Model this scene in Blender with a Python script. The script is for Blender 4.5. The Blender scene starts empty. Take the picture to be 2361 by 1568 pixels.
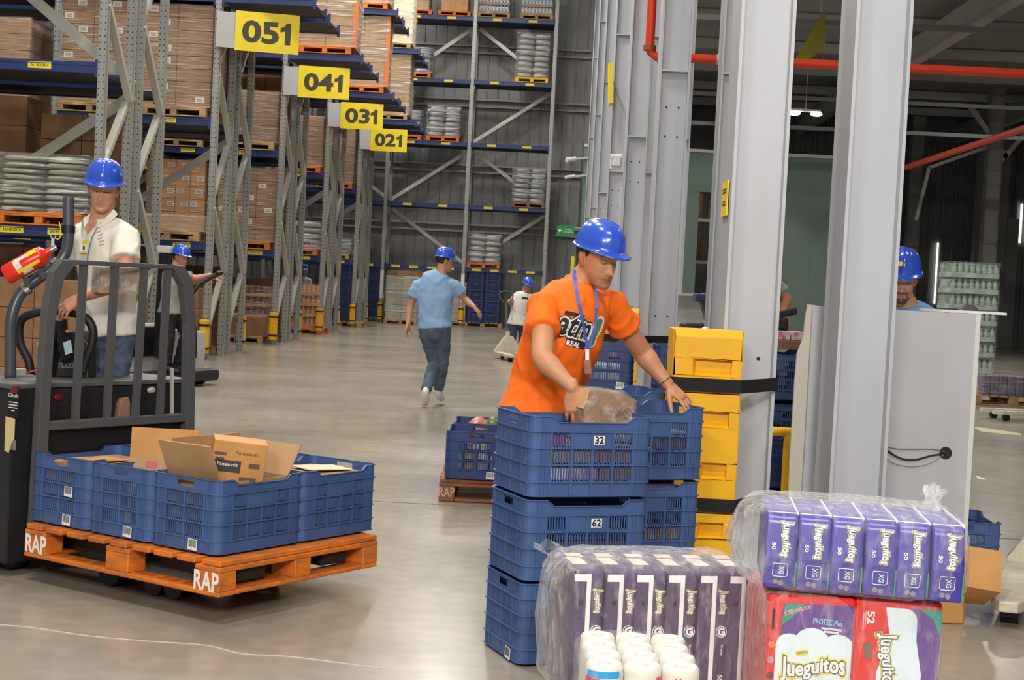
import bpy, bmesh, math, random
from mathutils import Vector, Matrix, Euler, noise
from mathutils.bvhtree import BVHTree
random.seed(7)
SC = bpy.context.scene
COL = SC.collection
# ---------------------------------------------------------------- camera
FPX, PW, PH, CAMZ = 3500.0, 2361, 1568, 1.43
_d = Vector((1270 - PW / 2, 655 - PH / 2, FPX)).normalized()      # world +Y seen by the camera (right, down, forward)
_r = Vector((1.0, 0.05, 0.0))
_x = (_r - _d * _r.dot(_d)).normalized()
_z = _x.cross(_d)
R3 = Matrix((_x, _d, _z))                                          # camera (right, down, forward) -> world
cam_data = bpy.data.cameras.new('camera')
cam = bpy.data.objects.new('camera', cam_data)
COL.objects.link(cam)
cam_data.sensor_width = 36.0
cam_data.lens = 36.0 * FPX / PW
cam_data.clip_end = 300
_cr, _cd, _cf = (R3 @ Vector((1, 0, 0)), R3 @ Vector((0, 1, 0)), R3 @ Vector((0, 0, 1)))
cam.matrix_world = Matrix(((_cr.x, -_cd.x, -_cf.x, 0), (_cr.y, -_cd.y, -_cf.y, 0), (_cr.z, -_cd.z, -_cf.z, CAMZ), (0, 0, 0, 1)))
SC.camera = cam
CAM = Vector((0, 0, CAMZ))


def at(px, py, y):
    """the point of the hall at depth y that the photo shows at (px, py)"""
    r = R3 @ Vector((px - PW / 2, py - PH / 2, FPX))
    return CAM + r * (y / r.y)


def flo(px, py, z=0.0):
    r = R3 @ Vector((px - PW / 2, py - PH / 2, FPX))
    return CAM + r * ((z - CAMZ) / r.z)


# ---------------------------------------------------------------- world, lights, exposure
SC.view_settings.view_transform = 'Standard'
SC.view_settings.look = 'None'
SC.view_settings.exposure = 0.0
SC.view_settings.gamma = 1.0
SC.view_settings.use_curve_mapping = False
world = bpy.data.worlds.new('world')
SC.world = world
world.use_nodes = True
world.node_tree.nodes['Background'].inputs[0].default_value = (1.0, 0.975, 0.94, 1)
world.node_tree.nodes['Background'].inputs[1].default_value = 0.27
SC.cycles.max_bounces = 8
SC.cycles.transparent_max_bounces = 16
SC.cycles.sample_clamp_indirect = 6.0


def area(name, loc, sx, sy, power, color=(1, 0.96, 0.9), target=None):
    l = bpy.data.lights.new(name, 'AREA')
    l.shape = 'RECTANGLE'
    l.size, l.size_y, l.energy, l.color = sx, sy, power, color
    o = bpy.data.objects.new(name, l)
    o.location = loc
    if target is not None:
        o.rotation_euler = (Vector(target) - Vector(loc)).to_track_quat('-Z', 'Y').to_euler()
    COL.objects.link(o)
    return o


# high-bay lamps under the roof of the rack hall, in two rows over the main aisle
for k, y in enumerate((3.5, 9.5, 15.5, 21.5, 27.5, 33.5, 39.5)):
    area('high_bay_light', (-2.4, y, 11.5), 0.6, 1.8, 400)
for k, y in enumerate((21.2, 27.0, 32.8, 38.6, 44.6)):
    area('high_bay_light', (-7.2, y, 11.5), 1.8, 0.6, 330)
area('high_bay_light', (-6.8, 13.5, 11.5), 1.8, 0.6, 420)
area('high_bay_light', (1.2, 1.6, 7.5), 1.8, 0.6, 200)
# added fill lights behind the camera, standing in for its flash
area('front_fill_light', (0.9, -3.2, 4.6), 1.4, 0.5, 400, target=(0.7, 5.5, 0.6))
area('front_fill_light', (-1.8, -3.6, 4.6), 1.4, 0.5, 280, target=(-1.4, 7.0, 0.6))
# lower lamps of the dock hall
for y, w_ in ((9.5, 80), (26.0, 40), (35.0, 100)):
    area('dock_light', (5.2, y, 6.4), 1.3, 0.3, w_)
area('dock_light', (11.0, 26.0, 6.4), 1.3, 0.3, 170)
area('dock_light', (11.5, 38.0, 7.2), 1.3, 0.3, 170)


# ---------------------------------------------------------------- materials
def lin(c):
    out = []
    for v in c[:3]:
        v = v / 255.0
        out.append(v / 12.92 if v <= 0.04045 else ((v + 0.055) / 1.055) ** 2.4)
    return (out[0], out[1], out[2], 1.0)


MATS = {}


def P(name, rgb, rough=0.5, metal=0.0, var=0.0, vscale=8.0, bump=0.0, bscale=40.0, emit=None, estr=0.0, attr=None, stretch=None, coat=0.0, rgb2=None):
    """procedural principled material; var mixes in a second tone by noise, bump roughens it"""
    if name in MATS:
        return MATS[name]
    m = bpy.data.materials.new(name)
    m.use_nodes = True
    nt = m.node_tree
    b = nt.nodes['Principled BSDF']
    b.inputs['Base Color'].default_value = lin(rgb)
    b.inputs['Roughness'].default_value = rough
    b.inputs['Metallic'].default_value = metal
    if coat:
        b.inputs['Coat Weight'].default_value = coat
        b.inputs['Coat Roughness'].default_value = 0.08
    tc = nt.nodes.new('ShaderNodeTexCoord')
    src = tc.outputs['Object']
    if stretch:
        mp = nt.nodes.new('ShaderNodeMapping')
        mp.inputs['Scale'].default_value = stretch
        nt.links.new(src, mp.inputs['Vector'])
        src = mp.outputs['Vector']
    col_out = None
    if attr:
        a = nt.nodes.new('ShaderNodeAttribute')
        a.attribute_name = attr
        col_out = a.outputs['Color']
        nt.links.new(col_out, b.inputs['Base Color'])
    if var:
        n = nt.nodes.new('ShaderNodeTexNoise')
        n.inputs['Scale'].default_value = vscale
        n.inputs['Detail'].default_value = 6
        nt.links.new(src, n.inputs['Vector'])
        rp = nt.nodes.new('ShaderNodeValToRGB')
        rp.color_ramp.elements[0].position = 0.36
        rp.color_ramp.elements[1].position = 0.68
        c2 = rgb2 if rgb2 else tuple(v * (1 - var) for v in rgb)
        rp.color_ramp.elements[0].color = lin(rgb)
        rp.color_ramp.elements[1].color = lin(c2)
        nt.links.new(n.outputs['Fac'], rp.inputs['Fac'])
        nt.links.new(rp.outputs['Color'], b.inputs['Base Color'])
    if bump:
        n2 = nt.nodes.new('ShaderNodeTexNoise')
        n2.inputs['Scale'].default_value = bscale
        n2.inputs['Detail'].default_value = 4
        nt.links.new(src, n2.inputs['Vector'])
        bp = nt.nodes.new('ShaderNodeBump')
        bp.inputs['Strength'].default_value = bump
        bp.inputs['Distance'].default_value = 0.02
        nt.links.new(n2.outputs['Fac'], bp.inputs['Height'])
        nt.links.new(bp.outputs['Normal'], b.inputs['Normal'])
    if emit:
        b.inputs['Emission Color'].default_value = lin(emit)
        b.inputs['Emission Strength'].default_value = estr
    MATS[name] = m
    return m


def film(name, lo=0.08, hi=0.45, bscale=14.0, bstr=0.9, tint=(250, 248, 244), stretch=(1, 1, 1), rough=0.12, graze=0.18, bdist=0.03):
    """clear stretch film: see-through, glossy along its creases"""
    if name in MATS:
        return MATS[name]
    m = bpy.data.materials.new(name)
    m.use_nodes = True
    nt = m.node_tree
    b = nt.nodes['Principled BSDF']
    b.inputs['Base Color'].default_value = lin(tint)
    b.inputs['Roughness'].default_value = rough
    b.inputs['Specular IOR Level'].default_value = 1.0
    tr = nt.nodes.new('ShaderNodeBsdfTransparent')
    mix = nt.nodes.new('ShaderNodeMixShader')
    out = nt.nodes['Material Output']
    tc = nt.nodes.new('ShaderNodeTexCoord')
    mp = nt.nodes.new('ShaderNodeMapping')
    mp.inputs['Scale'].default_value = stretch
    nt.links.new(tc.outputs['Object'], mp.inputs['Vector'])
    n = nt.nodes.new('ShaderNodeTexNoise')
    n.inputs['Scale'].default_value = bscale
    n.inputs['Detail'].default_value = 5
    n.inputs['Distortion'].default_value = 0.3
    nt.links.new(mp.outputs['Vector'], n.inputs['Vector'])
    bp = nt.nodes.new('ShaderNodeBump')
    bp.inputs['Strength'].default_value = bstr
    bp.inputs['Distance'].default_value = bdist
    nt.links.new(n.outputs['Fac'], bp.inputs['Height'])
    nt.links.new(bp.outputs['Normal'], b.inputs['Normal'])
    rp = nt.nodes.new('ShaderNodeMapRange')
    rp.inputs['From Min'].default_value = 0.5
    rp.inputs['From Max'].default_value = 0.75
    rp.inputs['To Min'].default_value = lo
    rp.inputs['To Max'].default_value = hi
    nt.links.new(n.outputs['Fac'], rp.inputs['Value'])
    lw = nt.nodes.new('ShaderNodeLayerWeight')
    lw.inputs['Blend'].default_value = 0.35
    pw = nt.nodes.new('ShaderNodeMath')
    pw.operation = 'MULTIPLY_ADD'
    pw.inputs[1].default_value = graze
    nt.links.new(lw.outputs['Facing'], pw.inputs[0])
    nt.links.new(rp.outputs['Result'], pw.inputs[2])
    pw.use_clamp = True
    nt.links.new(pw.outputs[0], mix.inputs['Fac'])
    nt.links.new(tr.outputs[0], mix.inputs[1])
    nt.links.new(b.outputs[0], mix.inputs[2])
    nt.links.new(mix.outputs[0], out.inputs['Surface'])
    MATS[name] = m
    return m


def perforated(name, rgb, hole=(40, 40, 40)):
    """grey rack steel with two columns of punched holes on its faces"""
    m = P(name, rgb, 0.42, 0.35, bump=0.0)
    nt = m.node_tree
    b = nt.nodes['Principled BSDF']
    tc = nt.nodes.new('ShaderNodeTexCoord')
    sx = nt.nodes.new('ShaderNodeSeparateXYZ')
    nt.links.new(tc.outputs['Object'], sx.inputs[0])

    def mth(op, a, bb=None):
        n = nt.nodes.new('ShaderNodeMath')
        n.operation = op
        for i, v in enumerate((a, bb)):
            if v is None:
                continue
            if isinstance(v, (int, float)):
                n.inputs[i].default_value = v
            else:
                nt.links.new(v, n.inputs[i])
        return n.outputs[0]
    fz = mth('ABSOLUTE', mth('SUBTRACT', mth('FRACT', mth('DIVIDE', sx.outputs['Z'], 0.075)), 0.5))
    zz = mth('MULTIPLY', fz, 0.075)
    dx = mth('ABSOLUTE', mth('SUBTRACT', mth('ABSOLUTE', sx.outputs['X']), 0.028))
    d = mth('SQRT', mth('ADD', mth('MULTIPLY', zz, zz), mth('MULTIPLY', dx, dx)))
    f = mth('LESS_THAN', d, 0.0085)
    mx = nt.nodes.new('ShaderNodeMix')
    mx.data_type = 'RGBA'
    nt.links.new(f, mx.inputs['Factor'])
    mx.inputs['A'].default_value = lin(rgb)
    mx.inputs['B'].default_value = lin(hole)
    nt.links.new(mx.outputs['Result'], b.inputs['Base Color'])
    return m


# ---------------------------------------------------------------- mesh building
class MB:
    def __init__(self):
        self.v, self.f = [], []

    def add(self, vs, fs):
        n = len(self.v)
        self.v += [Vector(p) for p in vs]
        self.f += [tuple(i + n for i in f) for f in fs]
        return self

    def box(self, c, s, rot=None):
        hx, hy, hz = s[0] / 2, s[1] / 2, s[2] / 2
        vs = [Vector((x, y, z)) for x in (-hx, hx) for y in (-hy, hy) for z in (-hz, hz)]
        if rot is not None:
            R = rot if isinstance(rot, Matrix) else Euler(rot).to_matrix()
            vs = [R @ p for p in vs]
        c = Vector(c)
        return self.add([p + c for p in vs], [(0, 1, 3, 2), (4, 6, 7, 5), (0, 4, 5, 1), (2, 3, 7, 6), (0, 2, 6, 4), (1, 5, 7, 3)])

    def bb(self, x0, x1, y0, y1, z0, z1):
        return self.box(((x0 + x1) / 2, (y0 + y1) / 2, (z0 + z1) / 2), (abs(x1 - x0), abs(y1 - y0), abs(z1 - z0)))

    def bar(self, a, b, w, d, up=(0, 0, 1)):
        a, b = Vector(a), Vector(b)
        t = b - a
        L = t.length
        t.normalize()
        u = Vector(up)
        if abs(u.dot(t)) > 0.97:
            u = Vector((1, 0, 0))
        s = t.cross(u).normalized()
        u = s.cross(t)
        return self.box((a + b) / 2, (w, L, d), Matrix((s, t, u)).transposed())

    def prism(self, pts, ax, a, b):
        """polygon of 2-D points pushed along axis ax (0,1,2) from a to b"""
        n = len(pts)

        def mk(p, h):
            return {0: (h, p[0], p[1]), 1: (p[0], h, p[1]), 2: (p[0], p[1], h)}[ax]
        vs = [mk(p, a) for p in pts] + [mk(p, b) for p in pts]
        fs = [tuple(range(n)), tuple(range(2 * n - 1, n - 1, -1))]
        fs += [(i, (i + 1) % n, n + (i + 1) % n, n + i) for i in range(n)]
        return self.add(vs, fs)

    def lathe(self, prof, c=(0, 0, 0), n=20, M=None):
        vs, fs = [], []
        m = len(prof)
        c = Vector(c)
        for i in range(n):
            a = 2 * math.pi * i / n
            for r, z in prof:
                p = Vector((r * math.cos(a), r * math.sin(a), z))
                vs.append((M @ p if M else p) + c)
        for i in range(n):
            j = (i + 1) % n
            for k in range(m - 1):
                fs.append((i * m + k, j * m + k, j * m + k + 1, i * m + k + 1))
        self.add(vs, fs)
        return self

    def cyl(self, a, b, r, n=16, r2=None):
        a, b = Vector(a), Vector(b)
        return self.loft([(a, r, r), (b, r if r2 is None else r2, r if r2 is None else r2)], n, rounded=0)

    def loft(self, st, n=14, side=None, rounded=1, sq=1.0):
        """stations (pos, rx, ry[, side]) joined by elliptical rings; capped (rounded: dome caps)"""
        pts = [Vector(s[0]) for s in st]
        rings = []
        m = len(st)
        pu = None
        for i in range(m):
            t = (pts[min(i + 1, m - 1)] - pts[max(i - 1, 0)]).normalized()
            sv = Vector(st[i][3]) if len(st[i]) > 3 and st[i][3] is not None else (Vector(side) if side is not None else pu)
            if sv is None:
                sv = Vector((1, 0, 0)) if abs(t.x) < 0.8 else Vector((0, 1, 0))
            x = (sv - t * sv.dot(t))
            x = x.normalized() if x.length > 1e-6 else t.orthogonal().normalized()
            y = t.cross(x)
            pu = x
            rings.append((pts[i], t, x, y, st[i][1], st[i][2]))
        if rounded:
            def cap(rg, sgn):
                p, t, x, y, a, b = rg
                rr = min(a, b)
                return [(p + t * sgn * rr * math.sin(q), t, x, y, a * math.cos(q), b * math.cos(q)) for q in (0.5, 1.0, 1.4)]
            rings = cap(rings[0], -1)[::-1] + rings + cap(rings[-1], 1)
        vs, fs = [], []
        for p, t, x, y, a, b in rings:
            for k in range(n):
                q = 2 * math.pi * k / n
                cx, cy = math.cos(q), math.sin(q)
                if sq != 1.0:
                    cx = math.copysign(abs(cx) ** sq, cx)
                    cy = math.copysign(abs(cy) ** sq, cy)
                vs.append(p + x * a * cx + y * b * cy)
        for i in range(len(rings) - 1):
            for k in range(n):
                k2 = (k + 1) % n
                fs.append((i * n + k, i * n + k2, (i + 1) * n + k2, (i + 1) * n + k))
        fs.append(tuple(range(n - 1, -1, -1)))
        e = (len(rings) - 1) * n
        fs.append(tuple(e + k for k in range(n)))
        return self.add(vs, fs)

    def tube(self, path, r, n=12, smooth=0):
        path = [Vector(p) for p in path]
        if smooth:
            path = catmull(path, smooth)
        return self.loft([(p, r, r) for p in path], n, rounded=0)

    def ell(self, c, r, n=16, M=None):
        m = n // 2
        vs, fs = [], []
        c = Vector(c)
        for i in range(m + 1):
            th = math.pi * i / m
            for k in range(n):
                q = 2 * math.pi * k / n
                p = Vector((r[0] * math.sin(th) * math.cos(q), r[1] * math.sin(th) * math.sin(q), r[2] * math.cos(th)))
                vs.append((M @ p if M else p) + c)
        for i in range(m):
            for k in range(n):
                k2 = (k + 1) % n
                fs.append((i * n + k, (i + 1) * n + k, (i + 1) * n + k2, i * n + k2))
        return self.add(vs, fs)

    def grid(self, o, ux, uy, nx, ny, fn=None):
        o, ux, uy = Vector(o), Vector(ux), Vector(uy)
        vs = []
        for j in range(ny + 1):
            for i in range(nx + 1):
                p = o + ux * (i / nx) + uy * (j / ny)
                vs.append(fn(p, i / nx, j / ny) if fn else p)
        fs = [(j * (nx + 1) + i, j * (nx + 1) + i + 1, (j + 1) * (nx + 1) + i + 1, (j + 1) * (nx + 1) + i) for j in range(ny) for i in range(nx)]
        return self.add(vs, fs)

    def mesh(self, name, m=None, smooth=False, bevel=0.0, weld=True, seg=2):
        me = bpy.data.meshes.new(name)
        me.from_pydata([tuple(p) for p in self.v], [], self.f)
        bm = bmesh.new()
        bm.from_mesh(me)
        if weld:
            bmesh.ops.remove_doubles(bm, verts=bm.verts, dist=1e-5)
        bmesh.ops.recalc_face_normals(bm, faces=bm.faces)
        if bevel:
            es = [e for e in bm.edges if len(e.link_faces) == 2 and e.calc_face_angle(0) > 0.6]
            bmesh.ops.bevel(bm, geom=es, offset=bevel, segments=seg, profile=0.6, affect='EDGES', clamp_overlap=True)
        bm.to_mesh(me)
        bm.free()
        if smooth:
            for p in me.polygons:
                p.use_smooth = True
            if hasattr(me, 'set_sharp_from_angle') and smooth != 2:
                me.set_sharp_from_angle(angle=0.7)
        if m:
            for mm in (m if isinstance(m, (list, tuple)) else (m,)):
                me.materials.append(mm)
        me.update()
        return me

    def build(self, name, m, parent=None, loc=None, rot=None, smooth=False, bevel=0.0, **kw):
        return put(name, self.mesh(name, m, smooth, bevel, **kw), parent, loc, rot)


def put(name, me, parent=None, loc=None, rot=None):
    o = bpy.data.objects.new(name, me)
    COL.objects.link(o)
    if parent is not None:
        o.parent = parent
    if loc is not None:
        o.location = loc
    if rot is not None:
        o.rotation_euler = rot if not isinstance(rot, (int, float)) else (0, 0, rot)
    return o


def catmull(pts, k=6):
    pts = [Vector(p) for p in pts]
    out = []
    for i in range(len(pts) - 1):
        p0, p1, p2, p3 = pts[max(i - 1, 0)], pts[i], pts[i + 1], pts[min(i + 2, len(pts) - 1)]
        for j in range(k):
            t = j / k
            out.append(0.5 * ((2 * p1) + (p2 - p0) * t + (2 * p0 - 5 * p1 + 4 * p2 - p3) * t * t + (3 * p1 - p0 - 3 * p2 + p3) * t ** 3))
    out.append(pts[-1])
    return out


def tag(o, label, cat, group=None):
    o['label'] = label
    o['category'] = cat
    if group:
        o['group'] = group
    return o


def thing(name, label, cat, loc=(0, 0, 0), rz=0.0, group=None):
    o = bpy.data.objects.new(name, None)
    COL.objects.link(o)
    o.location = loc
    o.rotation_euler = (0, 0, rz)
    o.empty_display_size = 0.1
    return tag(o, label, cat, group)


def struct(o, label=None):
    o['kind'] = 'structure'
    if label:
        o['label'] = label
    return o


def kids(o):
    return [c for c in bpy.data.objects if c.parent == o]


KIDS = {}


def dup(root, loc, rz, label=None, group=None):
    """copy of a thing with copies of its parts and sub-parts"""
    def cp(o, parent):
        c = o.copy()
        COL.objects.link(c)
        if parent is not None:
            c.parent = parent
        for ch in KIDS.setdefault(o.name, kids(o)):
            cp(ch, c)
        return c
    r = cp(root, None)
    r.location = loc
    r.rotation_euler = (0, 0, rz)
    if label:
        r['label'] = label
    if group:
        r['group'] = group
    return r


def inv(root):
    return (Matrix.Translation(root.location) @ root.rotation_euler.to_matrix().to_4x4()).inverted()


# ---------------------------------------------------------------- lettering
_TXT = {}


def text_verts(s, offset=0.0, res=3):
    key = (s, offset, res)
    if key in _TXT:
        return _TXT[key]
    cu = bpy.data.curves.new('lettering', 'FONT')
    cu.body = s
    cu.align_x = 'CENTER'
    cu.resolution_u = res
    cu.offset = offset
    cu.fill_mode = 'FRONT'
    cu.dimensions = '2D'
    ob = bpy.data.objects.new('lettering', cu)
    COL.objects.link(ob)
    bpy.context.view_layer.update()
    me = bpy.data.meshes.new_from_object(ob)
    vs = [v.co.copy() for v in me.vertices]
    fs = [tuple(p.vertices) for p in me.polygons]
    bpy.data.objects.remove(ob)
    bpy.data.curves.remove(cu)
    bpy.data.meshes.remove(me)
    _TXT[key] = (vs, fs)
    return vs, fs


def text_local(s, h, w=None, offset=0.0, ref=None):
    """flat lettering centred on the origin in x,y; h is the height of the unthickened word, w its width"""
    bv, _ = text_verts(ref or s, 0.0)
    x0, x1 = min(v.x for v in bv), max(v.x for v in bv)
    y0, y1 = min(v.y for v in bv), max(v.y for v in bv)
    vs, fs = text_verts(s, offset)
    sy = h / (y1 - y0)
    sx = w / (x1 - x0) if w else sy
    cx, cy = (x0 + x1) / 2, (y0 + y1) / 2
    return [Vector(((v.x - cx) * sx, (v.y - cy) * sy, 0)) for v in vs], fs


def frame(o, x, y):
    """matrix whose local x,y run along the given directions at origin o"""
    x = Vector(x).normalized()
    y = Vector(y)
    y = (y - x * y.dot(x)).normalized()
    n = x.cross(y)
    M = Matrix((x, y, n)).transposed().to_4x4()
    M.translation = Vector(o)
    return M


def letters(name, s, m, parent, F, h, w=None, offset=0.0, lift=0.001, ref=None, th=0.0006):
    vs, fs = text_local(s, h, w, offset, ref)
    b = MB()
    b.add([F @ (v + Vector((0, 0, lift))) for v in vs], fs)
    me = b.mesh(name, m, weld=False)
    return put(name, me, parent)


def plate(name, m, parent, F, w, h, th=0.002, lift=0.0, bevel=0.0):
    b = MB()
    b.box((0, 0, lift + th / 2), (w, h, th))
    b.v = [F @ p for p in b.v]
    return b.build(name, m, parent, bevel=bevel)


def ordn(i):
    return ('first', 'second', 'third', 'fourth', 'fifth', 'sixth', 'seventh', 'eighth', 'ninth')[i]


# ---------------------------------------------------------------- shared materials
M_black = P('black_plastic', (22, 22, 24), 0.5)
M_ink = P('dark_ink', (28, 27, 26), 0.6)
M_white = P('white_sticker', (235, 235, 232), 0.5)
M_carton = P('brown_card', (154, 114, 80), 0.75, var=0.12, vscale=5, bump=0.08, bscale=60)
M_carton2 = P('pale_brown_card', (184, 146, 106), 0.75, var=0.1, vscale=4, bump=0.08, bscale=60)
M_carton3 = P('orange_brown_card', (206, 150, 84), 0.7, var=0.1, vscale=5)
M_cart_in = P('dark_brown_card', (138, 104, 72), 0.8, var=0.15, vscale=5)
M_blue = P('blue_crate_plastic', (72, 100, 152), 0.42, var=0.12, vscale=6, bump=0.05, bscale=30)
M_navy = P('navy_crate_plastic', (40, 62, 118), 0.45, var=0.15, vscale=4)
M_orangewood = P('orange_painted_wood', (226, 122, 28), 0.7, var=0.35, vscale=7, bump=0.25, bscale=25, stretch=(1, 1, 3), rgb2=(176, 100, 46))
M_wood = P('bare_pallet_wood', (196, 160, 112), 0.8, var=0.3, vscale=6, bump=0.2, bscale=25)
M_yelwood = P('yellow_painted_wood', (232, 190, 30), 0.6)
M_yellow = P('yellow_guard_plastic', (246, 184, 8), 0.42, var=0.06, vscale=4, bump=0.05, bscale=60)
M_yelplate = P('yellow_plate', (240, 214, 30), 0.5)
M_steel = P('grey_painted_steel', (190, 193, 199), 0.4, 0.0, var=0.07, vscale=1.6, bump=0.02, bscale=70, stretch=(1, 1, 0.35))
M_rackgrey = perforated('perforated_rack_steel', (158, 158, 152))
M_brace = P('pale_brace_steel', (200, 197, 184), 0.42, 0.25)
M_beam = P('blue_rack_beam', (38, 54, 106), 0.45)
M_helmet = P('blue_helmet_plastic', (44, 84, 196), 0.22, coat=0.4)
M_film = film('stretch_film')
M_filmtight = film('tight_stretch_film', 0.05, 0.40, 7.0, 0.9, stretch=(0.35, 0.35, 6), graze=0.1, bdist=0.05)
M_silverfilm = film('silver_film', 0.1, 0.95, 5.0, 1.0, (232, 232, 224), (0.25, 0.25, 4), 0.12, 0.15, 0.14)
# ================================================================ the hall
def concrete():
    m = P('polished_concrete', (158, 150, 138), 0.3)
    nt = m.node_tree
    b = nt.nodes['Principled BSDF']
    tc = nt.nodes.new('ShaderNodeTexCoord')
    n1 = nt.nodes.new('ShaderNodeTexNoise')
    n1.inputs['Scale'].default_value = 0.55
    n1.inputs['Detail'].default_value = 8
    n1.inputs['Roughness'].default_value = 0.65
    n2 = nt.nodes.new('ShaderNodeTexNoise')
    n2.inputs['Scale'].default_value = 9.0
    n2.inputs['Detail'].default_value = 6
    for n in (n1, n2):
        nt.links.new(tc.outputs['Object'], n.inputs['Vector'])
    r1 = nt.nodes.new('ShaderNodeValToRGB')
    r1.color_ramp.elements[0].position, r1.color_ramp.elements[1].position = 0.3, 0.72
    r1.color_ramp.elements[0].color, r1.color_ramp.elements[1].color = lin((146, 137, 123)), lin((168, 159, 144))
    r2 = nt.nodes.new('ShaderNodeValToRGB')
    r2.color_ramp.elements[0].position, r2.color_ramp.elements[1].position = 0.3, 0.75
    r2.color_ramp.elements[0].color, r2.color_ramp.elements[1].color = (0.86, 0.86, 0.86, 1), (1.06, 1.05, 1.03, 1)
    mx = nt.nodes.new('ShaderNodeMix')
    mx.data_type = 'RGBA'
    mx.blend_type = 'MULTIPLY'
    mx.inputs['Factor'].default_value = 1.0
    nt.links.new(n1.outputs['Fac'], r1.inputs['Fac'])
    nt.links.new(n2.outputs['Fac'], r2.inputs['Fac'])
    nt.links.new(r1.outputs['Color'], mx.inputs['A'])
    nt.links.new(r2.outputs['Color'], mx.inputs['B'])
    nt.links.new(mx.outputs['Result'], b.inputs['Base Color'])
    mr = nt.nodes.new('ShaderNodeMapRange')
    mr.inputs['From Min'].default_value, mr.inputs['From Max'].default_value = 0.3, 0.7
    mr.inputs['To Min'].default_value, mr.inputs['To Max'].default_value = 0.19, 0.28
    nt.links.new(n1.outputs['Fac'], mr.inputs['Value'])
    nt.links.new(mr.outputs['Result'], b.inputs['Roughness'])
    return m


struct(MB().bb(-30, 30, -4, 62, -0.2, 0).build('floor', concrete()), 'grey-beige polished concrete floor of the warehouse')
M_joint = P('pale_floor_joint', (190, 180, 160), 0.7)
j = MB()
jp = [flo(*p) for p in ((-30, 1440), (60, 1446), (200, 1466), (330, 1478), (470, 1488), (560, 1508), (680, 1516), (900, 1545))]
jp = catmull(jp, 6)
for a, c in zip(jp, jp[1:]):
    j.bar(a + Vector((0, 0, 0.001)), c + Vector((0, 0, 0.001)), 0.009, 0.002)
struct(j.build('trim_1', M_joint), 'thin pale crack line crossing the floor at the front')
j = MB()
for X0, X1, Y in ((-5, 0.8, 9.55), (-5, 0.8, 22.3), (2.2, 9, 9.4)):
    j.box(((X0 + X1) / 2, Y, 0.001), (X1 - X0, 0.014, 0.002))
struct(j.build('trim_2', P('floor_saw_cut', (112, 106, 96), 0.8)), 'fine saw-cut joints in the concrete floor')

M_clad = P('grey_wall_cladding', (150, 149, 146), 0.45, 0.15, var=0.1, vscale=0.5)
M_girt = P('grey_girt_steel', (164, 162, 156), 0.45, 0.1)
w = MB()
YB = 48.9
w.bb(-26, 1.6, YB, YB + 0.15, 0, 13)
x = -25.8
while x < 1.5:
    w.prism([(x - 0.03, YB), (x + 0.03, YB), (x + 0.018, YB - 0.035), (x - 0.018, YB - 0.035)], 2, 0, 13)
    x += 0.35
struct(w.build('wall_back', M_clad), 'grey ribbed metal wall behind the far rack')
for k, z in enumerate((2.95, 4.85, 6.95, 8.65)):
    g = MB()
    for dz in (0, 0.22):
        g.bb(-20, 0.9, YB - 0.2, YB - 0.04, z + dz, z + dz + 0.06)
    struct(g.build('trim_%d' % (k + 3), M_girt), 'horizontal steel girt on the grey back wall')

# green insulated panel wall at the dock side
M_green = P('pale_green_panel', (112, 132, 122), 0.5, var=0.06, vscale=0.7)
g = MB()
YG = 44.0
g.bb(0.78, 4.15, YG, YG + 0.3, 0, 5.45)
g.bb(4.15, 5.15, YG, YG + 0.3, 4.3, 5.45)
g.bb(5.15, 8.6, YG, YG + 0.3, 0, 5.45)
g.bb(0.78, 1.0, YG + 0.3, YB, 0, 5.45)
for x in (2.0, 3.1, 6.25, 7.4):
    g.bb(x - 0.01, x + 0.01, YG - 0.006, YG, 0, 5.45)
struct(g.build('wall_green', M_green), 'pale green insulated panel wall')
g = MB()
g.bb(0.76, 8.6, YG - 0.03, YG + 0.02, 5.43, 5.52)
struct(g.build('trim_7', P('pale_trim', (196, 204, 196), 0.5)), 'pale top trim of the green wall')

# dock hall: end wall, side wall, roof
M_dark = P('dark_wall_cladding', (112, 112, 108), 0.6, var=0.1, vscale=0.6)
w = MB()
YE = 54.0
w.bb(1.0, 24, YE, YE + 0.15, 0, 9)
x = 8.2
while x < 23.8:
    w.prism([(x - 0.08, YE), (x + 0.08, YE), (x + 0.05, YE - 0.07), (x - 0.05, YE - 0.07)], 2, 0, 9)
    x += 0.42
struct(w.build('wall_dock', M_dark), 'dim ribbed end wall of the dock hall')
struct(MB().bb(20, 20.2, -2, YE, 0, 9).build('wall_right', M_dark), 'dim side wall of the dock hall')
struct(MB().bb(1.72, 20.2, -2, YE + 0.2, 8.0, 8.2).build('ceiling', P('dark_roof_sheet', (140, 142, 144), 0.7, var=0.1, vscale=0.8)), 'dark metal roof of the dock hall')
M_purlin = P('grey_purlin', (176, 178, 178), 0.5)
for k, y in enumerate((27.5, 31.5, 35.5, 39.5, 43.5, 47.5, 51.5)):
    struct(MB().bb(1.8, 19.9, y, y + 0.09, 7.72, 7.96).build('roof_purlin', M_purlin), 'roof purlin running across the dim dock hall')
for X in (8.4, 14.0):
    t = MB()
    t.bb(X - 0.12, X + 0.12, 8, YE, 7.1, 7.16).bb(X - 0.12, X + 0.12, 8, YE, 7.62, 7.68).bb(X - 0.02, X + 0.02, 8, YE, 7.16, 7.62)
    struct(t.build('roof_girder', P('pale_girder', (168, 168, 164), 0.5)), 'long pale roof girder of the dock hall')
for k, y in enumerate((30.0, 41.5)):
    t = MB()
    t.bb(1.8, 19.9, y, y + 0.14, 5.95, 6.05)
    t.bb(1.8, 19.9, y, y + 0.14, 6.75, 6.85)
    struct(t.build('roof_beam', P('grey_beam_paint', (120, 122, 122), 0.6)), 'pair of steel beams across the dim dock hall')


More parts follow.
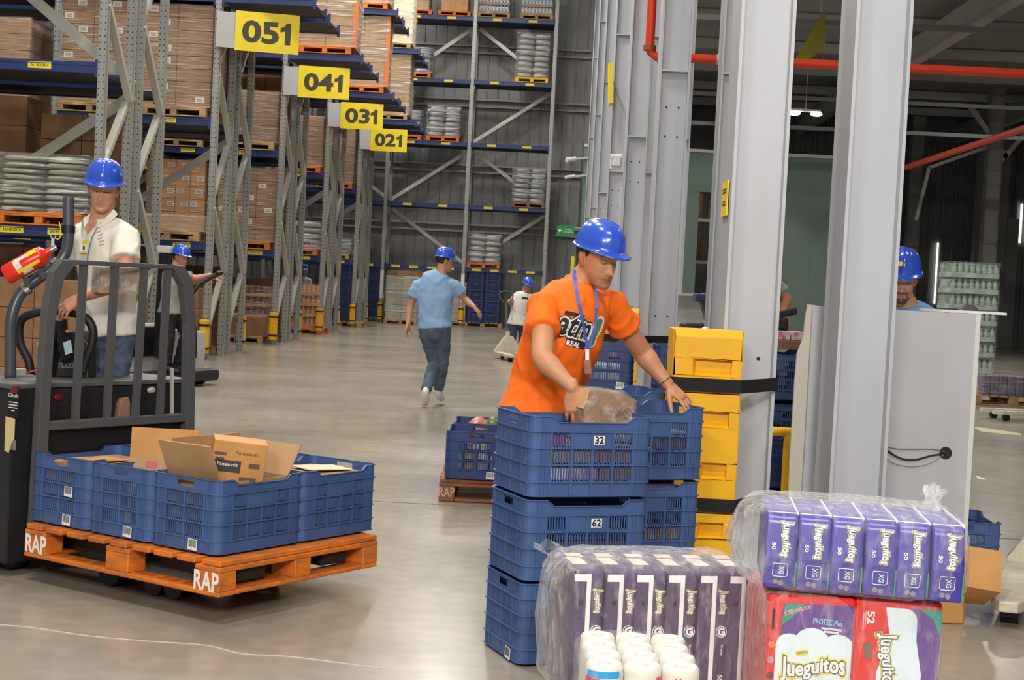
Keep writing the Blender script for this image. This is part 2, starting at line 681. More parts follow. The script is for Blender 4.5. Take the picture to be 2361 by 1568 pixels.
def hcol(name, m, x0, x1, y0, y1, h, stiff=(3.3, 5.5, 7.7), tf=0.016, bolts=False, label=None):
    b = MB()
    b.bb(x0, x0 + tf, y0, y1, 0, h)
    b.bb(x1 - tf, x1, y0, y1, 0, h)
    ym = y0 + 0.075
    b.bb(x0 + tf, x1 - tf, ym, ym + 0.014, 0, h)
    for z in stiff:
        b.bb(x0 + tf, x1 - tf, y0 + 0.004, ym, z, z + 0.016)
    b.bb(x0 - 0.06, x1 + 0.06, y0 - 0.05, y1 + 0.05, 0, 0.025)
    o = struct(b.build(name, m, bevel=0.0), label)
    if bolts:
        q = MB()
        for z in bolts:
            for xx in (0.3, 0.7):
                X = x0 + (x1 - x0) * xx
                q.cyl((X, ym - 0.003, z), (X, ym + 0.004, z), 0.009, 10)
        put('bolt_hole', q.mesh('bolt_hole', M_ink), o)
    return o


COLY = [7.3 + 5.8 * k for k in range(7)]
words = ('beside the large yellow guard', 'behind the orange shirt', 'carrying the emergency lamp', 'fourth from the front', 'fifth from the front', 'sixth from the front', 'last before the green wall')
for k, y in enumerate(COLY):
    hcol('steel_column', M_steel, 0.84, 1.10, y, y + 0.38, 13, bolts=((2.75, 3.0, 1.2, 1.0) if k else (1.12, 0.97)),
         label='pale grey steel H column in the aisle row, ' + words[k])
w2 = ('in front of the white workstation', 'behind the front aisle column', 'third from the front', 'fourth from the front', 'fifth from the front', 'sixth from the front')
for k, y in enumerate(COLY[:6]):
    hcol('steel_column', M_steel, 1.366, 1.63, y - 0.1 if k == 0 else y, y + 0.3, 13, label='pale grey steel H column in the dock row, ' + w2[k])
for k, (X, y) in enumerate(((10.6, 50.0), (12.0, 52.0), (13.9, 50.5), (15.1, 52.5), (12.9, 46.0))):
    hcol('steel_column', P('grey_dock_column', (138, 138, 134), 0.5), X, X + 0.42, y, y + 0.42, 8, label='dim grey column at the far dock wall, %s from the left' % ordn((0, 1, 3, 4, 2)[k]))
kb = MB()
kb.bar((12.3, 46.2, 7.4), (13.5, 46.2, 5.9), 0.1, 0.14)
kb.bar((14.6, 46.2, 7.4), (13.0, 46.2, 5.4), 0.1, 0.14)
kb.bar((11.2, 46.2, 5.5), (12.9, 46.2, 6.2), 0.08, 0.1)
kb.bar((11.2, 46.2, 5.5), (10.9, 46.2, 3.9), 0.08, 0.1)
struct(kb.build('knee_brace', M_purlin), 'steel knee braces at the far dock column')
# daylight gaps between dock doors
M_day = P('daylight_gap', (255, 255, 255), 0.5, emit=(255, 255, 250), estr=3.0)
for k, (px, y0, y1, wd) in enumerate(((2163, 560, 700, 0.045), (2357, 470, 560, 0.07), (2290, 488, 498, 0.75))):
    a, b2 = at(px, y0, YE - 0.1), at(px - 5, y1, YE - 0.1)
    if k == 2:
        struct(MB().bb(a.x - wd / 2, a.x + wd / 2, YE - 0.1, YE - 0.06, b2.z, a.z).build('window_1', P('soft_daylight', (255, 250, 230), 0.5, emit=(255, 250, 225), estr=0.8)), 'thin strip of daylight over a dock door')
    else:
        struct(MB().bb(a.x - wd / 2, a.x + wd / 2, YE - 0.1, YE - 0.06, b2.z, a.z).build('window_%d' % (k + 2), M_day), 'bright slit of daylight in the dock wall')
a, b2 = at(2262, 500, YE - 0.2), at(2318, 720, YE - 0.2)
d = MB().bb(a.x, b2.x + 0.3, YE - 0.16, YE - 0.08, 0, a.z)
for z in (0.8, 1.6, 2.4, 3.2):
    d.bb(a.x, b2.x + 0.3, YE - 0.18, YE - 0.16, z, z + 0.03)
struct(d.build('door_1', P('dock_door_panel', (150, 150, 142), 0.6)), 'grey sectional dock door')
# lit storage room seen through the doorway of the green wall
M_shelf = P('white_shelf', (214, 214, 208), 0.5)
sh = thing('storage_shelf', 'tall white shelf unit seen through the gap left of the front column', 'shelf', (4.65, YG + 2.2, 0))
for px_y in (503, 600):
    z = at(1600, px_y, YG + 2.0).z
    MB().bb(-0.75, 0.75, -0.25, 0.25, z - 0.1, z).build('shelf_board', M_shelf, sh)
for sx in (-0.75, 0.75):
    MB().bb(sx - 0.03, sx + 0.03, -0.25, 0.25, 0, 4.2).build('upright', P('dark_upright', (60, 58, 54), 0.6), sh)
for i, (dx, zz, wd, hh) in enumerate(((-0.4, at(1600, 503, YG + 2).z, 0.4, 0.75), (0.15, at(1600, 503, YG + 2).z, 0.35, 0.55), (-0.35, at(1600, 600, YG + 2).z, 0.45, 0.85), (0.25, at(1600, 600, YG + 2).z, 0.4, 0.6))):
    tag(MB().bb(-wd / 2, wd / 2, -0.2, 0.2, 0, hh).build('carton', M_cart_in, loc=(4.65 + dx, YG + 2.2, zz + 0.002), bevel=0.01),
        'dark carton on the %s board of the dim storage shelf, %s of two' % (('upper', 'upper', 'lower', 'lower')[i], ('left', 'right')[i % 2]), 'carton')

# red fire pipes
M_red = P('red_fire_pipe', (214, 62, 34), 0.4)
M_redd = P('orange_red_fire_pipe', (200, 76, 48), 0.45)
yp = 18.6
p0 = at(1497, 130, yp)
pipe = MB()
pipe.tube([(p0.x, yp, 12), (p0.x, yp, p0.z + 0.12), (p0.x + 0.02, yp, p0.z + 0.05), (p0.x + 0.08, yp, p0.z), (0.84 - 0.02 + 0.9, yp, p0.z), (9, yp, p0.z)], 0.055, 14)
o = tag(pipe.build('fire_pipe', M_red, smooth=True), 'red fire water pipe dropping beside a column and turning right', 'pipe')
e = MB()
e.lathe([(0.06, -0.09), (0.078, -0.09), (0.078, -0.03), (0.06, -0.03)], (p0.x, yp, p0.z + 0.16), 16)
e.cyl((p0.x + 0.1, yp, p0.z), (p0.x + 0.2, yp, p0.z), 0.078, 16)
e.build('pipe_elbow_collar', P('dark_red_collar', (150, 70, 30), 0.5), o, smooth=True)
for X in (1.9, 5.9):
    pc = MB()
    pc.bar((X, yp, p0.z), (X, yp, 8.0), 0.02, 0.02)
    pc.cyl((X - 0.03, yp, p0.z), (X + 0.03, yp, p0.z), 0.062, 14)
    pc.build('pipe_hanger', M_brace, o)
q0, q1 = at(2361, 297, 30), at(2062, 395, 41.5)
X, Z = (q0.x + q1.x) / 2, (q0.z + q1.z) / 2
tag(MB().cyl((X, 16, Z), (X, 46, Z), 0.075, 14).build('fire_pipe', M_redd, smooth=True), 'long orange-red fire pipe running away along the dock hall roof', 'pipe')

# lamps in the dock hall
M_lamp = P('lit_lamp', (255, 255, 255), 0.5, emit=(255, 252, 240), estr=22)
lt = thing('ceiling_lamp', 'lit twin-tube lamp hanging between the two front columns', 'lamp', at(1857, 262, 38))
MB().bb(-0.36, 0.36, -0.12, 0.12, 0.05, 0.1).build('lamp_housing', M_steel, lt)
for sx in (-1, 1):
    MB().ell((sx * 0.27, 0, 0), (0.15, 0.1, 0.06), 12).build('lamp_bulb', M_lamp, lt)
MB().bar((0, 0, 0.1), (0, 0, 8 - lt.location.z), 0.015, 0.015).build('hanger', M_brace, lt)
lt2 = thing('ceiling_lamp', 'small dim round lamp high between the front columns', 'lamp', at(1898, 150, 38))
MB().ell((0, 0, 0), (0.06, 0.06, 0.1), 12).build('lamp_bulb', P('warm_lamp', (255, 235, 200), 0.5, emit=(255, 230, 190), estr=1.6), lt2)
MB().bar((0, 0, 0.1), (0, 0, 8 - lt2.location.z), 0.015, 0.015).build('hanger', M_brace, lt2)
for i, (px, py) in enumerate(((1616, 418), (1634, 419), (1582, 444), (1590, 447), (1597, 445))):
    l3 = at(px, py, YG + 1.2)
    s = thing('ceiling_lamp', 'tiny lit lamp seen through the doorway gap, %s from the left' % ordn((3, 4, 0, 1, 2)[i]), 'lamp', l3)
    MB().ell((0, 0, 0), (0.04, 0.04, 0.03), 10).build('lamp_bulb', M_lamp, s)
    MB().bar((0, 0, 0.02), (0, 0, 5.6 - l3.z), 0.01, 0.01).build('hanger', M_brace, s)

# yellow hanging banner in the dim dock hall
bn = thing('hanging_sign', 'dim yellow sign hanging under the dock roof between the columns', 'sign', at(1872, 70, 30))
MB().prism([(-0.32, -0.62), (0.18, 0.36), (0.24, 0.42), (0.24, -0.35), (0.0, -0.55)], 1, -0.01, 0.01).build('panel', P('olive_yellow_panel', (150, 142, 40), 0.6), bn)
MB().bar((0.15, 0, 0.35), (0.15, 0, 8 - bn.location.z), 0.015, 0.015).build('hanger', M_brace, bn)

# small things on the columns
el = thing('emergency_lamp', 'white twin-head emergency lamp on a column beside the red pipe', 'lamp', at(1421, 372, COLY[2] + 0.02))
MB().bb(-0.075, 0.075, -0.02, 0.05, -0.1, 0.09).build('lamp_case', M_white, el, bevel=0.012)
MB().bb(-0.065, 0.06, -0.055, -0.02, -0.07, 0.06).build('lamp_lens', P('ribbed_lens', (206, 208, 204), 0.15, var=0.3, vscale=60), el, bevel=0.015)
yt = thing('yellow_tag', 'yellow plate with black print on the front column, above the guard', 'sign', (0.832, 7.5, 1.89))
MB().box((0, 0, 0), (0.006, 0.24, 0.17)).build('tag_plate', M_yelplate, yt)
s = MB()
for z, wv in ((0.045, 0.16), (0.03, 0.16), (-0.015, 0.1), (-0.03, 0.14)):
    s.box((-0.0035, 0, z), (0.001, wv, 0.008))
s.build('tag_print', M_ink, yt)
a = at(1408, 195, 24.0)
yt2 = thing('yellow_tag', 'narrow yellow plate seen edge-on high on the third column', 'sign', a)
MB().box((0, 0, 0), (0.07, 0.35, 0.62), (0, -0.06, 0)).build('tag_plate', M_yelplate, yt2)
MB().bar((0.02, 0.1, 0.1), (0.86 - a.x, 0.72, 0.1), 0.02, 0.02).build('bracket', M_steel, yt2)
for i, py in enumerate((368, 408)):
    c = at(1322 + (0 if i == 0 else -2), py, YG - 0.25)
    cm = thing('security_camera', 'small white security camera on the green wall, %s of two' % ('upper', 'lower')[i], 'camera', c)
    MB().cyl((-0.2, -0.1, -0.03), (0.06, 0.05, 0.03), 0.07 if i == 0 else 0.05, 12).build('camera_body', M_white, cm, smooth=True)
    MB().bar((0.0, 0.02, 0.02), (0.45 if i == 0 else 0.5, 0.26, 0.1), 0.05, 0.05).build('camera_arm', M_white, cm)
es = thing('exit_sign', 'green arrow sign projecting from the edge of the pale green wall', 'sign', at(1304, 532, YG - 0.1))
MB().bar((0.2, 0, 0.1), (0.55, 0.1, 0.1), 0.02, 0.03).build('sign_bracket', M_brace, es)
MB().bb(-0.25, 0.25, -0.02, 0.02, -0.155, 0.155).build('sign_panel', P('green_sign', (28, 140, 78), 0.5), es)
F = frame((0, -0.021, 0), (1, 0, 0), (0, 0, 1))
letters('lettering', 'RUTA DE', M_white, es, F @ Matrix.Translation((0.08, 0.04, 0)), 0.042, 0.2, 0.01)
letters('lettering', 'EVACUACION', M_white, es, F @ Matrix.Translation((0.08, -0.035, 0)), 0.04, 0.28, 0.01)
ar = MB().prism([(-0.22, 0), (-0.16, 0.06), (-0.16, 0.022), (-0.1, 0.022), (-0.1, -0.022), (-0.16, -0.022), (-0.16, -0.06)], 1, -0.023, -0.0205)
ar.build('arrow', M_white, es)
a = at(1320, 607, YG - 0.4)
tag(MB().bb(-0.05, 0.05, -0.05, 0.05, 0, a.z + 0.2).build('yellow_bollard', M_yelplate, loc=(a.x, a.y, 0)), 'thin yellow post in front of the pale green wall', 'post')
# ================================================================ pallets and crates
def pallet_mesh(m, name='wooden_pallet', seed=1):
    """1.2 x 1.0 x 0.145 pallet, long side along y, centred, standing on z = 0"""
    rnd = random.Random(seed)
    b = MB()
    for x in (-0.45, 0, 0.45):
        b.bb(x - 0.05, x + 0.05, -0.6, 0.6, 0, 0.02)
        for y in (-0.53, 0, 0.53):
            b.bb(x - 0.05, x + 0.05, y - 0.07, y + 0.07, 0.02, 0.098)
    for y in (-0.55, 0.55):
        for x in (-0.225, 0.225):
            b.bb(x - 0.174, x + 0.174, y - 0.05, y + 0.05, 0.001, 0.02)
    for y in (-0.53, 0, 0.53):
        b.bb(-0.5, 0.5, y - 0.07, y + 0.07, 0.098, 0.12)
    n = 9
    for k in range(n):
        y = -0.6 + 0.055 + (1.2 - 0.11) * k / (n - 1)
        e = rnd.uniform(-0.006, 0.004)
        b.bb(-0.5 - e, 0.5 + e, y - 0.052, y + 0.052, 0.121, 0.145)
    return b.mesh(name, m, bevel=0.004, weld=False, seg=1)


PAL = {'orange': pallet_mesh(M_orangewood), 'wood': pallet_mesh(M_wood), 'yellow': pallet_mesh(M_yelwood),
       'brown': pallet_mesh(P('worn_orange_wood', (168, 98, 54), 0.8, var=0.4, vscale=5, rgb2=(120, 92, 70)))}


def pallet(kind, label, loc, rz=0.0, group=None, name='wooden_pallet'):
    return tag(put(name, PAL[kind], None, loc, rz), label, 'pallet', group)


CL, CW, CHT = 0.50, 0.385, 0.31


def crate_mesh():
    """slotted harvest crate: long side along x, rounded corners, handle holes in the short sides"""
    b = MB()
    R = 0.035
    hx, hy = CL / 2, CW / 2
    sx, sy = CL - 2 * R, CW - 2 * R
    q = math.pi / 2 * R
    segs = [sx, q, sy, q, sx, q, sy, q]
    # path starts at the front long side's left end (y = -hy), runs counter-clockwise

    def pt(s, off):
        P_ = sum(segs)
        s = s % P_
        i = 0
        while s > segs[i] + 1e-9:
            s -= segs[i]
            i += 1
        r = R + off
        c = [(-hx + R, -hy + R), (hx - R, -hy + R), (hx - R, hy - R), (-hx + R, hy - R)]
        if i == 0:
            return (-hx + R + s, -hy - off)
        if i == 2:
            return (hx + off, -hy + R + s)
        if i == 4:
            return (hx - R - s, hy + off)
        if i == 6:
            return (-hx - off, hy - R - s)
        k = {1: 1, 3: 2, 5: 3, 7: 0}[i]
        a0 = {1: -math.pi / 2, 3: 0, 5: math.pi / 2, 7: math.pi}[i]
        a = a0 + s / R
        return (c[k][0] + r * math.cos(a), c[k][1] + r * math.sin(a))
    cum = [0]
    for g in segs:
        cum.append(cum[-1] + g)

    def panel(s0, s1, z0, z1, out=0.0, th=0.005, z0b=None, z1b=None):
        ss = [s0]
        for i in range(8):
            lo, hi = cum[i], cum[i + 1]
            ks = [lo, hi] if i % 2 == 0 else [lo + (hi - lo) * k / 4 for k in range(5)]
            ss += [k for k in ks if s0 + 1e-6 < k < s1 - 1e-6]
        ss.append(s1)
        ss = sorted(set(round(k, 6) for k in ss))
        z0b = z0 if z0b is None else z0b
        z1b = z1 if z1b is None else z1b
        vs, fs = [], []
        for s in ss:
            t = (s - s0) / (s1 - s0)
            a, c = pt(s, out), pt(s, out - th)
            za, zc = z0 + (z0b - z0) * t, z1 + (z1b - z1) * t
            vs += [(a[0], a[1], za), (a[0], a[1], zc), (c[0], c[1], zc), (c[0], c[1], za)]
        for k in range(len(ss) - 1):
            o, p = 4 * k, 4 * k + 4
            for e in range(4):
                f = (e + 1) % 4
                fs.append((o + e, p + e, p + f, o + f))
        e = 4 * (len(ss) - 1)
        fs += [(3, 2, 1, 0), (e, e + 1, e + 2, e + 3)]
        b.add(vs, fs)
    T = cum[-1]
    H = CHT
    zs = [0.062, 0.127, 0.19, 0.252]
    b.bb(-hx + 0.012, hx - 0.012, -hy + 0.012, hy - 0.012, 0.012, 0.02)
    b.bb(-hx + 0.03, hx - 0.03, -hy + 0.03, hy - 0.03, 0.0, 0.014)
    panel(0, T, 0.008, zs[0])                                      # solid bottom band
    for z in zs:
        panel(0, T, z - 0.003, z + 0.003, 0.007, 0.012)            # ribs
    panel(0, T, 0.008, 0.013, 0.004, 0.009)
    for ci in (1, 3, 5, 7):                                        # corner panels with fine ribs
        a, c = cum[ci] - 0.045, cum[ci + 1] + 0.045
        if c > T:
            panel(a, T, zs[0], H)
            panel(0, c - T, zs[0], H)
        else:
            panel(a, c, zs[0], H)
        for dd in (0.01, 0.025):
            for s in (cum[ci] - dd, cum[ci + 1] + dd):
                s = s % T
                panel(s - 0.0015, s + 0.0015, 0.012, H - 0.006, 0.004, 0.006)
        panel(a, min(c, T), H - 0.004, H, 0.006, 0.012)
        if c > T:
            panel(0, c - T, H - 0.004, H, 0.006, 0.012)

    def window(s0, s1, z0, z1, n):
        wd = (s1 - s0) / n
        for k in range(n + 1):
            s = s0 + wd * k
            hw = wd * 0.2
            if k == 0:
                panel(s, s + hw, z0, z1)
            elif k == n:
                panel(s - hw, s, z0, z1)
            else:
                panel(s - hw, s + hw, z0, z1)
        panel(s0, s1, z0, z0 + 0.009)
        panel(s0, s1, z1 - 0.009, z1)
    for L0, L1 in ((cum[0] + 0.045, cum[1] - 0.045), (cum[4] + 0.045, cum[5] - 0.045)):   # long sides
        wd = (L1 - L0) / 4
        for row in range(3):
            for c in range(4):
                if row == 2 and c in (1, 2):
                    panel(L0 + c * wd, L0 + (c + 1) * wd, zs[2], zs[3])
                else:
                    window(L0 + c * wd + 0.004, L0 + (c + 1) * wd - 0.004, zs[row], zs[row + 1], 7)
        for c in range(5):
            s = L0 + c * wd
            panel(s - 0.005, s + 0.005, 0.012, zs[3], 0.004, 0.0085)
        dip = 0.022
        zt = H - dip
        m0, m1 = L0 + 0.03, L1 - 0.03
        panel(L0, m0, zs[3], H, z1b=zt)
        panel(m0, m1, zs[3], zt)
        panel(m1, L1, zs[3], zt, z1b=H)
        panel(L0, m0, H - 0.004, H, 0.006, 0.012, zt - 0.004, zt)
        panel(m0, m1, zt - 0.004, zt, 0.006, 0.012)
        panel(m1, L1, zt - 0.004, zt, 0.006, 0.012, H - 0.004, H)
    for L0, L1 in ((cum[2] + 0.045, cum[3] - 0.045), (cum[6] + 0.045, cum[7] - 0.045)):   # short sides
        wd = (L1 - L0) / 2
        for row in range(3):
            for c in range(2):
                window(L0 + c * wd + 0.004, L0 + (c + 1) * wd - 0.004, zs[row], zs[row + 1], 8)
        for c in range(3):
            s = L0 + c * wd
            panel(s - 0.005, s + 0.005, 0.012, zs[3], 0.004, 0.0085)
        mid = (L0 + L1) / 2
        panel(L0, mid - 0.048, zs[3], H)
        panel(mid + 0.048, L1, zs[3], H)
        panel(mid - 0.048, mid + 0.048, H - 0.014, H)
        panel(mid - 0.048, mid + 0.048, zs[3], zs[3] + 0.016)
        panel(L0, L1, H - 0.004, H, 0.006, 0.012)
    return b.mesh('plastic_crate', M_blue, weld=False)


CRATE = crate_mesh()
CRATE_NAVY = CRATE.copy()
CRATE_NAVY.materials[0] = M_navy


def crate(label, loc, rz=0.0, group=None, navy=False):
    return tag(put('plastic_crate', CRATE_NAVY if navy else CRATE, None, loc, rz), label, 'crate', group)


def barcode_mesh():
    b = MB()
    b.box((0, 0, 0), (0.052, 0.001, 0.045))
    return b.mesh('barcode_sticker', M_white)


def barcode_bars():
    b = MB()
    r = random.Random(3)
    x = -0.021
    while x < 0.02:
        wv = r.choice((0.0008, 0.0015, 0.0022))
        b.bb(x, x + wv, -0.0012, -0.0006, -0.01, 0.02)
        x += wv + r.choice((0.001, 0.0016))
    return b.mesh('barcode_print', P('barcode_grey', (110, 112, 116), 0.6), weld=False)


BAR1, BAR2 = barcode_mesh(), barcode_bars()


def barcode_on(cr, x, y, z, rz):
    s = put('barcode_sticker', BAR1, cr, (x, y, z), (0, 0.06, rz))
    put('barcode_print', BAR2, s)


# ================================================================ pallet racks
X0 = -5.27
ROWY = [17.42 + 5.81 * k for k in range(5)]
LEV = [1.81, 3.71, 5.60, 7.50, 9.40]
BAY = 2.47


def rack_post_mesh(h):
    b = MB()
    b.bb(-0.045, 0.045, -0.035, -0.03, 0, h)
    b.bb(-0.045, -0.04, -0.03, 0.035, 0, h)
    b.bb(0.04, 0.045, -0.03, 0.035, 0, h)
    b.bb(-0.062, -0.045, 0.03, 0.035, 0, h)
    b.bb(0.045, 0.062, 0.03, 0.035, 0, h)
    b.bb(-0.075, 0.075, -0.07, 0.07, 0, 0.012)
    return b.mesh('post', M_rackgrey, weld=False)


POST = rack_post_mesh(11.5)
M_locl = P('yellow_location_label', (236, 214, 40), 0.5)


def beam_mesh(L):
    b = MB()
    b.bb(0, L, -0.025, 0.025, -0.125, 0)
    b.bb(0, L, -0.03, -0.025, -0.04, -0.03)
    b.bb(-0.01, 0.03, -0.032, 0.03, -0.17, 0.03)
    b.bb(L - 0.03, L + 0.01, -0.032, 0.03, -0.17, 0.03)
    return b.mesh('beam', M_beam, weld=False)


BEAM, BEAMC = beam_mesh(BAY - 0.1), beam_mesh(1.42)


def loclabel_mesh():
    b = MB()
    b.box((0, 0, 0), (0.27, 0.003, 0.075))
    return b.mesh('location_label', M_locl)


def loctext_mesh():
    F = frame((0, -0.0018, 0), (1, 0, 0), (0, 0, 1))
    vs, fs = text_local('3614510C4', 0.032, 0.21, 0.012)
    b = MB()
    b.add([F @ (v + Vector((0, 0, 0.0008))) for v in vs], fs)
    return b.mesh('label_print', M_ink, weld=False)


LOCL, LOCT = loclabel_mesh(), loctext_mesh()


def deck_mesh(L, d0=0.026, d1=1.074):
    return MB().bb(0, L, d0, d1, -0.11, -0.085).mesh('deck_panel', P('dark_deck_steel', (50, 50, 56), 0.6), weld=False)


DECK, DECKC = deck_mesh(BAY - 0.1), deck_mesh(1.42)


def rack(row, y0, label, bays, levels, cant=(), x_end=X0, labels=True, depths=(0, 1.1, 1.5, 2.6), spine=True):
    rk = thing('pallet_rack', label, 'pallet rack', (x_end, y0, 0), 0, 'double rows of pallet racking')
    for bi in range(bays + 1):
        x = -bi * BAY
        for d in depths:
            p = put('post', POST, rk, (x, d, 0))
        if bi < 2:
            for d0 in depths[::2]:
                z, s = 0.35, 0
                while z < 10.5:
                    a, c = (d0 + 0.03, d0 + 1.07) if s == 0 else (d0 + 1.07, d0 + 0.03)
                    MB().bar((x - 0.02 * (1 - 2 * s), a, z), (x - 0.02 * (1 - 2 * s), c, z + 0.98), 0.07, 0.085, (1, 0, 0)).build('diagonal_brace', M_brace, rk)
                    z += 1.02
                    s = 1 - s
    for li, z in enumerate(LEV[:levels]):
        for d in depths:
            for bi in range(bays):
                bm_ = put('beam', BEAM, rk, (-(bi + 1) * BAY + 0.05, d, z))
                if labels and d == depths[0]:
                    for t in ((0.62, 1.7) if li else (0.35, 0.9, 1.45, 2.0)):
                        ll = put('location_label', LOCL, bm_, (t, -0.028, -0.06))
                        if row < 3:
                            put('label_print', LOCT, ll)
            if li in cant:
                put('beam', BEAMC, rk, (0.05, d, z))
        if li in cant:
            for d0 in depths[::2]:
                put('deck_panel', DECKC, rk, (0.05, d0, z))
        for bi in range(bays):
            for d0 in depths[::2]:
                put('deck_panel', DECK, rk, (-(bi + 1) * BAY + 0.05, d0, z))
    if spine:
        ym = 1.3
        zz = [3.6, 5.6, 7.5, 9.4]
        for bi in range(bays):
            xr, xl = -bi * BAY, -(bi + 1) * BAY
            for a, c in (((xr, ym, 3.62), (xl, ym, 5.55)), ((xr, ym, 3.5), (xl, ym, 1.75)), ((xr, ym, 7.45), (xl, ym, 5.65)), ((xr, ym, 7.5), (xl, ym, 9.4))):
                MB().bar(a, c, 0.13, 0.03, (0, 1, 0)).build('spine_brace', M_brace, rk)
    return rk


names = ['nearest pallet rack, behind the worker in the white shirt', 'second pallet rack, carrying the 051 sign', 'third pallet rack, carrying the 041 sign',
         'fourth pallet rack, carrying the 031 sign', 'fifth pallet rack, carrying the 021 sign']
rack(0, ROWY[0], 'grey and blue ' + names[0], 2, 3)
for k in range(1, 5):
    rack(k, ROWY[k], 'grey and blue ' + names[k], 2, 3 if k == 1 else 4, (2,) if k < 3 else (2, 3))
# the far rack stands across the end of the aisle, single depth
YF = 46.3
fr = thing('pallet_rack', 'wide single pallet rack with blue beams against the grey back wall', 'pallet rack', (-0.22, YF, 0))
for bi in range(5):
    for d in (0, 1.1):
        put('post', POST, fr, (-bi * BAY, d, 0))
for li, z in enumerate(LEV):
    for d in (0, 1.1):
        for bi in range(4):
            bm_ = put('beam', BEAM, fr, (-(bi + 1) * BAY + 0.05, d, z))
            if d == 0:
                for t in ((0.62, 1.7) if li else (0.35, 0.9, 1.45, 2.0)):
                    put('location_label', LOCL, bm_, (t, -0.028, -0.06))
    for bi in range(4):
        put('deck_panel', DECK, fr, (-(bi + 1) * BAY + 0.05, 0, z))
for a, c in (((1, 9.35), (2, 7.5)), ((1, 9.3), (0, 7.55)), ((0, 7.4), (1, 5.7)), ((1, 5.5), (2, 3.8)), ((1, 5.5), (0, 3.8)), ((2, 3.6), (1, 1.9)),
             ((0, 3.6), (1, 1.9)), ((2, 7.4), (3, 5.7)), ((2, 9.4), (3, 7.6)), ((3, 5.5), (2, 3.8))):
    MB().bar((-a[0] * BAY, 1.2, a[1]), (-c[0] * BAY, 1.2, c[1]), 0.11, 0.03, (0, 1, 0)).build('spine_brace', M_brace, fr)
for bi in range(3):
    z, s = 0.35, 0
    while z < 10.5:
        a, c = (0.03, 1.07) if s == 0 else (1.07, 0.03)
        MB().bar((-bi * BAY, a, z), (-bi * BAY, c, z + 0.98), 0.07, 0.085, (1, 0, 0)).build('diagonal_brace', M_brace, fr)
        z += 1.02
        s = 1 - s
for bi in (1, 2):
    MB().bb(-bi * BAY - 0.05, -bi * BAY + 0.05, -0.05, -0.04, 0.75, 1.6).build('number_strip', M_white, fr)

# aisle signs
M_signy = P('aisle_sign_yellow', (240, 212, 20), 0.45, var=0.06, vscale=3)
M_num = P('sign_number_grey', (58, 52, 40), 0.5)
for k, num in enumerate(('051', '041', '031', '021')):
    y = ROWY[k + 1]
    sg = thing('aisle_sign', 'yellow aisle sign reading %s, %s of four' % (num, ('nearest and largest', 'second', 'third', 'farthest and smallest')[k]), 'sign', (-5.0, y - 0.06, 5.05), (0.24, 0.12, 0.1, 0.08)[k], 'yellow aisle number signs')
    MB().bb(0, 0.97, -0.012, 0.012, -0.3, 0.3).build('sign_panel', M_signy, sg)
    F = frame((0.485, -0.0125, 0), (1, 0, 0), (0, 0, 1))
    letters('lettering', num[:2], M_num, sg, F @ Matrix.Translation((-0.1, 0, 0)), 0.31, 0.52, 0.035, 0.0015)
    one = MB().prism([(0.27, -0.165), (0.355, -0.165), (0.355, 0.165), (0.29, 0.165), (0.265, 0.115), (0.20, 0.085), (0.20, 0.02), (0.27, 0.045)], 2, 0.0012, 0.0018)
    one.v = [F @ p for p in one.v]
    one.build('lettering', M_num, sg)
    MB().bb(-0.28, -0.002, 0.0, 0.012, -0.27, 0.27).build('sign_bracket', P('grey_bracket_plate', (176, 176, 174), 0.5), sg)

# yellow post guards at the rack feet
def guard_small():
    g = thing('post_guard', 'x', 'post guard')
    b = MB()
    b.prism([(-0.075, 0.06), (-0.075, -0.03), (-0.045, -0.075), (0.045, -0.075), (0.075, -0.03), (0.075, 0.06)], 2, 0.1, 0.62)
    b.build('guard_shell', M_yellow, g, bevel=0.012)
    r = MB()
    for z in (0.3, 0.34, 0.42):
        r.bb(-0.045, 0.045, -0.078, -0.072, z, z + 0.02)
    r.build('guard_rib', M_yellow, g)
    for z in (0.165, 0.52):
        MB().bb(-0.079, 0.079, -0.079, 0.1, z, z + 0.035).build('strap', M_black, g)
    return g


g0 = guard_small()
spots = []
for k, y in enumerate(ROWY):
    nm = 'nearest rack' if k == 0 else names[k].replace('pallet rack, carrying', 'rack, carrying')
    spots.append((X0, y - 0.11, 'yellow guard strapped to the front foot of the ' + nm))
    spots.append((X0, y + 2.6 + 0.11, 'yellow guard strapped to the rear foot of the ' + nm))
spots.append((-0.22 - 2 * BAY, YF - 0.11, 'yellow guard at the far rack foot beside the wrapped floor pallet'))
spots.append((-0.22 - BAY, YF - 0.11, 'yellow guard at the far rack foot left of the stacked navy crates'))
spots.append((-0.22, YF - 0.11, 'yellow guard at the right foot of the far rack'))
for i, (x, y, lb) in enumerate(spots[1:]):
    if i == 0:
        g0.location = (x, y, 0)
        g0.rotation_euler = (0, 0, math.pi)
        g0['label'] = lb
        g0['group'] = 'yellow rack post guards'
    else:
        dup(g0, (x, y, 0), math.pi if 'rear' in lb else 0, lb, 'yellow rack post guards')

# ================================================================ loads on the racks
M_lab = P('paper_shipping_label', (214, 210, 200), 0.6)
M_sackw = P('silver_sack', (196, 196, 196), 0.28, var=0.35, vscale=5, bump=0.6, bscale=12, stretch=(0.6, 0.6, 3), rgb2=(120, 120, 124), coat=0.3)
M_sackd = P('mixed_sack', (188, 188, 192), 0.25, var=0.5, vscale=4, bump=0.6, bscale=12, stretch=(0.5, 0.5, 3), rgb2=(96, 106, 140), coat=0.3)
M_sackg = P('greenish_sack', (176, 176, 162), 0.25, var=0.4, vscale=5, bump=0.6, bscale=10, stretch=(0.35, 0.5, 3), rgb2=(60, 66, 56), coat=0.3)
_cm = {}


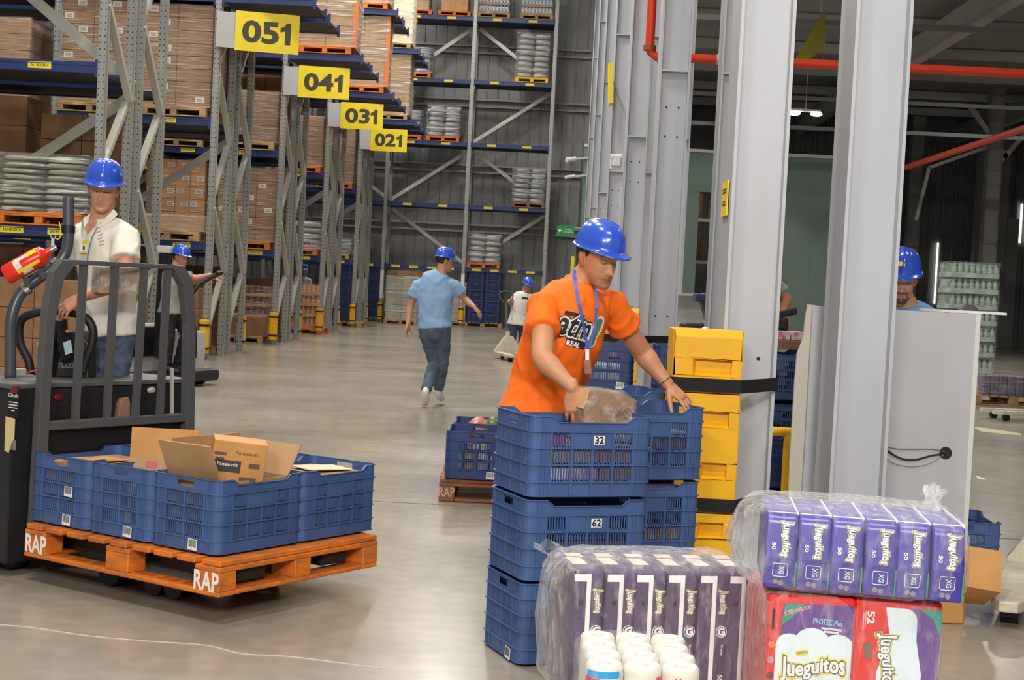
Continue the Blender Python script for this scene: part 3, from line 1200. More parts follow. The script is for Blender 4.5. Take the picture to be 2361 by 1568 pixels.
def carton_mesh(dx, dy, dz, m):
    k = (round(dx, 3), round(dy, 3), round(dz, 3), m.name)
    if k not in _cm:
        _cm[k] = MB().bb(-dx / 2, dx / 2, -dy / 2, dy / 2, 0, dz).mesh('carton', m, bevel=0.008, seg=1)
    return _cm[k]


def label_mesh_get(wd, hh):
    k = ('lab', wd, hh)
    if k not in _cm:
        b = MB().box((0, 0, 0), (wd, 0.003, hh))
        b2 = b.mesh('shipping_label', M_lab)
        _cm[k] = b2
    return _cm[k]


def labprint_get(wd, hh):
    k = ('labp', wd, hh)
    if k not in _cm:
        b = MB()
        for i in range(4):
            b.box((0, -0.002, hh * (0.24 - 0.16 * i)), (wd * 0.62, 0.001, hh * 0.07))
        _cm[k] = b.mesh('label_print', P('grey_print', (120, 118, 112), 0.6), weld=False)
    return _cm[k]


def wrap_mesh(dx, dy, dz, m, seed, amp=0.012, flare=0.0):
    """wrinkled film sleeve around a load with a closed top"""
    b = MB()
    r = Vector((seed * 3.1, seed * 1.7, 0))
    nx, nz = 14, 12
    per = [(-dx / 2, -dy / 2), (dx / 2, -dy / 2), (dx / 2, dy / 2), (-dx / 2, dy / 2)]
    ring = []
    for i in range(4):
        a, c = per[i], per[(i + 1) % 4]
        for k in range(nx):
            t = k / nx
            ring.append((a[0] + (c[0] - a[0]) * t, a[1] + (c[1] - a[1]) * t))
    n = len(ring)
    vs, fs = [], []
    for j in range(nz + 1):
        z = dz * j / nz
        for (x, y) in ring:
            o = 1.0 + amp * 1.5 * noise.noise(Vector((x * 3, y * 3, z * 7)) + r) / max(dx, dy) * 2
            vs.append((x * o, y * o, z))
    for j in range(nz):
        for k in range(n):
            k2 = (k + 1) % n
            fs.append((j * n + k, j * n + k2, (j + 1) * n + k2, (j + 1) * n + k))
    fs.append(tuple(nz * n + k for k in range(n)))
    b.add(vs, fs)
    return b.mesh('film_wrap', m, smooth=2, weld=False)


def carton_load(label, loc, dx, dy, h, nx, nz, m=M_carton, labels=0, wrap=True, corner=None, seed=1, group=None, name='carton_load', fm=None):
    """stretch-wrapped block of cartons; front face towards -y; every carton a part"""
    t = thing(name, label, 'carton load', loc, 0, group)
    rr = random.Random(seed)
    ny = 2
    cx, cy, cz = dx / nx, dy / ny, h / nz
    me = carton_mesh(cx - 0.006, cy - 0.006, cz - 0.004, m)
    for k in range(nz):
        for j in range(ny):
            for i in range(nx):
                if j == 1 and i != nx - 1 and k != nz - 1:
                    continue
                c = put('carton', me, t, (-dx / 2 + cx * (i + 0.5), -dy / 2 + cy * (j + 0.5), cz * k))
                if labels and j == 0 and (labels == 2 or rr.random() < 0.45):
                    lw, lh = min(0.14, cx * 0.5), min(0.09, cz * 0.5)
                    l = put('shipping_label', label_mesh_get(lw, lh), c, (cx * rr.choice((-0.2, 0.15, 0.2)), -cy / 2 + 0.001, cz * 0.6))
                    put('label_print', labprint_get(lw, lh), l)
    if corner:
        for sx in (-1, 1):
            MB().bb(sx * (dx / 2 + 0.004) - 0.05, sx * (dx / 2 + 0.004) + 0.05, -dy / 2 - 0.008, -dy / 2 - 0.003, 0, h).build('corner_board', corner, t)
    if wrap:
        put('film_wrap', wrap_mesh(dx + 0.03, dy + 0.03, h + 0.012, fm or (M_silverfilm if loc[0] > -5.2 and loc[1] < 46 else M_filmtight), seed, 0.03 if loc[0] > -5.2 else 0.012), t)
    return t


def sack_load(label, loc, dx, dy, h, n, m, seed=1, group=None, lean=0.0, fm=None):
    t = thing('sack_load', label, 'sack load', loc, 0, group)
    rr = random.Random(seed)
    hz = h / n
    for k in range(n):
        for i in (0, 1):
            b = MB()
            wx = dx / 2 * rr.uniform(0.98, 1.06)
            ph = rr.uniform(0, 9)
            vs_c = []
            b.ell((0, 0, 0), (1, 1, 1), 20)
            for v in b.v:
                x = math.copysign(abs(v.x) ** 0.45, v.x)
                y = math.copysign(abs(v.y) ** 0.45, v.y)
                z = math.copysign(abs(v.z) ** 0.75, v.z)
                w_ = 0.06 * noise.noise(Vector((v.x * 2 + ph, v.y * 2, v.z * 2 + k)))
                v.x, v.y, v.z = x * (wx / 2) * (1 + w_), y * dy / 2 * (1 + w_), z * hz * 0.56 * (1 + 2 * w_)
            bulge = 1.0 + 0.05 * math.sin(k * 2.1 + seed)
            b.build('sack', m, t, ((i - 0.5) * dx / 2 * bulge + lean * k, 0, hz * (k + 0.5)), smooth=2)
    put('film_wrap', wrap_mesh(dx * 1.06, dy * 1.04, h + 0.02, fm or M_silverfilm, seed, 0.04), t)
    return t


def bottle_load(label, loc, dx, dy, n, lh, capm, bodym, seed=1, nx=9, wrap=True, traym=None):
    """layers of trays with bottles; each bottle of the front row a part"""
    t = thing('drink_load', label, 'drink load', loc)
    bm_ = MB().lathe([(0.001, 0), (0.9, 0), (1, 0.05), (1, 0.55), (0.4, 0.8), (0.4, 0.86)], n=10)
    s = dx / nx / 2 * 0.96
    bm_.v = [Vector((v.x * s, v.y * s, v.z * lh * 0.93)) for v in bm_.v]
    bme = bm_.mesh('bottle', bodym, smooth=True)
    cme = MB().cyl((0, 0, lh * 0.8), (0, 0, lh * 0.93), s * 0.46, 10).mesh('bottle_cap', capm)
    tr = MB().bb(-dx / 2, dx / 2, -dy / 2, dy / 2, 0, lh * 0.3).mesh('tray', traym or M_carton2, bevel=0.005, seg=1)
    for k in range(n):
        z = k * lh
        put('tray', tr, t, (0, 0, z))
        for i in range(nx):
            b = put('bottle', bme, t, (-dx / 2 + dx * (i + 0.5) / nx, -dy / 2 + s, z + 0.001 + lh * 0.06))
            put('bottle_cap', cme, b)
        MB().bb(-dx / 2 + 0.02, dx / 2 - 0.02, -dy / 2 + 2.2 * s, dy / 2 - 0.02, z + lh * 0.3, z + lh * 0.88).build('inner_bottles', bodym, t)
    if wrap:
        put('film_wrap', wrap_mesh(dx + 0.03, dy + 0.03, n * lh, M_filmtight, seed), t)
    return t


PZ = 0.147


def on_pallet(kind, plabel, x, y, z, rz=0.0):
    pallet(kind, plabel, (x, y, z + 0.002), rz, 'pallets on the racks')
    return (x, y, z + 0.002 + PZ)


def XL(k):   # centre of the first load of a bay beside the end post
    return X0 - 0.72 - k * 1.21


DY = 0.55
# nearest rack: silver wrapped load on the first beam, cartons on the floor
l = on_pallet('orange', 'pallet under the silver wrapped load beside the white-shirted worker', -5.93, ROWY[0] + DY, LEV[0])
sack_load('silver stretch-wrapped sack load left of the white-shirted worker', l, 1.02, 1.1, 0.66, 9, M_sackg, 2)
l = on_pallet('wood', 'pallet at the far left on the first beam of the nearest rack', -7.13, ROWY[0] + DY, LEV[0])
sack_load('silver wrapped sack load at the far left edge of the nearest rack', l, 1.0, 1.1, 0.6, 8, M_sackg, 5)
l = on_pallet('wood', 'pallet on the floor behind the black truck', -5.98, ROWY[0] + DY, 0)
carton_load('brown cartons on the floor behind the black pallet truck', l, 1.1, 1.0, 1.05, 2, 3, M_carton, 0, False, seed=4)
# rack 051
y = ROWY[1] + DY
for i, (xx, kd, hh, nx, nz, mm, lb) in enumerate(((-5.9, 'wood', 1.56, 2, 8, M_carton, 1), (-7.2, 'wood', 1.6, 2, 8, M_carton, 2), (-8.72, 'wood', 1.25, 2, 5, M_carton2, 0))):
    l = on_pallet(kd, '%s pallet from the aisle on the second beam of the second rack' % ordn(i), xx, y, LEV[1])
    carton_load('tall brown carton load on the second beam of the second rack, %s from the aisle' % ordn(i), l, 1.08, 1.0, hh, nx, nz, mm, lb, seed=10 + i)
l = on_pallet('wood', 'pallet under the low film-wrapped carton beside the 051 post', -5.92, y, LEV[0])
carton_load('low film-wrapped carton layer on the first beam beside the 051 post', l, 1.1, 1.0, 0.24, 1, 1, M_carton2, seed=14)
l = on_pallet('wood', 'pallet holding a low carton load on the first beam of the second rack', -7.2, y, LEV[0])
carton_load('low carton load on the first beam of the second rack, away from the aisle', l, 1.1, 1.0, 0.6, 2, 3, M_carton, seed=15)
l = on_pallet('orange', 'orange pallet high on the third beam right of the 051 sign', -4.5, y, LEV[2])
carton_load('brown wrapped load above the 051 sign at the top edge', l, 1.1, 1.0, 1.1, 2, 4, M_cart_in, seed=16)
l = on_pallet('wood', 'pallet on the third beam left of the 051 sign', -5.95, y, LEV[2])
carton_load('brown carton load at the top edge above the nearest rack', l, 1.1, 1.0, 1.2, 2, 4, M_carton, seed=17)
l = on_pallet('wood', 'pallet on the floor behind the grey-shirted truck driver', -5.95, y, 0)
carton_load('brown cartons on the floor behind the grey-shirted truck driver', l, 1.1, 1.0, 0.95, 2, 3, M_carton, 0, False, seed=18)
# loads in the rear half of the two nearest double racks
for ri, bays in ((0, (-5.98, -7.2)), (1, (-5.95, -7.2, -8.7)), (2, (-5.95, -7.2, -8.7))):
    for li, z in enumerate((0, LEV[0], LEV[1], LEV[2])):
        for bi, xx in enumerate(bays):
            if (ri, li) in ((0, 3), (0, 0)) or (ri == 0 and li == 2) or (ri == 1 and li == 1 and bi < 2):
                continue
            wh = 'rear half, %s rack, %s, load %s from the aisle' % (('nearest', 'second', 'third')[ri], ('floor level', 'first beam', 'second beam', 'third beam')[li], ordn(bi))
            l = on_pallet('wood', 'pallet in the ' + wh, xx, ROWY[ri] + 1.5 + DY, z)
            carton_load('brown carton load, ' + wh, l, 1.04, 0.95, (1.1, 1.3, 1.5, 1.2)[(li + bi) % 4], 2, 4, (M_carton, M_cart_in)[(li + bi + ri) % 2], 0, False, seed=100 + 9 * ri + 3 * li + bi)
# rack 041
y = ROWY[2] + DY
l = on_pallet('wood', 'pallet carrying thin packs on the second beam behind the 051 post', -7.3, y, LEV[1])
carton_load('thin wrapped layer on a pallet behind the 051 post', l, 1.1, 1.0, 0.12, 1, 1, M_carton2, seed=20)
l = on_pallet('wood', 'pallet on the second beam between the second and third racks', -5.92, y, LEV[1])
carton_load('plain brown carton load on the second beam between the second and third racks', l, 1.08, 1.0, 0.98, 2, 3, M_cart_in, seed=21)
l = on_pallet('wood', 'pallet on the first beam carrying the cartons with many white labels', -7.3, y, LEV[0])
carton_load('carton load with rows of white labels behind the nearest rack posts', l, 1.12, 1.0, 1.5, 4, 6, M_carton3, 2, seed=22)
l = on_pallet('orange', 'orange pallet on the first beam between the second and third racks', -5.92, y, LEV[0])
carton_load('film-wrapped brown cartons on the first beam between the second and third racks', l, 1.12, 1.0, 1.4, 3, 6, M_carton, 1, seed=23)
l = on_pallet('orange', 'orange pallet on the third beam right of the 041 sign', -4.53, y, LEV[2])
M_ocorner = P('orange_corner_board', (214, 120, 50), 0.6)
carton_load('film-wrapped load with orange corners directly right of the 051 sign', l, 1.1, 1.0, 1.6, 2, 8, M_carton2, 0, corner=M_ocorner, seed=24)
l = on_pallet('wood', 'pallet on the floor under the drink bottles between the second and third racks', -5.98, y, 0, 0)
carton_load('brown carton layer under the drink bottles between the second and third racks', l, 1.1, 1.0, 0.36, 2, 1, M_carton, 0, False, seed=25)
bottle_load('red-capped drink bottle trays on cartons between the second and third racks', (l[0], l[1], l[2] + 0.362), 1.06, 0.98, 3, 0.2, P('red_cap', (206, 60, 34), 0.4), P('dark_drink', (112, 62, 52), 0.25), 26)
# rack 031
y = ROWY[3] + DY
l = on_pallet('orange', 'orange pallet on the third beam right of the 031 sign', -4.55, y, LEV[2])
carton_load('tall film-wrapped load with orange corners right of the 041 sign', l, 1.08, 1.0, 1.62, 2, 9, M_carton2, 0, corner=M_ocorner, seed=30)
l = on_pallet('orange', 'orange pallet on the fourth beam of the 031 rack', -4.55, y, LEV[3])
carton_load('pale film-wrapped load at the top edge above the 031 sign', l, 1.08, 1.0, 1.5, 2, 7, M_carton2, 0, seed=31)
l = on_pallet('orange', 'orange pallet on the third beam seen under the 051 sign', -6.35, y, LEV[2])
carton_load('small glossy wrapped load on an orange pallet under the 051 sign', l, 1.0, 1.0, 0.32, 2, 2, M_carton2, 0, seed=32)
l = on_pallet('orange', 'orange pallet on the second beam behind the 041 post', -5.92, y, LEV[1])
carton_load('brown film-wrapped load on the second beam between the third and fourth racks', l, 1.05, 1.0, 1.15, 2, 5, M_carton, 0, seed=33)
l = on_pallet('orange', 'orange pallet on the first beam between the third and fourth racks', -5.9, y, LEV[0])
sack_load('silver wrapped sacks on the first beam between the third and fourth racks', l, 1.05, 1.0, 0.62, 5, M_sackw, 34)
l = on_pallet('orange', 'orange pallet on the floor between the third and fourth racks', -5.72, y - 0.1, 0)
bottle_load('orange-capped drink bottles on the floor between the third and fourth racks', l, 0.86, 0.98, 4, 0.25, P('orange_cap', (244, 120, 20), 0.4), P('orange_drink', (200, 106, 62), 0.25, var=0.3, vscale=5, rgb2=(180, 170, 90)), 35, 8)
# rack 021
y = ROWY[4] + DY
l = on_pallet('wood', 'pallet on the third beam right of the 021 sign', -4.56, y, LEV[2])
carton_load('tall film-wrapped pale load above the 021 sign', l, 1.06, 1.0, 1.6, 2, 9, M_carton2, 0, seed=40)
l = on_pallet('wood', 'pallet on the fourth beam of the 021 rack', -4.56, y, LEV[3])
carton_load('bright film-wrapped load at the top edge above the 021 rack', l, 1.06, 1.0, 1.5, 2, 7, P('cream_carton', (222, 202, 166), 0.6), 0, seed=41)
l = on_pallet('orange', 'orange pallet on the second beam between the fourth and fifth racks', -5.95, y, LEV[1])
carton_load('brown film-wrapped load on the second beam between the fourth and fifth racks', l, 1.05, 1.0, 1.45, 2, 6, M_carton, 0, seed=42)
l = on_pallet('wood', 'pallet on the first beam between the fourth and fifth racks', -5.95, y, LEV[0])
sack_load('dark low sacks on the first beam between the fourth and fifth racks', l, 1.05, 1.0, 0.4, 3, M_sackd, 43)
# far rack
y = YF + DY




for px, z, kd, n, hh, m, lb in ((1023, 2, 'orange', 6, 0.92, M_sackd, 'silver and blue sack load on the middle beam of the far rack'),
                                (1226, 3, 'yellow', 8, 1.35, M_sackw, 'white wrapped sack load on the yellow pallet of the far rack'),
                                (1218, 1, 'brown', 7, 1.05, M_sackd, 'coloured sack load near the right post of the far rack'),
                                (1116, 0, 'orange', 5, 0.88, M_sackw, 'silver sack load above the stacked navy crates')):
    X = at(px, 655 - (LEV[z] - 1.43) * 3500 / y, y).x
    l = on_pallet(kd, 'pallet under the ' + lb, X, y, LEV[z])
    sack_load(lb, l, 0.96, 1.0, hh, n, m, 50 + z, lean=0.006)
for px, z, lb in ((958, 3, 'sack load peeking out behind the tall wrapped load on the far rack'), (935, 2, 'sack load beside the 021 sign on the far rack')):
    X = at(px, 655 - (LEV[z] - 1.43) * 3500 / y, y).x
    l = on_pallet('orange', 'orange pallet under the ' + lb.replace('sack load peeking out', 'sacks peeking out'), X, y, LEV[z])
    sack_load('silver ' + lb, l, 0.96, 1.0, 0.75, 5, M_sackd, 60 + z)
X = at(1050, 40, y).x
l = on_pallet('orange', 'orange pallet at the top edge left on the far rack', X, y, LEV[4])
carton_load('yellowish carton load at the top edge of the far rack', l, 0.8, 0.9, 0.9, 2, 2, M_carton3, 0, seed=70)
for px, lb in ((1140, 'left'), (1238, 'right')):
    X = at(px, 40, y).x
    l = on_pallet('wood', 'pale pallet at the top edge of the far rack, %s of two' % lb, X, y, LEV[4])
    bottle_load('wrapped water bottle load at the top edge of the far rack, %s of two' % lb, l, 0.94, 0.95, 4, 0.26, P('blue_cap', (90, 150, 200), 0.4), P('clear_water', (186, 200, 210), 0.15), 71 + (lb == 'left'), 9)
X = at(962, 30, y).x
l = on_pallet('orange', 'orange pallet at the top edge of the far rack, partly hidden by wrapped loads', X, y, LEV[4])
carton_load('pale cartons at the top edge of the far rack, partly hidden by wrapped loads', l, 0.8, 0.9, 0.9, 2, 3, M_carton2, 1, seed=73)
# floor below the far rack
l = on_pallet('wood', 'pallet under the mixed film-wrapped load at the far end of the aisle', -4.42, YF - 0.65, 0)
carton_load('mixed film-wrapped carton load on the floor left of the walking worker', l, 0.96, 0.95, 1.3, 2, 6, P('pale_mixed_carton', (190, 178, 158), 0.5, var=0.2, vscale=3), 0, seed=80)
for i in range(3):
    tag(MB().bb(-0.2, 0.2, -0.15, 0.15, 0, 0.14).build('carton', M_carton, loc=(l[0] - 0.28 + 0.29 * i, l[1] + (0.1, -0.16, 0.12)[i], l[2] + 1.315), rot=0.4 * i - 0.3, bevel=0.01),
        'loose brown carton on top of the mixed wrapped load, %s from the left' % ordn(i), 'carton', 'loose cartons on the wrapped load')
l = on_pallet('wood', 'pallet under the wrapped load behind the walking worker', -3.05, YF + DY, 0)
carton_load('film-wrapped load on the floor mostly hidden behind the walking worker', l, 0.96, 0.95, 1.2, 2, 5, P('pale_mixed_carton', (190, 178, 158), 0.5), 0, seed=81)
CR_SPOTS = [('under the silver far sack load', -2.02, YF + 0.45, 2, 5), ('left of the wrapped floor load', -5.72, YF + 0.45, 2, 5),
            ('between the fourth and fifth racks', -5.62, ROWY[4] + 0.45, 1, 5)]
for wh, xx, yy, nc, nr in CR_SPOTS:
    pl = pallet('wood', 'pallet under the navy crates ' + wh, (xx, yy, 0.001), math.pi / 2)
    for c in range(nc):
        for r in range(nr):
            side = ('left', 'right')[c] + ' column, ' if nc == 2 else ''
            crate('navy crate %s, %s%s from the floor' % (wh, side, ordn(r)), (xx + (c - (nc - 1) / 2) * 0.515, yy - 0.2, PZ + r * 0.313), 0, 'navy crates stacked ' + wh, True)
# ================================================================ black pallet truck with the orange pallet and six crates (front left)
ANG = math.atan2(0.842, 0.54)
PP = Vector((-1.262, 5.985, 0))
RD, LD = Vector((0.54, 0.842, 0)), Vector((-0.842, 0.54, 0))


def rl(r, l, z=0.0):
    return PP + RD * r + LD * l + Vector((0, 0, z))


def rap(parent, x, y, z, nrm_rot, m, h=0.075, w=0.135):
    F = Matrix.Translation((x, y, z)) @ Euler((math.pi / 2, 0, nrm_rot)).to_matrix().to_4x4()
    letters('painted_lettering', 'RAP', m, parent, F, h, w, 0.03, 0.0012)


M_paint = P('white_stencil_paint', (240, 236, 226), 0.7)
ZP = 0.112
pl = pallet('orange', 'orange pallet on the forks of the black truck, carrying six blue crates', rl(0.5, 0.6, ZP), ANG)
rap(pl, -0.5, -0.53, 0.058, -math.pi / 2, M_paint)
rap(pl, -0.5, 0.52, 0.062, -math.pi / 2, M_paint)
# crates: three across, two deep
ZC = ZP + 0.147
nmr = ('front right', 'middle', 'far left')
six = {}
for i in range(2):
    for jx in range(3):
        r, l = 0.05 + CL / 2 + i * 0.502, 0.068 + CW / 2 + jx * 0.389
        lb = 'blue crate on the orange truck pallet, %s row, %s' % (('left-hand', 'right-hand')[i], ('nearest', 'middle', 'next to the black truck')[jx])
        six[(i, jx)] = crate(lb, rl(r, l, ZC), ANG)
for jx in range(3):
    barcode_on(six[(0, jx)], -CL / 2 - 0.0075, -0.06, 0.036, -math.pi / 2)
barcode_on(six[(0, 2)], -CL / 2 - 0.002, -0.06, 0.16, -math.pi / 2)


def open_carton(name, label, loc, rz, dx, dy, h, flaps, m=M_carton, thick=0.006):
    """box without a lid; flaps = (side, length, angle out from vertical)"""
    t = thing(name, label, 'carton', loc, rz)
    b = MB()
    b.bb(-dx / 2, dx / 2, -dy / 2, dy / 2, 0, thick)
    b.bb(-dx / 2, dx / 2, -dy / 2, -dy / 2 + thick, 0, h).bb(-dx / 2, dx / 2, dy / 2 - thick, dy / 2, 0, h)
    b.bb(-dx / 2, -dx / 2 + thick, -dy / 2, dy / 2, 0, h).bb(dx / 2 - thick, dx / 2, -dy / 2, dy / 2, 0, h)
    b.build('carton_body', m, t, weld=False)
    for sd, ln, an in flaps:
        f = MB()
        wd = dx if sd in 'fb' else dy
        f.bb(-wd / 2, wd / 2, -thick / 2, thick / 2, 0, ln)
        rot = {'f': 0, 'b': math.pi, 'l': -math.pi / 2, 'r': math.pi / 2}[sd]
        M = Matrix.Rotation(rot, 4, 'Z') @ Matrix.Translation((0, -(dy if sd in 'fb' else dx) / 2, h)) @ Matrix.Rotation(an, 4, 'X')
        f.v = [M @ p for p in f.v]
        f.build('carton_flap', m, t)
    return t


zi = ZC + 0.022
oc = open_carton('open_carton', 'open brown carton with raised flaps in the nearest left-hand blue crate', rl(0.05 + CL / 2, 0.068 + CW / 2, zi), ANG, 0.40, 0.30, 0.27,
                 (('l', 0.17, 0.42), ('r', 0.15, 0.55), ('b', 0.16, -0.05)), M_carton2)
M_prt = P('carton_print', (96, 80, 66), 0.7)
# a second carton stands tilted inside, its printed side up
tc_ = thing('printed_carton', 'tilted brown carton with printed panel sticking out of the open carton', 'carton', rl(0.27, 0.19, zi + 0.27), ANG)
ER = Euler((0.08, 0.10, -0.72))
cb = MB().box((0, 0, 0.06), (0.22, 0.13, 0.21), ER).build('carton_body', M_carton3, tc_, bevel=0.003)
Mx = Matrix.Translation((0, 0, 0.06)) @ ER.to_matrix().to_4x4()
F = Mx @ frame((-0.1215, 0, 0), (0, -1, 0), (0, 0, 1))
F2 = Mx @ frame((0, -0.0655, 0), (1, 0, 0), (0, 0, 1))
plate('printed_panel', P('dark_print_panel', (66, 60, 62), 0.6), tc_, F2 @ Matrix.Translation((-0.045, 0.0, 0)), 0.11, 0.05, 0.0008)
letters('lettering', 'Panasonic', M_white, tc_, F2 @ Matrix.Translation((-0.045, 0.008, 0)), 0.014, 0.085, 0.01, 0.0018)
letters('lettering', 'Panasonic', M_prt, tc_, F2 @ Matrix.Translation((0.03, 0.06, 0)), 0.015, 0.095, 0.012, 0.001)
pp = MB()
pp.box((0.065, -0.0005, 0.01), (0.045, 0.001, 0.02)).box((0.045, -0.0005, -0.055), (0.07, 0.001, 0.03)).box((-0.08, -0.0005, 0.05), (0.05, 0.001, 0.012)).box((-0.08, -0.0005, 0.03), (0.035, 0.001, 0.01))
pp.v = [Mx @ (Vector(p) + Vector((0, -0.0655, 0))) for p in pp.v]
pp.build('carton_print', M_prt, tc_)
for nm, lb, r, l, rz, rr_ in (('card_sheet', 'brown folded card standing in the middle left-hand crate', 0.22, 0.068 + 1.45 * CW, -1.25, 0.35),):
    cs = thing(nm, lb, 'card', rl(0.30, 0.068 + 0.389 + CW / 2 + 0.03, zi), ANG - 1.0)
    b = MB().bb(-0.15, 0.15, -0.004, 0.004, 0, 0.42)
    M = Matrix.Rotation(-0.3, 4, 'X')
    b.v = [M @ p for p in b.v]
    b.build('front_sheet', M_carton2, cs)
    b = MB().bb(-0.16, 0.14, 0.05, 0.056, 0, 0.43)
    M = Matrix.Rotation(-0.12, 4, 'X')
    b.v = [M @ p for p in b.v]
    b.build('rear_sheet', M_carton3, cs)
    Fm = Matrix.Rotation(-0.3, 4, 'X')
    q = MB()
    q.box((-0.06, -0.0046, 0.27), (0.05, 0.001, 0.03))
    q.v = [Fm @ p for p in q.v]
    q.build('red_mark', P('pink_print', (196, 96, 92), 0.7), cs)
    q = MB()
    for dx_ in (-0.08, -0.045):
        q.cyl((dx_, -0.0053, 0.235), (dx_, -0.004, 0.235), 0.012, 14)
    q.v = [Fm @ p for p in q.v]
    q.build('round_marks', M_prt, cs)
for (i, jx), hh, mm, lb in (((0, 2), 0.25, M_carton2, 'flat brown carton lying in the left-hand crate next to the black truck'),
                            ((1, 0), 0.255, M_carton2, 'flat brown carton in the right-hand nearest crate on the truck pallet'),
                            ((0, 1), 0.20, M_cart_in, 'brown carton under the folded card in the middle left-hand crate'),
                            ((1, 1), 0.22, M_carton, 'brown carton in the right-hand middle crate on the truck pallet'),
                            ((1, 2), 0.2, M_carton, 'brown carton in the right-hand crate next to the black truck')):
    r, l = 0.05 + CL / 2 + i * 0.502, 0.068 + CW / 2 + jx * 0.389
    if (i, jx) == (0, 1):
        tag(MB().bb(-0.2, 0.2, -0.15, -0.02, 0, hh).build('carton', mm, None, rl(r, l, zi), ANG, bevel=0.004), lb, 'carton')
    else:
        tag(MB().bb(-0.2, 0.2, -0.155, 0.155, 0, hh).build('carton', mm, None, rl(r, l, zi), ANG + 0.03, bevel=0.004), lb, 'carton')
for k, (r, l, a) in enumerate(((0.72, 0.25, 0.2), (0.84, 0.22, -0.15), (0.24, 1.02, 0.1))):
    tag(MB().bb(-0.13, 0.13, -0.07, 0.07, 0, 0.004).build('card_sheet', (M_carton2, P('cream_card', (226, 204, 166), 0.7), M_carton3)[k], None, rl(r, l, zi + (0.262, 0.268, 0.262)[k]), (0.03, 0.05, ANG + a)),
        ('loose brown card sheet on the right-hand nearest crate', 'cream card sheet lying in the right-hand nearest crate', 'loose brown card sheet in the crate beside the black truck')[k], 'card')

# the truck itself: x along RD, y along LD
tk = thing('pallet_truck', 'black rider pallet truck with a barred load backrest, carrying the orange pallet', 'pallet truck', PP.copy(), ANG)
TI = inv(tk)
M_tk = P('black_truck_paint', (34, 34, 36), 0.5, var=0.15, vscale=9)
M_tkg = P('dark_grey_truck_steel', (88, 90, 92), 0.45, 0.2)
M_tkp = P('grey_truck_top', (96, 96, 94), 0.5, var=0.15, vscale=6)
M_grab = P('grey_grab_bar', (78, 82, 90), 0.3, 0.25)
for r in (0.24, 0.76):
    f = MB()
    f.bb(r - 0.085, r + 0.085, 0.05, 1.26, 0.145, 0.2)
    f.build('fork', M_tk, tk, bevel=0.012)
    q = MB()
    for l in (0.46, 0.58):
        q.cyl((r - 0.05, l, 0.06), (r + 0.05, l, 0.06), 0.055, 16)
    q.build('load_wheel', P('black_wheel', (30, 30, 30), 0.4), tk, smooth=True)
    MB().bb(r - 0.06, r + 0.06, 0.34, 0.66, 0.10, 0.146).build('wheel_frame', M_tkg, tk, bevel=0.006)
    MB().cyl((r - 0.05, 0.86, 0.065), (r + 0.05, 0.86, 0.065), 0.064, 18).build('support_wheel', M_black, tk, smooth=True)
b = MB().bb(-0.02, 1.04, 1.30, 1.62, 0.06, 0.845)
b.build('battery_case', M_tk, tk, bevel=0.012)
MB().bb(-0.03, 1.05, 1.29, 1.64, 0.845, 0.868).build('battery_lid', M_tkp, tk, bevel=0.006)
MB().bb(-0.02, 1.04, 1.62, 2.55, 0.07, 0.2).build('rider_platform', M_tkg, tk, bevel=0.01)
MB().bb(0.0, 1.02, 2.35, 2.95, 0.2, 0.8).build('power_unit', M_tk, tk, bevel=0.03)
for r in (0.15, 0.9):
    MB().cyl((r - 0.05, 2.55, 0.12), (r + 0.05, 2.55, 0.12), 0.12, 20).build('drive_wheel', M_black, tk, smooth=True)
    MB().cyl((r - 0.04, 1.45, 0.07), (r + 0.04, 1.45, 0.07), 0.07, 18).build('caster', M_black, tk, smooth=True)
# backrest
BL = 1.235
b = MB()


def fl(p, y=BL):
    return Vector((p[0], y, p[1]))


b.prism([(0.055, 0.16), (0.12, 0.16), (0.125, 0.8), (0.135, 1.15), (0.175, 1.34), (0.23, 1.405), (0.23, 1.43), (0.165, 1.43), (0.115, 1.375), (0.085, 1.2), (0.07, 0.8)], 1, BL - 0.022, BL + 0.022)
b.build('backrest_post', M_tkg, tk, bevel=0.004)
b = MB()
b.prism([(1.035, 0.16), (0.975, 0.16), (0.955, 0.8), (0.94, 1.15), (0.90, 1.33), (0.84, 1.405), (0.84, 1.43), (0.90, 1.43), (0.965, 1.36), (0.995, 1.18), (1.01, 0.8)], 1, BL - 0.022, BL + 0.022)
b.build('backrest_post', M_tkg, tk, bevel=0.004)
MB().bb(0.2, 0.86, BL - 0.02, BL + 0.02, 1.41, 1.432).build('top_rail', M_tkg, tk, bevel=0.004)
MB().bb(0.1, 1.0, BL - 0.02, BL + 0.02, 0.66, 0.70).build('lower_rail', M_tkg, tk, bevel=0.004)
for r, rt in ((0.285, 0.30), (0.47, 0.485), (0.645, 0.665), (0.80, 0.815)):
    MB().bar((r, BL, 0.68), (rt, BL, 1.42), 0.032, 0.024, (0, 1, 0)).build('backrest_bar', M_tkg, tk)
MB().bb(0.11, 0.97, BL + 0.024, BL + 0.03, 0.2, 0.66).build('backrest_plate', M_black, tk)
MB().bar((0.93, 1.285, 0.66), (0.915, 1.285, 0.92), 0.014, 0.014).build('pale_rod', P('pale_rod', (200, 196, 186), 0.4), tk)
# side cover toward the camera: decals
Fs = frame((-0.0215, 1.46, 0), (0, -1, 0), (0, 0, 1))


def tkside(px, py):
    """truck-side panel point (along -y, z) seen at a pixel"""
    best = None
    for i in range(200):
        l = 1.28 + 0.36 * i / 199
        p = tk.matrix_basis @ Vector((-0.022, l, 0))
        a = at(px, py, p.y)
        e = abs(a.x - p.x)
        if best is None or e < best[0]:
            best = (e, l, a.z)
    return Vector((-0.022, best[1], best[2]))


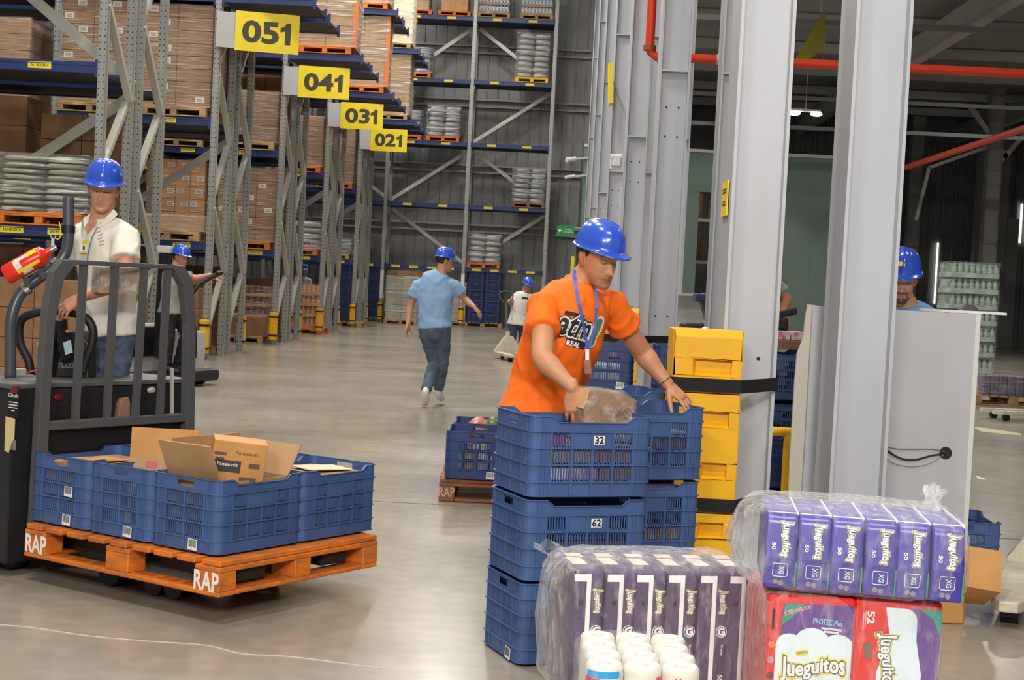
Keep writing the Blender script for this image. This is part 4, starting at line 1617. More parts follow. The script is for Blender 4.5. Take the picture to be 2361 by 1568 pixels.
c = tkside(58, 928)
dF = frame(c + Vector((-0.001, 0, 0)), (0, -1, 0), (0, 0, 1))
plate('classic_decal', P('black_decal', (16, 16, 18), 0.4), tk, dF, 0.075, 0.14, 0.001)
letters('decal_lettering', 'Classic', M_white, tk, dF @ Matrix.Translation((0, 0.03, 0)), 0.018, 0.066, 0.01, 0.0018)
q = MB()
for k in range(4):
    q.box((0, -0.002 - 0.012 * k, 0.0018), (0.058 - 0.012 * (k == 3) * 3, 0.004, 0.0006))
q.v = [dF @ p for p in q.v]
q.build('decal_lines', M_white, tk)
c = tkside(22, 1000)
q = MB().prism([(-0.03, 0.075), (0.035, 0.07), (0.035, -0.02), (0.018, -0.035), (0.0, -0.085), (-0.03, -0.08)], 2, 0.0005, 0.0015)
dF = frame(c, (0, -1, 0), (0, 0, 1))
q.v = [dF @ p for p in q.v]
q.build('cream_sticker', P('cream_sticker', (214, 192, 140), 0.6), tk)
c = tkside(72, 1028)
plate('grey_sticker', P('worn_grey_sticker', (128, 126, 120), 0.6, var=0.3, vscale=30), tk, frame(c, (0, -1, 0), (0, 0, 1)), 0.05, 0.045, 0.001)
c = tkside(60, 900)
MB().ell(c, (0.006, 0.028, 0.018), 14).build('red_tail_lamp', P('dark_red_lens', (110, 26, 24), 0.3), tk, smooth=True)
for r, z in ((0.24, 0.80), (0.80, 0.815)):
    q = MB().ell((r, 1.298, z), (0.028, 0.008, 0.016), 14)
    q.build('front_lamp', P('dark_red_lens', (110, 26, 24), 0.3) if r < 0.5 else M_brace, tk, smooth=True)


def tkp(px, py, y):
    return TI @ at(px, py, y)


# grab bar
path = [tkp(*p) for p in ((24, 872, 7.02), (24, 800, 7.02), (26, 735, 7.02), (46, 680, 7.04), (85, 645, 7.06), (125, 616, 7.08), (150, 585, 7.1), (158, 545, 7.1), (158, 500, 7.1), (158, 454, 7.1))]
MB().tube(path, 0.027, 16, smooth=5).build('grab_bar', M_grab, tk, smooth=2)
a, c = tkp(157, 537, 7.1), tkp(158, 520, 7.1)
MB().cyl(a, c, 0.032, 16).build('bar_sleeve', M_black, tk, smooth=True)
for pa, pb in (((58, 668, 7.05), (68, 660, 7.05)), ((128, 612, 7.08), (137, 603, 7.08))):
    MB().cyl(tkp(*pa), tkp(*pb), 0.032, 16).build('hose_clamp', P('shiny_clamp', (210, 210, 208), 0.15, 0.9), tk, smooth=True)
# control handle loop and hood
yh = 7.22
lp = [tkp(px, py, yh) for px, py in ((70, 862), (66, 832), (48, 795), (44, 760), (52, 735), (80, 722), (120, 716), (170, 722), (200, 735), (214, 760), (212, 795), (198, 832), (192, 862))]
MB().tube(lp, 0.021, 14, smooth=4).build('control_handle', M_black, tk, smooth=2)
a, c = at(88, 872, 7.2), at(206, 800, 7.2)
hood = MB()
hood.prism([(a.x, 0.862), (c.x, 0.862), (c.x - 0.01, c.z + 0.02), (c.x - 0.05, c.z + 0.07), (a.x + 0.06, c.z + 0.07), (a.x + 0.01, c.z - 0.02)], 1, 7.21, 7.34)
hood.v = [TI @ v for v in hood.v]
hood.build('control_hood', M_black, tk, bevel=0.012)
F = TI @ frame(((a.x + c.x) / 2 - 0.02, 7.2085, 0.925), (1, 0, 0), (0, 0, 1))
letters('lettering', 'crown.com', P('grey_print_on_black', (120, 122, 126), 0.5), tk, F, 0.026, 0.2, 0.015, 0.0012)
MB().bar(tkp(110, 868, 7.2), tkp(136, 740, 7.2), 0.05, 0.05).build('control_stem', M_black, tk)
MB().box(tkp(96, 793, 7.19), (0.05, 0.01, 0.012)).build('pale_switch', M_brace, tk)
MB().box(tkp(42, 858, 7.1), (0.06, 0.05, 0.035)).build('grey_connector', M_brace, tk, bevel=0.006)
MB().tube([tkp(60, 862, 7.12), tkp(80, 855, 7.13), tkp(105, 862, 7.14)], 0.006, 8, smooth=4).build('red_cable', P('red_cable', (150, 50, 44), 0.5), tk)
# things on the truck
sc_ = thing('handheld_scanner', 'black handheld scanner with pale blue label on the truck handle', 'scanner', at(148, 790, 7.16), ANG)
MB().bar((-0.02, 0, 0.11), (0.0, 0, -0.05), 0.05, 0.03, (0, 1, 0)).build('scanner_grip', M_black, sc_, bevel=0.01)
MB().bar((-0.008, -0.004, 0.03), (0.02, -0.004, -0.085), 0.06, 0.03, (0, 1, 0)).build('scanner_head', M_black, sc_, bevel=0.01)
b = MB().box((0, 0, 0), (0.045, 0.002, 0.062), (0, -0.25, 0))
b.build('pale_blue_label', P('pale_blue_label', (196, 226, 240), 0.5), sc_, (0.006, -0.021, -0.022))
MB().cyl((0.0, -0.02, 0.055), (0, -0.012, 0.055), 0.008, 10).build('orange_button', P('orange_button', (240, 160, 30), 0.4), sc_)
fe = thing('fire_extinguisher', 'red fire extinguisher strapped to the truck grab bar', 'fire extinguisher', at(62, 605, 6.97))
a, c = at(12, 636, 6.95) - fe.location, at(108, 582, 6.99) - fe.location
d = (c - a).normalized()
q = d.to_track_quat('Z', 'Y').to_matrix()
Ln = (c - a).length
MB().lathe([(0.001, 0), (0.04, 0), (0.047, 0.012), (0.047, Ln - 0.04), (0.04, Ln - 0.015), (0.018, Ln), (0.015, Ln + 0.02), (0.001, Ln + 0.02)], a, 24, q).build('cylinder', P('extinguisher_red', (222, 44, 26), 0.25), fe, smooth=True)


def arc_label(name, z0, z1, a0, a1, m, r=0.0478, n=12):
    b = MB()
    vs = [a + q @ Vector((r * math.cos(a0 + (a1 - a0) * k / n), r * math.sin(a0 + (a1 - a0) * k / n), z)) for z in (z0, z1) for k in range(n + 1)]
    b.add(vs, [(k, k + 1, n + 2 + k, n + 1 + k) for k in range(n)])
    return b.build(name, m, fe)


fr_dir = q.transposed() @ (CAM - fe.location).normalized()
a0 = math.atan2(fr_dir.y, fr_dir.x)
M_lw = P('label_white', (232, 226, 214), 0.5, var=0.15, vscale=60)
M_ly = P('label_yellow', (240, 206, 40), 0.5)
for sgn in (1,):
    arc_label('white_label', 0.06, 0.09, a0 - 1.1, a0 + 0.1, M_lw)
    arc_label('white_label', 0.09, Ln * 0.78, a0 - 1.05, a0 - 0.62, M_lw, 0.0481)
    arc_label('yellow_label', Ln * 0.6, Ln * 0.84, a0 - 1.1, a0 - 0.55, M_ly, 0.0484)
    arc_label('yellow_label', 0.06, Ln * 0.8, a0 + 0.15, a0 + 0.5, M_ly)
    arc_label('grey_label', 0.08, Ln * 0.6, a0 + 0.5, a0 + 0.95, M_lw)
vv = a + d * (Ln + 0.03)
MB().cyl(a + d * (Ln + 0.01), a + d * (Ln + 0.05), 0.014, 12).build('valve', P('brass_valve', (190, 186, 176), 0.25, 0.8), fe, smooth=True)
MB().bar(vv, vv + Vector((0.0, 0, 0.05)), 0.012, 0.012).build('valve_lever', M_brace, fe)
ring = [vv + Vector((0.012 * math.cos(t), 0, 0.062 + 0.012 * math.sin(t))) for t in [k * math.pi / 6 for k in range(13)]]
MB().tube(ring, 0.002, 6).build('safety_pin', M_brace, fe)
MB().tube([vv + Vector((0.01, 0, 0.05)), vv + Vector((0.03, 0, 0.05)), vv + Vector((0.035, 0, 0.09)), vv + Vector((0.025, 0, 0.13))], 0.0022, 6, smooth=4).build('yellow_tie', M_ly, fe)
s0, s1 = a + d * 0.08, a + d * (Ln * 0.72)
low = Vector((0.02, 0.02, -0.06))
MB().bar(s0 + low * 0.7, s1 + low * 0.7, 0.03, 0.02).build('mount_bracket', M_tkg, fe)
for s in (s0, s1):
    MB().bar(s + low * 0.6, s + low * 1.5, 0.02, 0.02).build('mount_foot', M_tkg, fe)
bx = thing('wrapped_carton', 'small film-wrapped brown carton tied behind the truck backrest bars', 'carton', at(268, 676, 7.22), ANG - 0.25)
MB().bb(-0.105, 0.105, -0.05, 0.05, 0, 0.125).build('carton_body', P('grey_brown_card', (150, 126, 104), 0.7, var=0.1, vscale=9), bx, bevel=0.006)
put('film_wrap', wrap_mesh(0.218, 0.108, 0.13, film('box_film', 0.1, 0.5, 20), 3, 0.006), bx)
MB().bb(-0.105, 0.105, -0.058, -0.052, 0.0, 0.012).build('tape_strip', P('clear_brown_tape', (168, 142, 110), 0.2), bx)
cdp = at(280, 972, 7.2)
cd = thing('card_tube', 'short brown cardboard sleeve stuck behind the lower backrest rail', 'card', cdp, ANG)
MB().prism([(-0.042, -0.02), (0.04, -0.02), (0.036, 0.085), (0.026, 0.12), (-0.018, 0.112), (-0.034, 0.08)], 1, -0.02, 0.02).build('card_sleeve', P('shiny_brown_card', (150, 118, 92), 0.35), cd, bevel=0.008)

# ================================================================ crate stacks at the orange-shirted worker
U23 = math.radians(23)
UD, VD = Vector((math.cos(U23), math.sin(U23), 0)), Vector((-math.sin(U23), math.cos(U23), 0))
SA = Vector((0.105, 5.875, 0))
SB = Vector((0.365, 6.485, 0))
A = [crate('blue crate in the front stack, ' + s, SA + Vector((0, 0, 0.002 + 0.314 * k)) + UD * (0.004 * k), U23) for k, s in enumerate(('on the floor behind the purple packs', 'carrying the number 62', 'topmost, carrying the number 32'))]
Bs = [crate('blue crate in the stack beside the yellow guard, ' + s, SB + Vector((0, 0, 0.002 + 0.314 * k)) + UD * (0.006 * k), U23) for k, s in enumerate(('lowest of three', 'middle of three', 'topmost, under the left hand'))]
for k, t in ((1, '62'), (2, '32')):
    F = frame((0.045 - 0.01 * k, -CW / 2 - 0.0055, 0.222), (1, 0, 0), (0, 0, 1))
    plate('number_sticker', M_white, A[k], F, 0.044, 0.034, 0.0008)
    letters('number_print', t, M_ink, A[k], F, 0.026, 0.034, 0.03, 0.0016)
barcode_on(A[0], -CL / 2 - 0.0075, -0.1, 0.03, -math.pi / 2)
M_gblue = P('blue_red_packaging', (36, 90, 190), 0.3, var=1, vscale=14, rgb2=(226, 48, 44))
M_gwhite = P('white_packaging', (232, 234, 238), 0.3, var=0.5, vscale=9, rgb2=(160, 60, 80))
M_gcyan = P('cyan_purple_packaging', (40, 170, 226), 0.3, var=1, vscale=5, rgb2=(92, 62, 130))
M_gmix = P('mixed_packaging', (210, 180, 90), 0.3, var=1, vscale=24, rgb2=(120, 40, 60))
M_gdark = P('dark_packaging', (60, 74, 110), 0.3, var=1, vscale=16, rgb2=(150, 90, 60))
M_gpale = P('pale_packaging', (206, 214, 226), 0.3, var=1, vscale=22, rgb2=(90, 140, 180))


def goods(cr, label, cat, x0, x1, y0, y1, z0, z1, m, name='goods_pack', bevel=0.008):
    M = cr.matrix_basis
    o = MB().bb(-(x1 - x0) / 2, (x1 - x0) / 2, -(y1 - y0) / 2, (y1 - y0) / 2, 0, z1 - z0).build(name, m, None, M @ Vector(((x0 + x1) / 2, (y0 + y1) / 2, z0)), cr.rotation_euler.z, bevel=bevel)
    return tag(o, label, cat)


i0 = 0.022
goods(A[2], 'white packs at the bottom of the crate carrying the number 32', 'package', -0.23, 0.03, -0.18, -0.06, i0, 0.118, M_gwhite)
goods(A[2], 'brown carton lying at the right end of the crate carrying the number 32', 'carton', 0.04, 0.23, -0.18, 0.0, i0, 0.19, M_carton)
goods(A[2], 'blue and red packet in the crate carrying the number 32', 'package', -0.225, -0.1, -0.175, -0.06, 0.192, 0.25, M_gblue)
goods(A[2], 'flat brown carton in the middle of the crate carrying the number 32', 'carton', -0.23, 0.03, -0.18, -0.06, 0.12, 0.19, M_carton2)
goods(A[1], 'dark packets in the crate carrying the number 62', 'package', -0.22, 0.22, -0.18, 0.0, i0, 0.15, M_gdark)
goods(A[1], 'blue and orange packet on top in the crate carrying the number 62', 'package', -0.12, 0.1, -0.17, 0.0, 0.153, 0.265, P('blue_packaging', (70, 140, 210), 0.3, var=1, vscale=10, rgb2=(40, 50, 120)))
goods(A[0], 'pale packets in the lowest crate of the front stack', 'package', -0.23, 0.22, -0.175, 0.1, i0, 0.24, M_gpale)
goods(Bs[2], 'cyan and purple packs in the crate under the left hand', 'package', -0.225, 0.225, -0.18, 0.0, 0.06, 0.125, M_gcyan)
goods(Bs[2], 'brown carton in the crate under the left hand', 'carton', -0.05, 0.22, -0.15, 0.05, 0.126, 0.2, M_carton)
goods(Bs[1], 'yellow and dark packets in the middle crate beside the yellow guard', 'package', -0.22, 0.22, -0.18, 0.0, i0, 0.13, M_gmix)
g_ = goods(Bs[1], 'purple diaper pack with white numerals lying in the crate gap', 'package', -0.2, 0.14, -0.185, -0.02, 0.15, 0.30, P('purple_pack', (86, 66, 112), 0.35, var=0.2, vscale=6))
letters('lettering', '50', M_white, g_, frame((0.12, -0.0835, 0.128), (-1, 0, 0), (0, 0, -1)), 0.022, 0.03, 0.02, 0.001)
goods(Bs[0], 'mixed packets in the lowest crate beside the yellow guard', 'package', -0.2, 0.2, -0.17, 0.0, i0, 0.2, M_gmix)
# wrapped carton being put into the top crate
wc = thing('wrapped_carton', 'film-wrapped brown carton with upside-down print in the top front crate', 'carton', SA + UD * 0.165 + VD * 0.07 + Vector((0, 0, 0.632 + 0.19 + 0.004)), U23 - 0.06)
b = MB()
b.prism([(-0.125, 0), (0.125, 0), (0.125, 0.165), (0.06, 0.20), (-0.1, 0.205), (-0.125, 0.13)], 1, -0.075, 0.075)
b.build('carton_body', M_carton, wc, bevel=0.004)
MB().box((-0.118, 0, 0.168), (0.006, 0.146, 0.08), (0, 0.3, 0)).build('end_flap', P('pale_flap_card', (222, 176, 130), 0.7), wc)
F = frame((0.045, -0.0756, 0.115), (-1, 0, 0), (0, 0, -1))
letters('lettering', 'NO', M_prt, wc, F @ Matrix.Translation((0, 0, 0)), 0.028, 0.03, 0.02, 0.0012)
letters('lettering', 'DEJAR CAER', M_prt, wc, F @ Matrix.Translation((0.06, 0.008, 0)), 0.011, 0.065, 0.01, 0.0012)
letters('lettering', 'EL PRODUCTO', M_prt, wc, F @ Matrix.Translation((0.06, -0.01, 0)), 0.011, 0.07, 0.01, 0.0012)
rg = [F @ Vector((-0.045 + 0.021 * math.cos(t), 0.021 * math.sin(t), 0.001)) for t in [k * math.pi / 12 for k in range(25)]]
q = MB().tube(rg, 0.0012, 6)
q.bar(F @ Vector((-0.06, 0.014, 0.001)), F @ Vector((-0.03, -0.014, 0.001)), 0.002, 0.002)
q.build('no_symbol', M_prt, wc)
q = MB().ell((-0.1262, -0.03, 0.085), (0.002, 0.014, 0.03), 12)
q.build('red_leaf_mark', P('red_leaf_print', (206, 80, 50), 0.6), wc)
wc.scale = (0.84, 1, 0.97)
wm = wrap_mesh(0.262, 0.162, 0.21, film('clear_carton_film', 0.06, 0.45, 16), 5, 0.008)
for v in wm.vertices:
    if v.co.z > 0.12:
        if v.co.x > 0.06:
            v.co.z -= (v.co.x - 0.06) * 0.6 * (v.co.z - 0.12) / 0.09
        elif v.co.x < -0.06:
            v.co.x += (v.co.z - 0.12) * 0.35
put('film_wrap', wm, wc)
cs = goods(A[2], 'brown carton under the film-wrapped carton in the top front crate', 'carton', 0.0, 0.23, 0.005, 0.16, i0, 0.188, M_carton)
cs2 = goods(A[2], 'second brown carton under the film-wrapped carton in the top front crate', 'carton', -0.02, 0.03, -0.055, 0.0, i0, 0.188, M_carton)

# stacks further back
SCs = Vector((0.29, 7.42, 0))
for k, s in enumerate(('lowest', 'middle', 'topmost')):
    crate('blue crate in the stack behind the film-wrapped carton, %s of three' % s, SCs + Vector((0, 0, 0.002 + 0.314 * k)), math.radians(14))
back = [((0.30, 10.1), 3, 'left of the rear yellow guard', True), ((0.93, 9.9), 3, 'between the two yellow guards', True)]
for (xx, yy), n, wh, nv in back:
    pallet('wood', 'pallet under the blue crates ' + wh, (xx, yy, 0.001), math.pi / 2)
    for r in range(n):
        c = crate('navy blue crate in the stack %s, %s from the floor' % (wh, ordn(r)), (xx, yy - 0.28, PZ + 0.314 * r), 0.0, None, nv)
        if wh.startswith('left') and r:
            goods(c, 'wrapped goods in the navy crate %s, %s from the floor' % (wh, ordn(r)), 'package', -0.2, 0.22, -0.17, 0.1, i0, 0.16, M_gpale)
            barcode_on(c, 0.17, -CW / 2 - 0.0075, 0.033, 0)
pallet('wood', 'pallet under the blue crates behind the front column', (1.62, 10.0, 0.001), math.pi / 2)
for c in range(2):
    for r in range(3):
        crate('blue crate in the stack behind the front column, %s column, %s from the floor' % (('left', 'right')[c], ordn(r)), (1.40 + 0.515 * c, 9.72, PZ + 0.314 * r), 0.0, None, False)
for r in range(2):
    crate('navy crate behind the yellow rail, %s of two' % ('lower', 'upper')[r], (1.22, 8.95, 0.002 + 0.314 * r), 0.05, None, True)
ct = thing('carton_tray', 'brown carton tray of red and white packs on the crates behind the front column', 'carton', (1.46, 9.72, PZ + 0.945))
MB().bb(-0.2, 0.16, -0.16, 0.16, 0, 0.06).build('tray', M_carton, ct, bevel=0.004)
for k in range(4):
    o = MB().bb(-0.19 + 0.085 * k, -0.11 + 0.085 * k, -0.15, -0.02, 0.062, 0.115).build('carton_pack', P('red_white_pack', (236, 232, 232), 0.4, var=1, vscale=22, rgb2=(206, 50, 70)), ct, bevel=0.006)
crate('navy crate behind the leaning worker at the green wall', (2.35, 12.3, 0.002), 0.0, None, True)
for k in range(1, 3):
    crate('navy crate stacked behind the leaning worker, %s level' % ordn(k), (2.35, 12.3, 0.002 + 0.314 * k), 0.0, None, True)

# crates on the small worn pallet, left of the front stack
pallet('brown', 'worn brown pallet painted RAP under the two crates of bottles', (-0.17, 10.32, 0.001), 0.03)
rapo = bpy.data.objects['wooden_pallet.%03d' % 0] if False else [o for o in COL.objects if o.get('label', '').startswith('worn brown pallet')][0]
F = frame((-0.45 + 0.0, -0.6005, 0.06), (1, 0, 0), (0, 0, 1))
letters('painted_lettering', 'RAP', P('faded_stencil', (206, 160, 130), 0.7), rapo, F, 0.06, 0.1, 0.01, 0.001)
cl1 = crate('blue crate of bottles at the front of the worn brown pallet', (-0.425, 9.93, 0.149), math.pi / 2, None, True)
cl2 = crate('blue crate with snack bags at the rear of the worn brown pallet', (-0.42, 10.52, 0.149), math.pi / 2 + 0.02, None, True)
barcode_on(cl1, -CL / 2 - 0.0075, -0.1, 0.036, -math.pi / 2)
for k in range(4):
    bt = thing('drink_bottle', 'bottle standing in the blue crate on the worn brown pallet, %s from the left' % ordn(k), 'bottle', (-0.55 + 0.085 * k, 9.76, 0.172), 0, 'bottles in the blue crate')
    MB().lathe([(0.001, 0), (0.034, 0), (0.036, 0.01), (0.036, 0.12), (0.014, 0.17), (0.013, 0.19)], n=14).build('bottle_body', (M_gpale, M_gmix, P('clear_bottle', (206, 210, 206), 0.1), M_gpale)[k], bt, smooth=True)
    MB().cyl((0, 0, 0.19), (0, 0, 0.205), 0.015, 12).build('bottle_cap', (P('yellow_cap', (230, 210, 60), 0.4), P('red_cap', (206, 60, 34), 0.4))[k % 2], bt)
for k, (dx_, m_) in enumerate(((-0.05, P('red_snack_bag', (214, 70, 30), 0.25, var=0.8, vscale=12, rgb2=(240, 220, 180))), (0.09, P('green_snack_bag', (140, 160, 90), 0.25, var=0.6, vscale=12)))):
    b = MB().ell((0, 0, 0), (0.07, 0.025, 0.11), 14)
    tag(b.build('snack_bag', m_, None, (-0.42 + dx_, 10.36, 0.149 + 0.25), (0.1, 0.5 - k * 0.7, 0.2), smooth=2), '%s snack bag sticking out of the rear blue crate' % ('red and white', 'green')[k], 'snack bag')

# ================================================================ yellow column guards
def big_guard(label, loc, straps):
    t = thing('column_guard', label, 'column guard', loc)
    W, D, H = 0.32, 0.34, 1.255
    for k, (z0, z1) in enumerate(((0.0, 0.415), (0.42, 0.965), (0.97, H))):
        b = MB()
        b.prism([(-W / 2, D / 2), (-W / 2, -D / 2 + 0.05), (-W / 2 + 0.012, -D / 2 + 0.034), (W / 2 - 0.006, -D / 2 + 0.034), (W / 2, -D / 2 + 0.04), (W / 2, D / 2)], 2, z0, z1)
        wins = [(1.045, 1.125, 0.06)] if k == 2 else ([(0.81, 0.885, 0.1), (0.575, 0.65, 0.12)] if k == 1 else [(0.3, 0.375, 0.12), (0.08, 0.15, 0.12)])
        zz = z0
        for wa, wb, xl in sorted(wins):
            b.bb(-W / 2 + 0.008, W / 2 - 0.006, -D / 2, -D / 2 + 0.036, zz, wa)
            b.prism([(-W / 2 + 0.008, -D / 2), (xl - 0.13, -D / 2), (xl - 0.11, -D / 2 + 0.036), (-W / 2 + 0.008, -D / 2 + 0.036)], 2, wa, wb)
            b.bb(W / 2 - 0.05, W / 2 - 0.006, -D / 2, -D / 2 + 0.036, wa, wb)
            b.prism([(-D / 2, wa), (-D / 2 + 0.036, wa), (-D / 2 + 0.036, wa + 0.024)], 0, xl - 0.13, W / 2 - 0.05)
            zz = wb
        if k == 2:
            b.prism([(-D / 2, zz), (-D / 2, z1 - 0.03), (-D / 2 + 0.036, z1), (-D / 2 + 0.036, zz)], 0, -W / 2 + 0.008, W / 2 - 0.006)
        else:
            b.bb(-W / 2 + 0.008, W / 2 - 0.006, -D / 2, -D / 2 + 0.036, zz, z1)
        b.build('guard_module', M_yellow, t, bevel=0.006, seg=2)
    for z in (0.425, 0.975):
        b = MB()
        for (xa, ya), (xb, yb) in zip(straps, straps[1:] + straps[:1]):
            b.bar((xa, ya, z + 0.03), (xb, yb, z + 0.03), 0.004, 0.062)
        b.build('strap', P('black_webbing', (20, 20, 20), 0.8), t)
    q = MB().ell((0.0, 0.02, 1.255), (0.02, 0.02, 0.012), 12)
    q.build('cap_bolt', M_brace, t, smooth=True)
    return t


big_guard('large yellow guard strapped to the front column', (0.735, 7.11, 0), [(-0.165, -0.175), (0.155, -0.175), (0.375, 0.185), (0.375, 0.575), (0.1, 0.575), (-0.165, 0.175)])
big_guard('yellow guard strapped to the second column, behind the orange shirt', (0.6, 12.9, 0), [(-0.165, -0.175), (0.155, -0.175), (0.51, 0.195), (0.51, 0.585), (0.23, 0.585), (-0.165, 0.175)])

# yellow rail beside the front column
yr = thing('guard_rail', 'yellow tube rail right of the front column', 'rail', (1.3, 8.5, 0))
MB().cyl((-0.5, 0, 0.67), (0.085, 0, 0.67), 0.026, 14).cyl((0.085, 0, 0.67), (0.12, 0, 0.67), 0.022, 14).build('rail_tube', M_yellow, yr, smooth=True)
for x in (0.07, -0.45):
    MB().cyl((x, 0, 0), (x, 0, 0.66), 0.026, 14).bb(x - 0.06, x + 0.06, -0.06, 0.06, 0, 0.01).build('rail_post', M_yellow, yr, smooth=True)

# ================================================================ workstation
M_desk = P('grey_white_laminate', (196, 196, 200), 0.45, var=0.04, vscale=3)
M_edge = P('pale_edge_band', (222, 220, 214), 0.5)
ws = thing('workstation', 'tall grey-white workstation panel with black cable grommet', 'workstation', (1.85, 7.7, 0))
a, c = at(2012, 712, 7.7).x - 1.85, at(2252, 720, 7.7).x - 1.85
MB().bb(-0.36, c, 0, 0.03, 0.0, 1.386).build('front_panel', M_desk, ws)
MB().bb(c - 0.001, c + 0.022, -0.001, 0.5, 0.0, 1.386).build('side_panel', M_edge, ws)
MB().bb(-0.3, c, 0.03, 0.5, 1.0, 1.03).build('work_surface', M_desk, ws)
pr = []
for px, py in ((1887, 703), (1863, 702), (1857, 730), (1852, 780), (1838, 815), (1832, 880), (1828, 950), (1822, 1040), (1818, 1130)):
    p = at(px, py, 7.86)
    pr.append((p.x - 1.85, p.z))
x1 = pr[0][0] + 0.02
prof = [(x1, 1.386)] + pr[1:] + [(pr[-1][0], 0.0), (x1, 0.0)]
MB().prism(prof, 1, 0.15, 0.18).build('curved_side_panel', P('cream_laminate', (206, 198, 184), 0.5), ws)
MB().bb(x1 - 0.055, x1, 0.11, 0.15, 0, 1.384).build('panel_edge_strip', M_desk, ws)
MB().bb(-0.36, x1, 0.03, 0.15, 0.0, 1.0).build('inner_panel', M_desk, ws)
g = at(2181, 1045, 7.69)
MB().cyl((g.x - 1.85, -0.006, g.z), (g.x - 1.85, 0.002, g.z), 0.031, 24).build('cable_grommet', M_black, ws)
MB().cyl((g.x - 1.85, -0.008, g.z), (g.x - 1.85, 0.0, g.z), 0.022, 20).build('grommet_opening', M_ink, ws)
for k, (pts, r, m) in enumerate((([(2018, 1013), (2050, 1042), (2080, 1058), (2110, 1060), (2150, 1050), (2178, 1047)], 0.0045, M_black),
                                 ([(2020, 1022), (2060, 1034), (2100, 1036), (2150, 1036), (2178, 1042)], 0.0022, P('grey_cable', (110, 110, 108), 0.5)),
                                 ([(2022, 1052), (2016, 1040), (2030, 1045), (2060, 1068), (2100, 1076), (2140, 1070), (2178, 1048)], 0.0016, P('pale_cable', (150, 148, 142), 0.5)))):
    path = [at(px, py, 7.688) for px, py in pts]
    path = [Vector((p.x, 7.688, p.z)) for p in path]
    tag(MB().tube(path, r, 8, smooth=5).build('cable', m, smooth=2), ('thick black cable hanging into the workstation grommet', 'thin grey cable running straight to the workstation grommet', 'thin pale cable sagging below the workstation grommet')[k], 'cable')
pb = at(2222, 716, 7.85)
tag(MB().bb(-0.17, 0.17, -0.16, 0.16, 0, 0.012).build('white_board', P('white_board', (236, 236, 232), 0.4), None, (pb.x, 7.88, 1.388), 0.12), 'white board lying on the workstation edge', 'board')
dv = at(2235, 705, 7.9)
dk = thing('label_device', 'small dark device on the white board of the workstation', 'device', (dv.x, 7.9, 1.401))
MB().prism([(-0.05, 0), (0.05, 0), (0.02, 0.03), (-0.03, 0.032)], 1, -0.03, 0.03).build('device_body', P('dark_grey_plastic', (70, 66, 62), 0.5), dk, bevel=0.004)

# ================================================================ things beyond the workstation
sf = thing('chair', 'black and blue forklift-style seat right of the second column', 'chair', (at(1612, 720, 15.5).x, 15.5, 0))
zt = at(1620, 664, 15.5).z
zb_ = at(1600, 745, 15.5).z
MB().bb(-0.18, 0.16, -0.2, 0.2, zb_ - 0.13, zb_).build('seat', M_black, sf, bevel=0.04)
MB().bar((0.15, 0, zb_ - 0.05), (0.03, 0, zt - 0.05), 0.36, 0.1).build('backrest', M_black, sf, bevel=0.04)
MB().bb(-0.06, 0.1, -0.18, 0.18, zt - 0.14, zt - 0.06).build('head_pad', P('dark_blue_pad', (40, 56, 100), 0.6), sf, bevel=0.02)
MB().bb(-0.25, 0.25, -0.3, 0.3, 0.0, zb_ - 0.13).build('seat_box', P('white_panel', (186, 190, 188), 0.5), sf, bevel=0.02)
wp = at(1590, 682, 17.0)
tag(MB().bb(-0.3, 0.3, 0, 0.05, 0, wp.z).bb(-0.3, 0.3, -0.2, 0.05, wp.z, wp.z + 0.03).build('low_partition', P('white_panel', (186, 190, 188), 0.5), None, (wp.x + 0.05, 17.0, 0)), 'low white partition behind the forklift-style seat', 'partition')
# tall wrapped pallet of water bottles in the dock hall
yb = 29.0
a, c = at(2190, 720, yb), at(2300, 720, yb)
pallet('wood', 'pallet under the tall stack of green water packs in the dock hall', ((a.x + c.x) / 2 + 0.1, yb + 0.5, 0.001), math.pi / 2)
bottle_load('tall film-wrapped stack of green and clear bottles behind the workstation', ((a.x + c.x) / 2, yb + 0.5, PZ), c.x - a.x, 0.95, 7, 0.30, P('green_cap', (70, 140, 90), 0.4), P('green_clear_bottle', (178, 192, 182), 0.12, var=0.6, vscale=2.2, rgb2=(60, 110, 76)), 90, 8, True, P('clear_pack_film', (190, 200, 194), 0.2, var=0.5, vscale=3, rgb2=(110, 146, 124)))
yb = 22.0
a = at(2258, 908, yb)
pallet('wood', 'pale wooden pallet on the dock floor right of the workstation', (a.x + 0.5, yb + 0.5, 0.001), math.pi / 2)
bd = thing('pack_bundle', 'film-wrapped bundle of purple packs on the pale dock pallet', 'pack bundle', (a.x + 0.42, yb + 0.2, PZ))
for k in range(6):
    MB().bb(-0.36 + 0.12 * k, -0.245 + 0.12 * k, -0.13, 0.13, 0, 0.28).build('diaper_pack', P('greyish_purple_pack', (120, 106, 130), 0.4, var=0.3, vscale=8), bd, bevel=0.02)
put('film_wrap', wrap_mesh(0.76, 0.3, 0.3, M_filmtight, 8, 0.02), bd)
for k, (pts, lb) in enumerate((([(2243, 985), (2275, 988), (2355, 1001), (2355, 1005), (2300, 1000), (2262, 996)], 'long cream paper scrap on the dock floor'), ([(2250, 1098), (2268, 1104), (2274, 1108), (2256, 1106)], 'small white paper scrap on the dock floor'))):
    f = [flo(*p) for p in pts]
    cc = sum(f, Vector()) / len(f)
    tag(MB().prism([(p.x - cc.x, p.y - cc.y) for p in f], 2, 0.002, 0.006).build('paper_scrap', (P('cream_paper', (236, 224, 186), 0.7), M_white)[k], None, cc), lb, 'paper')


